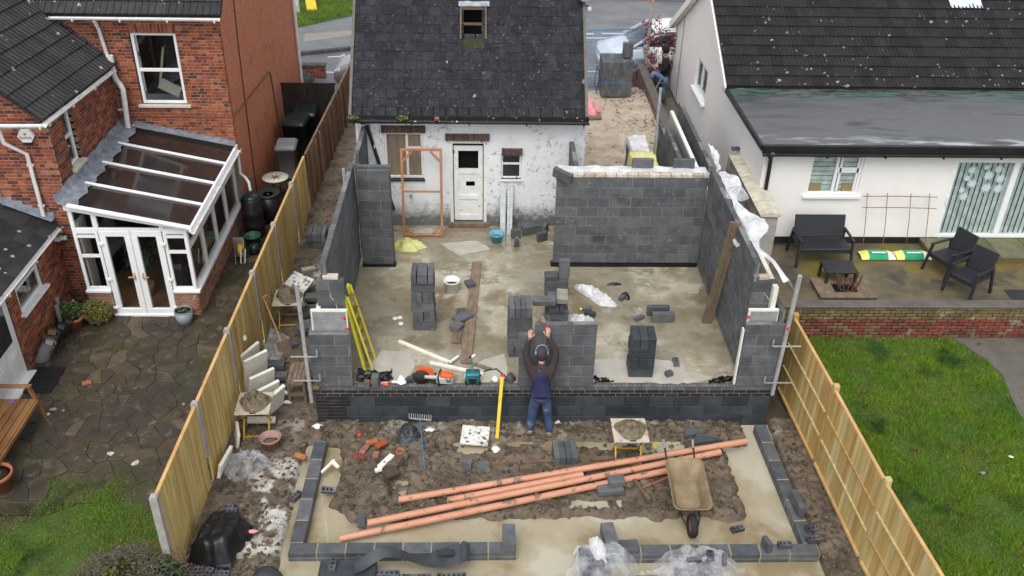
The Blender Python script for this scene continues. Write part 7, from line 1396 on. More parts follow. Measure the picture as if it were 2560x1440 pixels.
puddle([(960, 872), (1034, 876), (1036, 920), (1020, 948), (985, 955), (920, 958), (905, 925), (938, 905)], 1); puddle([(1487, 897), (1560, 900), (1650, 897), (1705, 905), (1712, 925), (1790, 948), (1700, 958), (1487, 958)], 2); puddle([(1195, 905), (1262, 882), (1268, 945), (1215, 952), (1150, 948)], 3); puddle([(1700, 705), (1760, 712), (1745, 735), (1690, 730)], 4); puddle([(1100, 610), (1190, 600), (1230, 622), (1150, 640)], 5)
# ================================================================ PEOPLE
def skin(name, V, E, Rd, mat, parent, root=0, sub=2):
    me = bpy.data.meshes.new(name); me.from_pydata([tuple(v) for v in V], E, []); me.update(); me.materials.append(M[mat]); o = bpy.data.objects.new(name, me); C.objects.link(o)
    o.parent = parent; o.matrix_parent_inverse = LOC[parent.name].inverted(); LOC[o.name] = Matrix()
    o.modifiers.new('skin', 'SKIN').use_smooth_shade = True
    for i, r in enumerate(Rd):
        s_ = me.skin_vertices[0].data[i]; s_.radius = (r, r) if not hasattr(r, '__len__') else r; s_.use_root = (i == root)
    o.modifiers.new('sub', 'SUBSURF').levels = sub; o.modifiers['sub'].render_levels = sub
    return o
def chain(pts): return [(i, i + 1) for i in range(len(pts) - 1)]
def hand(parent, w, dirv, side, palm_n, curl=.5):
    """w wrist, dirv finger direction, side = thumb side vector, palm_n = direction the fingers curl to"""
    w = Vector(w); d = Vector(dirv).normalized(); s_ = Vector(side).normalized(); n = Vector(palm_n).normalized(); V = [w, w + d * .05, w + d * .085]; E = [(0, 1), (1, 2)]; Rd = [(.024, .024), (.038, .02), (.036, .017)]
    for k, (o_, L) in enumerate(((.03, .07), (.011, .08), (-.011, .075), (-.031, .058))):
        b = w + d * .085 + s_ * o_; i = len(V); m = b + d * L * .55 + n * curl * .02; V += [b, m, m + d * L * .45 * (1 - curl * .6) + n * curl * .04]; E += [(2, i), (i, i + 1), (i + 1, i + 2)]; Rd += [.0105, .0098, .008]
    i = len(V); V += [w + d * .03 + s_ * .04, w + d * .06 + s_ * .07 + n * .01, w + d * .085 + s_ * .075 + n * .025]; E += [(1, i), (i, i + 1), (i + 1, i + 2)]; Rd += [.014, .0115, .009]
    return skin('hand', V, E, Rd, 'skin', parent, 1)
def head(parent, c, rz, tilt=0, ears=True):
    g = G(); prof = [(.0, -.125), (.045, -.12), (.062, -.095), (.07, -.05), (.078, 0), (.08, .04), (.072, .085), (.045, .115), (.0, .125)]; n = 18; V = []
    for r, z in prof:
        for k in range(n): t = 2 * PI * k / n; V.append((r * .95 * math.sin(t), r * 1.2 * math.cos(t) * (1 if math.cos(t) < 0 else 1.02), z))
    F = [(i * n + k, i * n + (k + 1) % n, (i + 1) * n + (k + 1) % n, (i + 1) * n + k) for i in range(len(prof) - 1) for k in range(n)]; g.add(V, F, 0, True)
    g.add([(-.014, .088, -.03), (.014, .088, -.03), (0, .118, -.035), (0, .09, .02)], [(0, 2, 3), (2, 1, 3), (0, 1, 2)], 0, True)
    for s_ in (-1, 1): g.box((s_ * .078, -.01, -.01), (.016, .035, .06), None, 0, .006)
    h = obj('head', g, 'skin', parent, c, (tilt, 0, rz)); f = G()
    for s_ in (-1, 1): f.box((s_ * .03, .092, .012), (.022, .006, .01))
    f.box((0, .088, -.068), (.04, .006, .008)); obj('face_features', f, 'brown_cloth', h, world=False); return h
wk = thing('person', 'bricklayer in a navy body warmer and jeans reaching up to the block panel', 'person', (4.02, -.34, -.85))
A = Vector
pel = A((4.02, -.37, .05)); hipL, hipR = A((3.93, -.37, .02)), A((4.11, -.37, .02)); knL, knR = A((3.88, -.33, -.4)), A((4.17, -.36, -.4)); anL, anR = A((3.85, -.36, -.78)), A((4.2, -.42, -.78))
wa = A((4.02, -.34, .2)); che = A((4.02, -.29, .46)); neck = A((4.02, -.25, .66)); hd = A((4.02, -.22, .8)); shL, shR = A((3.83, -.27, .57)), A((4.21, -.27, .57)); elL, elR = A((3.74, -.2, .86)), A((4.27, -.19, .88)); wrL, wrR = A((3.8, -.13, 1.14)), A((4.13, -.12, 1.17))
skin('body', [pel, wa, che, neck, hd, shL, elL, wrL, shR, elR, wrR, hipL, knL, anL, hipR, knR, anR], [(0, 1), (1, 2), (2, 3), (3, 4), (2, 5), (5, 6), (6, 7), (2, 8), (8, 9), (9, 10), (0, 11), (11, 12), (12, 13), (0, 14), (14, 15), (15, 16)],
     [.11, .1, .11, .055, .06, .05, .038, .028, .05, .038, .028, .085, .055, .04, .085, .055, .04], 'skin', wk)
skin('trousers', [pel + A((0, 0, .14)), pel, hipL, knL, anL + A((0, .02, .06)), hipR, knR, anR + A((0, .02, .06))], [(0, 1), (1, 2), (2, 3), (3, 4), (1, 5), (5, 6), (6, 7)], [(.165, .125), (.165, .13), .11, .085, .075, .11, .085, .075], 'jeans', wk, 1)
skin('jumper', [wa, che + A((0, 0, .06)), shL, elL, wrL, shR, elR, wrR, neck, neck + A((0, .0, .07))], [(0, 1), (1, 2), (2, 3), (3, 4), (1, 5), (5, 6), (6, 7), (1, 8), (8, 9)], [(.15, .12), (.16, .12), .085, .068, .046, .085, .068, .046, .08, .078], 'brown_cloth', wk, 1)
skin('body_warmer', [wa + A((0, -.02, -.2)), wa + A((0, -.01, -.04)), wa + A((0, 0, .1)), che, che + A((0, .01, .13))], chain([0] * 5), [(.17, .135), (.172, .137), (.18, .14), (.205, .15), (.15, .115)], 'navy', wk, 2)
skin('waistband', [wa + A((0, -.03, -.24)), wa + A((0, -.025, -.18)), wa + A((0, -.02, -.13))], [(0, 1), (1, 2)], [(.176, .14), (.178, .142), (.174, .138)], 'brown_cloth', wk, 0)
h_ = head(wk, hd + A((0, .02, .06)), 0, .35)
obj('hair', G().lathe([(.05, -.12), (.078, -.08), (.086, -.02), (.086, .05), (.0, .1)], n=18), 'brown_cloth', wk, hd + A((0, -.012, .07)), (.2, 0, 0)); cp = obj('cap', G().lathe([(.092, -.075), (.098, .0), (.09, .07), (.055, .105), (.0, .118)], n=20), 'cap', wk, hd + A((0, .02, .1)), (.25, 0, 0), (1, 1.15, 1)); obj('peak', G().grid(lambda u, v: ((u - .5) * .15, .1 + v * .07 * (1 - (2 * u - 1) ** 2 * .5), -.02 - v * .012), 8, 3), 'cap', cp, world=False)
em = obj('ear_defenders', G().tube([(.108 * math.cos(t), -.02 + .0 * t, .02 + .12 * math.sin(t)) for t in np.linspace(0, PI, 14)], .011, 6), 'bin_grey', wk, hd + A((0, .03, .08)), (-.5, 0, 0))
for s_ in (-1, 1): obj('ear_cup', G().lathe([(.0, -.02), (.034, -.018), (.038, 0), (.03, .018), (0, .02)], n=14), 'bin_grey', em, (s_ * .1, -.02, .0), (0, PI / 2, 0), world=False)
hand(wk, wrL, (.15, .35, 1), (1, 0, 0), (0, 1, -.2), .35); hand(wk, wrR, (-.1, .25, 1), (-1, .2, 0), (0, 1, 0), .95)
for an, s_ in ((anL, -1), (anR, 1)): skin('boot', [an + A((0, -.02, .06)), an + A((0, -.06, -.035)), an + A((s_ * .01, .06, -.055)), an + A((s_ * .02, .17, -.06))], chain([0] * 4), [.058, .06, .05, .042], 'boot', wk, 1)
tr = thing('trowel', 'pointing trowel held up over the wall by the bricklayer', 'trowel', wrR + A((0, .1, .1))); obj('handle', G().tube([wrR + A((.0, .07, .06)), wrR + A((-.03, .1, .17))], .016, 8), 'red', tr); obj('blade', G().extr([A((4.1, -.0, 1.37)), A((4.02, .12, 1.47)), A((3.92, .2, 1.5)), A((3.93, .1, 1.42)), A((4.03, .0, 1.37))], (0, .01, .012)), 'mortar_wet', tr)
mn = thing('person', 'man in a black coat and beanie at his phone, foot on the low wall', 'person', (8.62, 15.2, -.35))
pel = A((8.66, 15.15, .42)); hipL, hipR = A((8.62, 15.05, .4)), A((8.66, 15.25, .4)); knL, knR = A((8.26, 15.0, .62)), A((8.68, 15.24, .02)); anL, anR = A((8.2, 15.0, .42)), A((8.68, 15.22, -.27)); che = A((8.66, 15.15, .85)); neck = A((8.63, 15.15, 1.06)); hd = A((8.59, 15.14, 1.2)); shL, shR = A((8.63, 14.96, .98)), A((8.68, 15.34, .98)); elL, elR = A((8.6, 14.92, .7)), A((8.62, 15.34, .7)); wrL, wrR = A((8.4, 15.03, .8)), A((8.41, 15.18, .8))
skin('body', [pel, che, neck, hd, shL, elL, wrL, shR, elR, wrR, hipL, knL, anL, hipR, knR, anR], [(0, 1), (1, 2), (2, 3), (1, 4), (4, 5), (5, 6), (1, 7), (7, 8), (8, 9), (0, 10), (10, 11), (11, 12), (0, 13), (13, 14), (14, 15)], [.11, .12, .055, .06, .05, .038, .028, .05, .038, .028, .08, .055, .04, .08, .055, .04], 'skin', mn)
skin('trousers', [pel, hipL, knL, anL, hipR, knR, anR], [(0, 1), (1, 2), (2, 3), (0, 4), (4, 5), (5, 6)], [.15, .105, .085, .07, .105, .085, .07], 'jeans2', mn); skin('coat', [pel + A((0, 0, .02)), pel + A((0, 0, .2)), che, shL, elL, wrL, shR, elR, wrR, neck], [(0, 1), (1, 2), (2, 3), (3, 4), (4, 5), (2, 6), (6, 7), (7, 8), (2, 9)], [(.16, .19), (.16, .19), (.17, .2), .1, .08, .052, .1, .08, .052, .075], 'black_cloth', mn, 1)
head(mn, hd + A((-.01, 0, .03)), PI / 2, -.35); obj('beanie', G().lathe([(.1, -.06), (.106, .03), (.1, .09), (.056, .14), (0, .15)], n=18), 'black_cloth', mn, hd + A((.015, 0, .08)), (0, -.15, 0), (1.15, 1, 1)); obj('hood', G().grid(lambda u, v: (8.68 + .1 * math.cos(PI * u) * .6 + .03, 15.15 + .14 * math.sin(PI * (u - .5)), 1.0 + .09 * v), 12, 3), 'saw_grey', mn)
hand(mn, wrL, (-1, .2, .2), (0, .3, 1), (0, 1, 0), .8); hand(mn, wrR, (-1, -.2, .2), (0, -.3, 1), (0, -1, 0), .8)
for an in (anL, anR): skin('boot', [an + A((.04, 0, -.02)), an + A((.0, 0, -.045)), an + A((-.1, 0, -.055)), an + A((-.2, 0, -.06))], chain([0] * 4), [.05, .05, .046, .038], 'boot', mn, 1)
tag(obj('phone', G().box((8.3, 15.1, .87), (.015, .075, .15), (0, .5, 0), 0, .004), 'black_plastic'), 'phone held by the man in the black coat', 'phone')

# ================================================================ CARS
def car(label, loc, paint, L=4.3, Wd=1.78):
    r = thing('parked_car', label, 'car', loc); hw = Wd / 2
    def sec(x, z0, z1, w, k=.55): return [(x, s_ * w * f, z0 + (z1 - z0) * h) for s_, seq in ((1, ((.86, 0), (1, .12), (1, k), (.97, .8), (.88, .97), (.5, 1.0))), (-1, ((.5, 1.0), (.88, .97), (.97, .8), (1, k), (1, .12), (.86, 0)))) for f, h in seq]
    st = [(-2.16, .36, .72, .6), (-2.1, .26, .84, .82), (-1.9, .2, .96, .88), (-1.2, .18, 1.0, hw), (0, .18, .98, hw), (.75, .18, .97, hw), (1.3, .18, .93, hw), (1.75, .2, .83, .86), (2.05, .24, .72, .76), (2.15, .34, .6, .6)]
    g = G(); S_ = [sec(x * L / 4.3, z0, z1, w) for x, z0, z1, w in st]; loops(g, S_, 0, False); g.add(S_[0], [tuple(range(12))[::-1]]); g.add(S_[-1], [tuple(range(12))]); obj('body', g, paint, r, rot=(0, 0, 0), world=False)
    cb = [(-1.95, .98, 1.0, .72), (-1.55, .95, 1.38, .68), (-.9, .95, 1.48, .68), (.0, .95, 1.48, .68), (.35, .95, 1.42, .66), (1.15, .9, .95, .7)]
    g = G(); S_ = [[(x, s_ * w * f, z0 + (z1 - z0) * h) for s_, seq in ((1, ((1.18, 0), (1.08, .55), (1, .93), (.9, 1.0))), (-1, ((.9, 1.0), (1, .93), (1.08, .55), (1.18, 0)))) for f, h in seq] for x, z0, z1, w in cb]; loops(g, S_, 0, False); obj('window', g, 'car_glass', r, world=False)
    g = G(); g.add([(x, s_ * w * .98, z) for x, w, z in ((-1.6, .66, 1.39), (-.9, .68, 1.505), (0, .68, 1.505), (.4, .66, 1.425)) for s_ in (-1, -.5, .5, 1)], [(i * 4 + k, (i + 1) * 4 + k, (i + 1) * 4 + k + 1, i * 4 + k + 1) for i in range(3) for k in range(3)], 0, True)
    for s_ in (-1, 1):
        for p, q, w in (((.4, .69, 1.42), (1.18, .83, .95), .07), ((-1.6, .69, 1.38), (-1.96, .84, .99), .12), ((-.45, .72, 1.48), (-.45, .82, .96), .06), ((-.45, .7, 1.485), (.4, .69, 1.42), .06), ((-1.58, .7, 1.385), (-.45, .7, 1.485), .06)): g.bar((p[0], s_ * p[1], p[2]), (q[0], s_ * q[1], q[2]), w, .03, up=(0, s_, .2))
    obj('roof', g, paint, r, world=False)
    for sx in (-1, 1):
        for s_ in (-1, 1):
            w_ = obj('wheel', G().lathe([(.2, -.1), (.3, -.1), (.32, -.06), (.32, .06), (.3, .1), (.2, .1)], n=22), 'rubber', r, (sx * 1.32, s_ * (hw - .08), .32), (PI / 2, 0, 0), world=False); obj('rim', G().lathe([(.0005, -.09), (.2, -.1), (.2, .1), (.0005, .09)], n=14), 'steel', w_, world=False)
            if sx > 0: obj('headlight', G().box((1.98, s_ * .62, .66), (.24, .28, .13), (0, .45, -s_ * .4), 0, .04), 'lamp_clear', r, world=False); obj('mirror', G().box((.75, s_ * .98, 1.0), (.12, .2, .13), None, 0, .03), paint, r, world=False)
            else: obj('tail_light', G().box((-2.06, s_ * .68, .78), (.12, .2, .16), None, 0, .03), 'red', r, world=False)
    obj('grille', G().box((2.12, 0, .45), (.05, .9, .16), None, 0, .015), 'black_plastic', r, world=False); obj('number_plate', G().box((2.16, 0, .36), (.02, .52, .11)), 'paper', r, world=False)
    g = G()
    for s_ in (-1, 1): g.tube([(-1.3, s_ * .62, 1.5), (-1.1, s_ * .62, 1.55), (.0, s_ * .62, 1.55), (.2, s_ * .62, 1.5)], .015, 6)
    obj('roof_rail', g, 'bin_grey', r, world=False); return r
c1 = car('white car parked on the road behind the mesh screen fence', (9.1, 18.7, -.45), 'car_white'); c1.rotation_euler = (0, 0, PI + .06)
c2 = car('silver car with its nose showing past the white cottage gable', (.3, 16.75, -.45), 'car_silver'); c2.rotation_euler = (0, 0, PI)

# ================================================================ PLANTS
def leaves(c, rx, ry, rz, n, size, seed, hollow=.4, flat=0):
    rg = np.random.default_rng(seed); d = rg.normal(size=(n, 3)); d /= np.linalg.norm(d, axis=1)[:, None]; r = (hollow + (1 - hollow) * rg.random(n) ** .5) * (.8 + .35 * fbm(d[:, 0] * 2 + 5, d[:, 1] * 2 + d[:, 2] * 2 + 5, seed)); P = d * r[:, None] * np.array([rx, ry, rz]) + np.array(c)
    u = rg.normal(size=(n, 3)); u /= np.linalg.norm(u, axis=1)[:, None]; w = np.cross(u, rg.normal(size=(n, 3))); w /= np.linalg.norm(w, axis=1)[:, None]; s_ = size * rg.uniform(.6, 1.3, n)[:, None]
    V = np.stack([P - u * s_ * .5, P + w * s_ * .32, P + u * s_ * .6, P - w * s_ * .32], 1).reshape(-1, 3); return V, np.arange(4 * n).reshape(-1, 4)
def foliage(name, parent, arrs, mat, label=None): 
    o = 0; VV = []; FF = []
    for V, F in arrs: VV.append(V); FF.append(F + o); o += len(V)
    ob = obj(name, fastmesh(name, np.concatenate(VV), np.concatenate(FF), mat), mat, parent); return ob
def twigs(parent, c, rx, ry, rz, n, seed, r=.006, mat='twig'):
    g = G(); rn = random.Random(seed)
    for _ in range(n): 
        t = rn.random() * 2 * PI; e = rn.uniform(.3, 1.0); p = A((c[0] + rx * e * math.cos(t), c[1] + ry * e * math.sin(t), c[2] + rz * math.sqrt(max(0, 1.02 - e * e)) * rn.uniform(.85, 1.1))); q = p + A((rn.uniform(-.13, .13), rn.uniform(-.13, .13), rn.uniform(-.05, .06))); g.tube([p, p.lerp(q, .5) + A((rn.uniform(-.03, .03), rn.uniform(-.03, .03), .02)), q], r, 4, 0, False)
    return obj('twigs', g, mat, parent)
hg = thing('hedge', 'clipped twiggy brown and green hedge bush beside the fence end', 'hedge', (-2.05, -4.2, -.9)); foliage('foliage', hg, [leaves((-2.1, -4.25, -.62), .95, .9, .62, 15000, .034, 1, .6)], 'leaf_hedge'); twigs(hg, (-2.05, -4.15, -.62), .95, .88, .62, 900, 3, .0045); foliage('core', hg, [leaves((-2.1, -4.25, -.65), .8, .78, .5, 3500, .11, 2, .3)], 'leaf_hedge'); foliage('yellow_shoots', hg, [leaves((-2.5, -3.9, -.25), .18, .15, .1, 200, .05, 4), leaves((-2.2, -4.2, -.02), .12, .1, .05, 120, .05, 5), leaves((-2.75, -4.3, -.35), .15, .1, .1, 140, .05, 6), leaves((-2.3, -3.5, -.2), .1, .1, .06, 90, .05, 16)], 'leaf_yellow')
iv = thing('ivy_bush', 'dark green ivy clump against the fence end', 'ivy', (-1.5, -4.2, -.9)); foliage('foliage', iv, [leaves((-1.5, -4.05, -.5), .3, .38, .48, 2600, .05, 7, .3)], 'leaf_ivy'); twigs(iv, (-1.5, -4.05, -.5), .25, .3, .4, 40, 8)
def pot(name, label, c, r0, r1, h, mat, rim=True):
    r = thing(name, label, 'plant pot', c); obj('pot', G().lathe([(r0, 0), (r1, h * .8), (r1 + (.015 if rim else -.01), h * .8), (r1 + (.02 if rim else -.02), h), (r1 - .012, h), (r1 - .02, h * .82), (.0005, h * .8)], n=26), mat, r, world=False); obj('soil', G().lathe([(r1 - .02, h * .86), (.0005, h * .88)], n=20), 'soil', r, world=False); return r
pt = pot('plant_pot', 'terracotta pot with a leafy green plant by the white downpipe', (-5.52, 3.12, -.9), .13, .2, .3, 'terracotta'); foliage('plant', pt, [leaves((-5.6, 3.18, -.5), .3, .25, .22, 1100, .06, 11, .1)], 'leaf')
pt = pot('plant_pot', 'yellow green spreading shrub in a pot beside the conservatory wall', (-5.2, 3.4, -.9), .12, .17, .24, 'terracotta'); foliage('plant', pt, [leaves((-5.12, 3.34, -.62), .33, .27, .27, 3000, .04, 12, .3)], 'leaf_yellow')
pt = pot('plant_pot', 'grey glazed pot standing at the right of the conservatory doors', (-3.3, 3.33, -.9), .15, .19, .34, 'glaze', False); foliage('plant', pt, [leaves((-3.3, 3.33, -.58), .1, .1, .06, 120, .05, 13, .1)], 'leaf')
pt = pot('plant_pot', 'terracotta pot with bare soil at the left edge of the paving', (-5.02, -1.6, -.9), .16, .24, .36, 'terracotta'); foliage('plant', pt, [leaves((-5.0, -1.65, -.56), .14, .12, .05, 90, .04, 14, .1)], 'leaf')
ip = thing('house_plant', 'tall leafy house plant inside the conservatory', 'plant', (-4.35, 4.35, -.85)); foliage('foliage', ip, [leaves((-4.35, 4.35, .2), .35, .3, .45, 260, .2, 15, .2)], 'leaf_ivy'); obj('pot', G().lathe([(.12, 0), (.17, .3), (.15, .3), (.0005, .28)], (-4.35, 4.35, -.84), 16), 'terracotta', ip); obj('stem', G().tube([(-4.35, 4.35, -.6), (-4.36, 4.34, .2)], .015, 6), 'twig', ip)
rs = thing('red_shrub', 'sparse red leaved shrub in front of the white car', 'shrub', (8.75, 16.25, -.4)); g = G(); rn = random.Random(4); cl = []
for k in range(14):
    b = A((8.6 + rn.uniform(-.35, .45), 16.2 + rn.uniform(-.25, .15), -.35)); tp = b + A((rn.uniform(-.35, .35), rn.uniform(-.2, .2), rn.uniform(1.0, 2.3))); m = b.lerp(tp, .5) + A((rn.uniform(-.12, .12), 0, 0)); g.tube([b, m, tp], [.014, .01, .005], 5)
    for q in (tp, m.lerp(tp, .6), m): cl.append(leaves(q, .14, .12, .16, 26, .07, 20 + k, .1))
obj('stems', g, 'twig', rs); foliage('foliage', rs, cl, 'leaf_red')
us_ = thing('undergrowth', 'brown and green undergrowth behind the standing man', 'shrub', (8.5, 15.9, -.4)); foliage('foliage', us_, [leaves((8.45, 15.95, -.1), .45, .35, .3, 900, .07, 31, .2), leaves((8.5, 15.0, -.25), .3, .5, .18, 500, .06, 32, .2)], 'leaf_hedge'); foliage('green_leaves', us_, [leaves((8.45, 14.75, -.1), .2, .4, .2, 500, .06, 33, .2)], 'leaf_ivy')
gs = thing('grey_shrub', 'grey green shrub behind the front garden wall', 'shrub', (-2.95, 16.7, -.5)); foliage('foliage', gs, [leaves((-2.95, 16.75, -.35), .38, .3, .35, 900, .06, 34, .2)], M.setdefault('leaf_grey', leafm('leaf_grey', [(.12, .13, .1), (.17, .18, .14), (.09, .1, .07)])) and 'leaf_grey')
for k, x in enumerate((.2, 1.25)): tg = thing('gutter_weeds', ['grass tuft at the left end of the cottage gutter', 'grass tuft growing further along the cottage gutter'][k], 'weeds', (x, 5.7, 2.76)); foliage('foliage', tg, [leaves((x, 5.7, 2.79), .13, .05, .05, 160, .06, 40 + k, .1)], 'leaf_yellow')
tag(obj('red_tile_piece', G().box((2.0, 5.7, 2.78), (.09, .07, .05), (.2, .1, .3)), 'terracotta'), 'broken orange tile piece lying in the cottage gutter', 'tile')

# ================================================================ BINS AND THINGS BESIDE THE BRICK HOUSE
def bin_(label, loc, rz, body, lid, s=1.0):
    r = thing('wheelie_bin', label, 'wheelie bin', loc, rz); g = G(); w0, w1, d0, d1, h = .21 * s, .27 * s, .24 * s, .33 * s, .96 * s
    loops(g, [rr(0, 0, w0, d0, .05, .04), rr(0, 0, w1, d1, h, .05), rr(0, 0, w1 + .02, d1 + .02, h, .05), rr(0, 0, w1 + .02, d1 + .02, h + .04, .05)]); obj('body', g, body, r, world=False); l = G(); loops(l, [rr(0, .02, w1 + .03, d1 + .03, h + .042, .06), rr(0, .02, w1 + .03, d1 + .03, h + .07, .06), rr(0, .04, w1 - .02, d1 - .04, h + .12, .08)]); obj('lid', l, lid, r, world=False)
    for s_ in (-1, 1): obj('wheel', G().lathe([(.0005, -.03), (.1, -.03), (.1, .03), (.0005, .03)], n=16), 'rubber', r, (s_ * .2 * s, d1 * .8, .1), (0, PI / 2, 0), world=False)
    obj('handle', G().tube([(-w1, d1 + .08, h + .02), (w1, d1 + .08, h + .02)], .017, 7), lid, r, world=False); return r
bin_('grey wheelie bin beside the red brick side wall', (-2.36, 10.5, -.9), .05, 'bin_grey', 'bin_grey', .95); bin_('dark green wheelie bin behind the grey one, nearer of two', (-2.3, 11.75, -.9), -.1, 'bin_green', 'bin_green', 1.15); bin_('dark green wheelie bin furthest along the passage', (-2.15, 12.45, -.9), .05, 'bin_green', 'bin_green', 1.15)
wt = thing('water_butt', 'black ribbed water butt under the conservatory downpipe', 'water butt', (-2.62, 7.2, -.9)); obj('body', G().lathe([(.22, 0), (.26, .06), (.25, .3), (.265, .33), (.25, .36), (.255, .62), (.27, .65), (.255, .68), (.24, .98), (.2, 1.04)], (-2.62, 7.2, -.9), 24), 'black_plastic', wt); obj('lid', G().lathe([(.21, 1.02), (.21, 1.06), (.05, 1.1), (0, 1.1)], (-2.62, 7.2, -.9), 20), 'bin_green', wt)
cd = thing('compost_tub', 'round black tub with a dished lid between the butt and the table', 'tub', (-2.42, 8.0, -.9)); obj('body', G().lathe([(.24, 0), (.28, .75), (.0, .75)], (-2.38, 7.95, -.9), 24), 'black_plastic', cd); obj('lid', G().lathe([(.3, .75), (.31, .79), (.27, .8), (.1, .74), (.0, .76)], (-2.38, 7.95, -.9), 24), 'rattan', cd)
mt = thing('mosaic_table', 'round mosaic topped garden table with a red star pattern', 'table', (-2.4, 9.0, -.9)); obj('table_top', G().lathe([(.0005, .68), (.34, .68), (.34, .71), (.0005, .71)], (-2.4, 9.0, -.9), 28), 'cream', mt); obj('rim', G().lathe([(.34, .675), (.36, .675), (.36, .715), (.34, .715)], (-2.4, 9.0, -.9), 28), 'joint', mt); g = G()
for k in range(8): t = PI / 4 * k; g.extr([(-2.4 + .07 * math.cos(t - .3), 9 + .07 * math.sin(t - .3), -.187), (-2.4 + .24 * math.cos(t), 9 + .24 * math.sin(t), -.187), (-2.4 + .07 * math.cos(t + .3), 9 + .07 * math.sin(t + .3), -.187), (-2.4, 9, -.187)], (0, 0, .002))
obj('star_inlay', g, 'brick_lintel', mt)
for k in range(3): t = 2.1 * k + .4; obj('leg', G().tube([(-2.4 + .22 * math.cos(t), 9 + .22 * math.sin(t), -.22), (-2.4 + .08 * math.cos(t), 9 + .08 * math.sin(t), -.55), (-2.4 + .26 * math.cos(t), 9 + .26 * math.sin(t), -.9)], .01, 6), 'black_iron', mt)
tag(obj('timber_post', G().box((-2.8, 7.98, -.35), (.1, .08, 1.3), (.0, .05, 0)), 'plank'), 'old weathered timber post standing against the brick side wall', 'post')
hr = thing('hose_reel', 'hose reel with yellow hose and white handle beside the conservatory', 'hose reel', (-2.7, 5.9, -.9)); obj('hose', G().lathe([(.09, -.07), (.15, -.07), (.16, 0), (.15, .07), (.09, .07)], n=20), 'yellow_dirty', hr, (-2.68, 5.95, -.62), (0, PI / 2, .3)); obj('side_plate', G().lathe([(.0005, -.09), (.18, -.09), (.18, -.08), (.0005, -.08)], n=20).lathe([(.0005, .08), (.18, .08), (.18, .09), (.0005, .09)], n=20), 'hose_g', hr, (-2.68, 5.95, -.62), (0, PI / 2, .3)); obj('stand', G().tube([(-2.78, 5.75, -.9), (-2.78, 5.95, -.35), (-2.58, 5.95, -.35), (-2.58, 5.75, -.9)], .014, 6).box((-2.72, 6.05, -.6), (.24, .05, .5)), 'bin_grey', hr); obj('handle', G().tube([(-2.62, 5.8, -.5), (-2.62, 5.62, -.78), (-2.52, 5.62, -.78), (-2.52, 5.8, -.5)], .012, 6), 'white_plastic', hr); obj('loose_hose', G().tube([(-2.7, 5.8, -.85), (-2.85, 5.4, -.88), (-2.7, 5.1, -.88), (-2.5, 5.2, -.88), (-2.52, 5.6, -.87), (-2.6, 5.8, -.85)], .012, 6), 'hose_g', hr)
wc = thing('watering_can', 'dark green watering can in front of the water butt', 'watering can', (-2.45, 6.4, -.9)); obj('body', G().lathe([(.13, 0), (.12, .22), (.05, .25)], (-2.45, 6.3, -.9), 18), 'bin_green', wc); obj('spout', G().tube([(-2.4, 6.25, -.8), (-2.22, 6.1, -.6)], [.025, .018], 8), 'bin_green', wc); obj('handle', G().tube([(-2.5, 6.36, -.86), (-2.6, 6.42, -.7), (-2.46, 6.32, -.6)], .013, 6), 'bin_green', wc)
bk = bucket('bucket', 'dark green open tub between the watering can and water butt', (-2.55, 6.65, -.9), .15, .19, .3, 'hose_g', 'hose_g')
# paved area things
tag(obj('door_mat', G().b2(-5.75, -5.2, .95, 1.75, -.9, -.87), 'rubber'), 'black slatted mat in front of the white back door', 'mat'); g = bpy.data.objects['door_mat']
for i in range(12): obj('bar', G().b2(-5.74, -5.21, .98 + i * .064, 1.01 + i * .064, -.87, -.862), 'black_plastic', g)
tag(obj('red_tile', G().box((-4.62, 1.25, -.88), (.17, .12, .03), (0, 0, .4), 0, .004), 'terracotta'), 'small red clay tile lying on the dark paving', 'tile')
lgp = thing('wire_rack', 'low wire rack standing by the wrapped bundles at the lean-to wall', 'rack', (-5.35, 2.2, -.9)); g = G()
for i in range(6): g.tube([(-5.55 + .05 * i, 1.9 + i * .12, -.9), (-5.5 + .05 * i, 1.9 + i * .12, -.62)], .006, 4)
g.tube([(-5.5, 1.9, -.62), (-5.25, 2.5, -.62)], .008, 5); obj('frame', g, 'black_iron', lgp)
for k, (x, y, z, r_, L, a_, m, l) in enumerate(((-5.66, 2.0, -.7, .11, .6, .5, 'bin_grey', 'grey bundle at the near end of the pile by the lean-to wall'), (-5.68, 2.3, -.66, .12, .55, .4, 'board', 'dark brown bundle second in the pile by the lean-to wall'), (-5.66, 2.6, -.68, .1, .5, .6, 'dpc', 'blue grey bundle third in the pile by the lean-to wall'), (-5.6, 2.85, -.72, .09, .45, .5, 'brown_cloth', 'purplish bundle furthest in the pile by the lean-to wall'))): tag(obj('garden_bundle', G().grid(lambda u, v: (r_ * math.cos(2 * PI * u) * (1 + .3 * float(vn(3 * u, v * 5, k))), r_ * .9 * math.sin(2 * PI * u) * (1 + .25 * float(vn(3 * u + 7, v * 4, k))), (v - .5) * L), 14, 8).box((0, 0, L * .46), (r_ * 1.3, r_ * 1.2, .03), None, 0, .01), m, None, (x, y, z), (a_ * .4, a_, .3)), l, 'bundle')
bn = thing('garden_bench', 'slatted wooden garden bench at the left edge of the paving', 'bench', (-5.4, -.6, -.9))
for i in range(5): obj('slat', G().b2(-5.72 + i * .135, -5.6 + i * .135, -1.5, .22, -.47, -.445, 0, .006), 'bench', bn)
for y in (.25, -1.52):
    obj('armrest', G().b2(-5.86, -5.1, y - .05, y + .05, -.2, -.165, 0, .008), 'bench', bn); obj('leg', G().bar((-5.15, y, -.2), (-5.0, y - .02, -.9), .06, .05), 'bench', bn); obj('leg', G().bar((-5.8, y, .0), (-5.78, y, -.9), .06, .05), 'bench', bn)
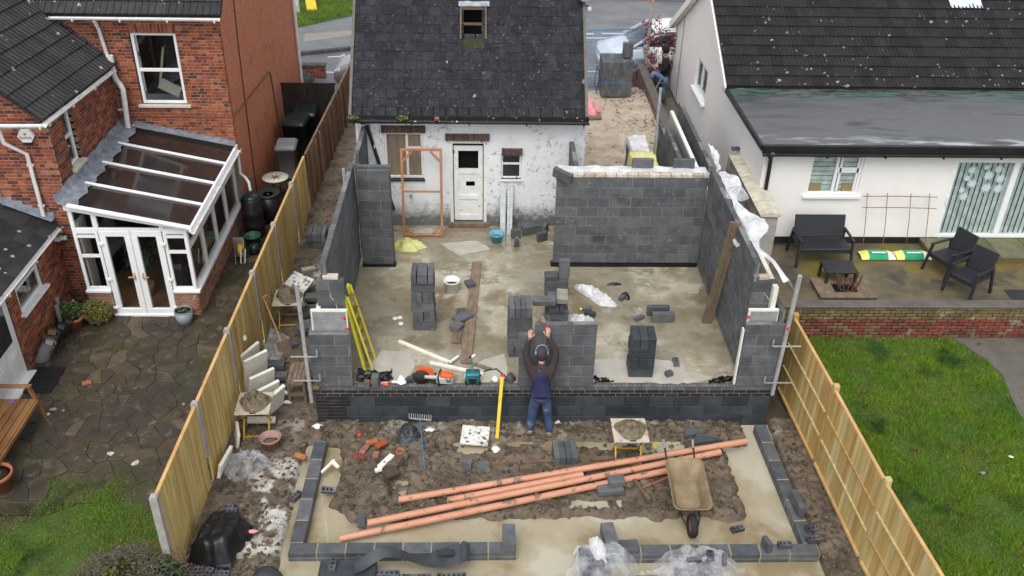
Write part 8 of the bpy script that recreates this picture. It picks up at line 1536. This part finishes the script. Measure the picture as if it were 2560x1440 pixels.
for i in range(4): obj('back_slat', G().b2(-5.84, -5.815, -1.5, .22, -.38 + i * .16, -.26 + i * .16), 'bench', bn)
obj('front_rail', G().b2(-5.06, -5.03, -1.48, .2, -.54, -.47), 'bench', bn)
tag(obj('purple_peg', G().box((-5.45, .12, -.43), (.12, .05, .03), (0, 0, .4), 0, .01), M.setdefault('purple', pm('purple', [(.25, .08, .45), (.3, .1, .52)], 5, (.4, .5), None)) and 'purple'), 'small purple scoop lying on the wooden bench', 'scoop')
for k, (x, y, s_) in enumerate(((-4.95, .45, .07), (-5.0, .3, .06), (-4.75, .42, .04), (-3.5, -.75, .07), (-3.0, -1.0, .08), (-2.6, .6, .05))): tag(obj('pebble', RB, 'rubble', None, (x, y, -.885), (0, 0, k), (s_ * 1.3, s_ * .8, s_ * .4)), ['pale pebble on the paving nearest the bench leg', 'smaller pale pebble just in front of the first one by the bench', 'tiny pebble right of the pair by the bench', 'round pebble on the paving near the lawn', 'flat round stone at the lawn edge by the fence', 'small pebble near the middle of the paving'][k], 'pebble')

# ================================================================ RIGHT PATIO FURNITURE
def chair(label, loc, rz, w=.62, cat='chair', name='garden_chair'):
    r = thing(name, label, cat, loc, rz); hw = w / 2
    obj('seat', G().box((0, 0, .4), (w - .06, .58, .05), None, 0, .012), 'rattan', r, world=False); obj('backrest', G().box((0, .32, .68), (w - .08, .04, .5), (-.28, 0, 0), 0, .015), 'rattan', r, world=False)
    for s_ in (-1, 1):
        obj('leg', G().bar((s_ * (hw - .03), -.26, .62), (s_ * (hw - .0), -.36, 0), .05, .06, bev=.006), 'rattan', r, world=False); obj('leg', G().bar((s_ * (hw - .03), .28, .6), (s_ * (hw - .0), .4, 0), .05, .06, bev=.006), 'rattan', r, world=False); obj('armrest', G().box((s_ * (hw - .03), .0, .63), (.06, .64, .04), None, 0, .01), 'rattan', r, world=False)
    obj('apron', G().box((0, -.28, .36), (w - .06, .03, .07)), 'rattan', r, world=False); return r
chair('black two seat garden sofa against the cream bungalow wall', (10.42, 4.55, 0), 0, 1.2, 'sofa', 'garden_sofa'); chair('black plastic garden chair nearer the mossy step', (13.05, 4.02, 0), -1.15); chair('black plastic garden chair nearer the brick wall', (13.15, 3.22, 0), -1.0)
ft = thing('low_table', 'low black garden table behind the fire basket', 'table', (10.5, 3.68, 0)); obj('table_top', G().box((10.52, 3.62, .36), (.68, .5, .05), (0, 0, -.03), 0, .012), 'rattan', ft)
for x in (-.3, .3):
    for y in (-.22, .22): obj('leg', G().b2(10.52 + x - .025, 10.52 + x + .025, 3.62 + y - .025, 3.62 + y + .025, 0, .36), 'rattan', ft)
bd = thing('timber_surround', 'square weathered timber surround with a hole under the fire basket', 'board', (10.55, 3.2, 0)); 
for (x0, x1, y0, y1) in ((9.95, 11.15, 2.86, 3.06), (9.95, 11.15, 3.42, 3.62), (9.95, 10.32, 3.065, 3.415), (10.8, 11.15, 3.065, 3.415)): obj('plank', G().b2(x0, x1, y0, y1, .05, .09, 0, .005), 'plank', bd)
obj('hollow', G().b2(10.32, 10.8, 3.065, 3.415, .01, .03), 'void', bd)
fbk = thing('fire_basket', 'rusty iron fire basket with curled bars', 'fire basket', (10.62, 3.25, .03))
for k in range(14): t = 2 * PI * k / 14; obj('bar', G().tube([(10.62 + .16 * math.cos(t), 3.24 + .14 * math.sin(t), .04), (10.62 + .22 * math.cos(t), 3.24 + .18 * math.sin(t), .2), (10.62 + .26 * math.cos(t), 3.24 + .22 * math.sin(t), .42)], .011, 5), 'rust', fbk)
for rr_, z in ((.17, .08), (.25, .32)): obj('hoop', G().tube([(10.62 + rr_ * math.cos(t), 3.24 + rr_ * .85 * math.sin(t), z) for t in np.linspace(0, 2 * PI, 18)[:-1]], .009, 5, 0, False, True), 'rust', fbk)
tl = thing('wire_trellis', 'rusty wire trellis leaning on the bungalow wall above the compost bags', 'trellis', (12.2, 5.0, 0)); T = lambda u, v: A((11.42 + u * 1.55 + .1 * v * 0, 4.78 + .42 * v, .1 + 1.18 * v))
for u in (.03, .32, .66, .93): obj('wire', G().tube([T(u, 0), T(u + .01, .5), T(u, 1.03)], .008, 5), 'rust', tl)
for v in (.97, .77): obj('wire', G().tube([T(-.03, v), T(.5, v + .005), T(1.05, v - .01)], .008, 5), 'rust', tl)
def cbag(label, x0, x1):
    r = thing('compost_bag', label, 'compost bag', ((x0 + x1) / 2, 4.68, 0)); f = lambda a_, b_, c, d: G().grid(lambda u, v: (x0 + (x1 - x0) * (a_ + (b_ - a_) * u), 4.5 + .36 * v, .02 + .13 * math.sin(PI * min(1, max(0, v))) ** .5 * (math.sin(PI * min(.98, max(.02, (a_ + (b_ - a_) * u)))) ** .4) + .012 * float(vn(u * 9, v * 5, c))), 10, 8)
    obj('bag_end', f(0, .22, 1, 0), 'lime', r); obj('bag_middle', f(.22, .78, 2, 0), 'green_bag', r); obj('bag_tail', f(.78, 1, 3, 0), 'cream', r); g = G()
    for i in range(3): g.box((x0 + (x1 - x0) * (.36 + .14 * i), 4.6, .155), (.1, .05, .003), (.1, 0, .1))
    obj('print', g, 'paper', r)
cbag('green and yellow compost bag below the trellis, left one', 11.38, 12.15); cbag('green and yellow compost bag below the trellis, right one', 12.17, 12.95)
tag(obj('manhole_cover', G().b2(14.0, 14.75, 2.75, 3.3, 0, .006), 'rattan'), 'dark flat cover set in the patio by the brick wall', 'cover')
for k, (x, y, s_) in enumerate(((10.6, -1.0, .05), (12.2, -1.2, .05), (11.5, -1.6, .045), (10.6, -2.4, .04), (11.3, -3.6, .05))): tag(obj('fallen_leaf', G().grid(lambda u, v: ((u - .5) * .1, (v - .5) * .08, .02 + .02 * math.sin(u * 5)), 3, 3), ['leaf_hedge', 'cream', 'lead', 'leaf_hedge', 'lead'][k], None, (x, y, -.62), (0, .2, k)), ['brown leaf lying on the right lawn near the fence post', 'pale leaf lying far out on the right lawn', 'grey scrap lying in the middle of the right lawn', 'brown leaf lying close to the golden fence capping', 'grey scrap lying low on the right lawn'][k], 'leaf')
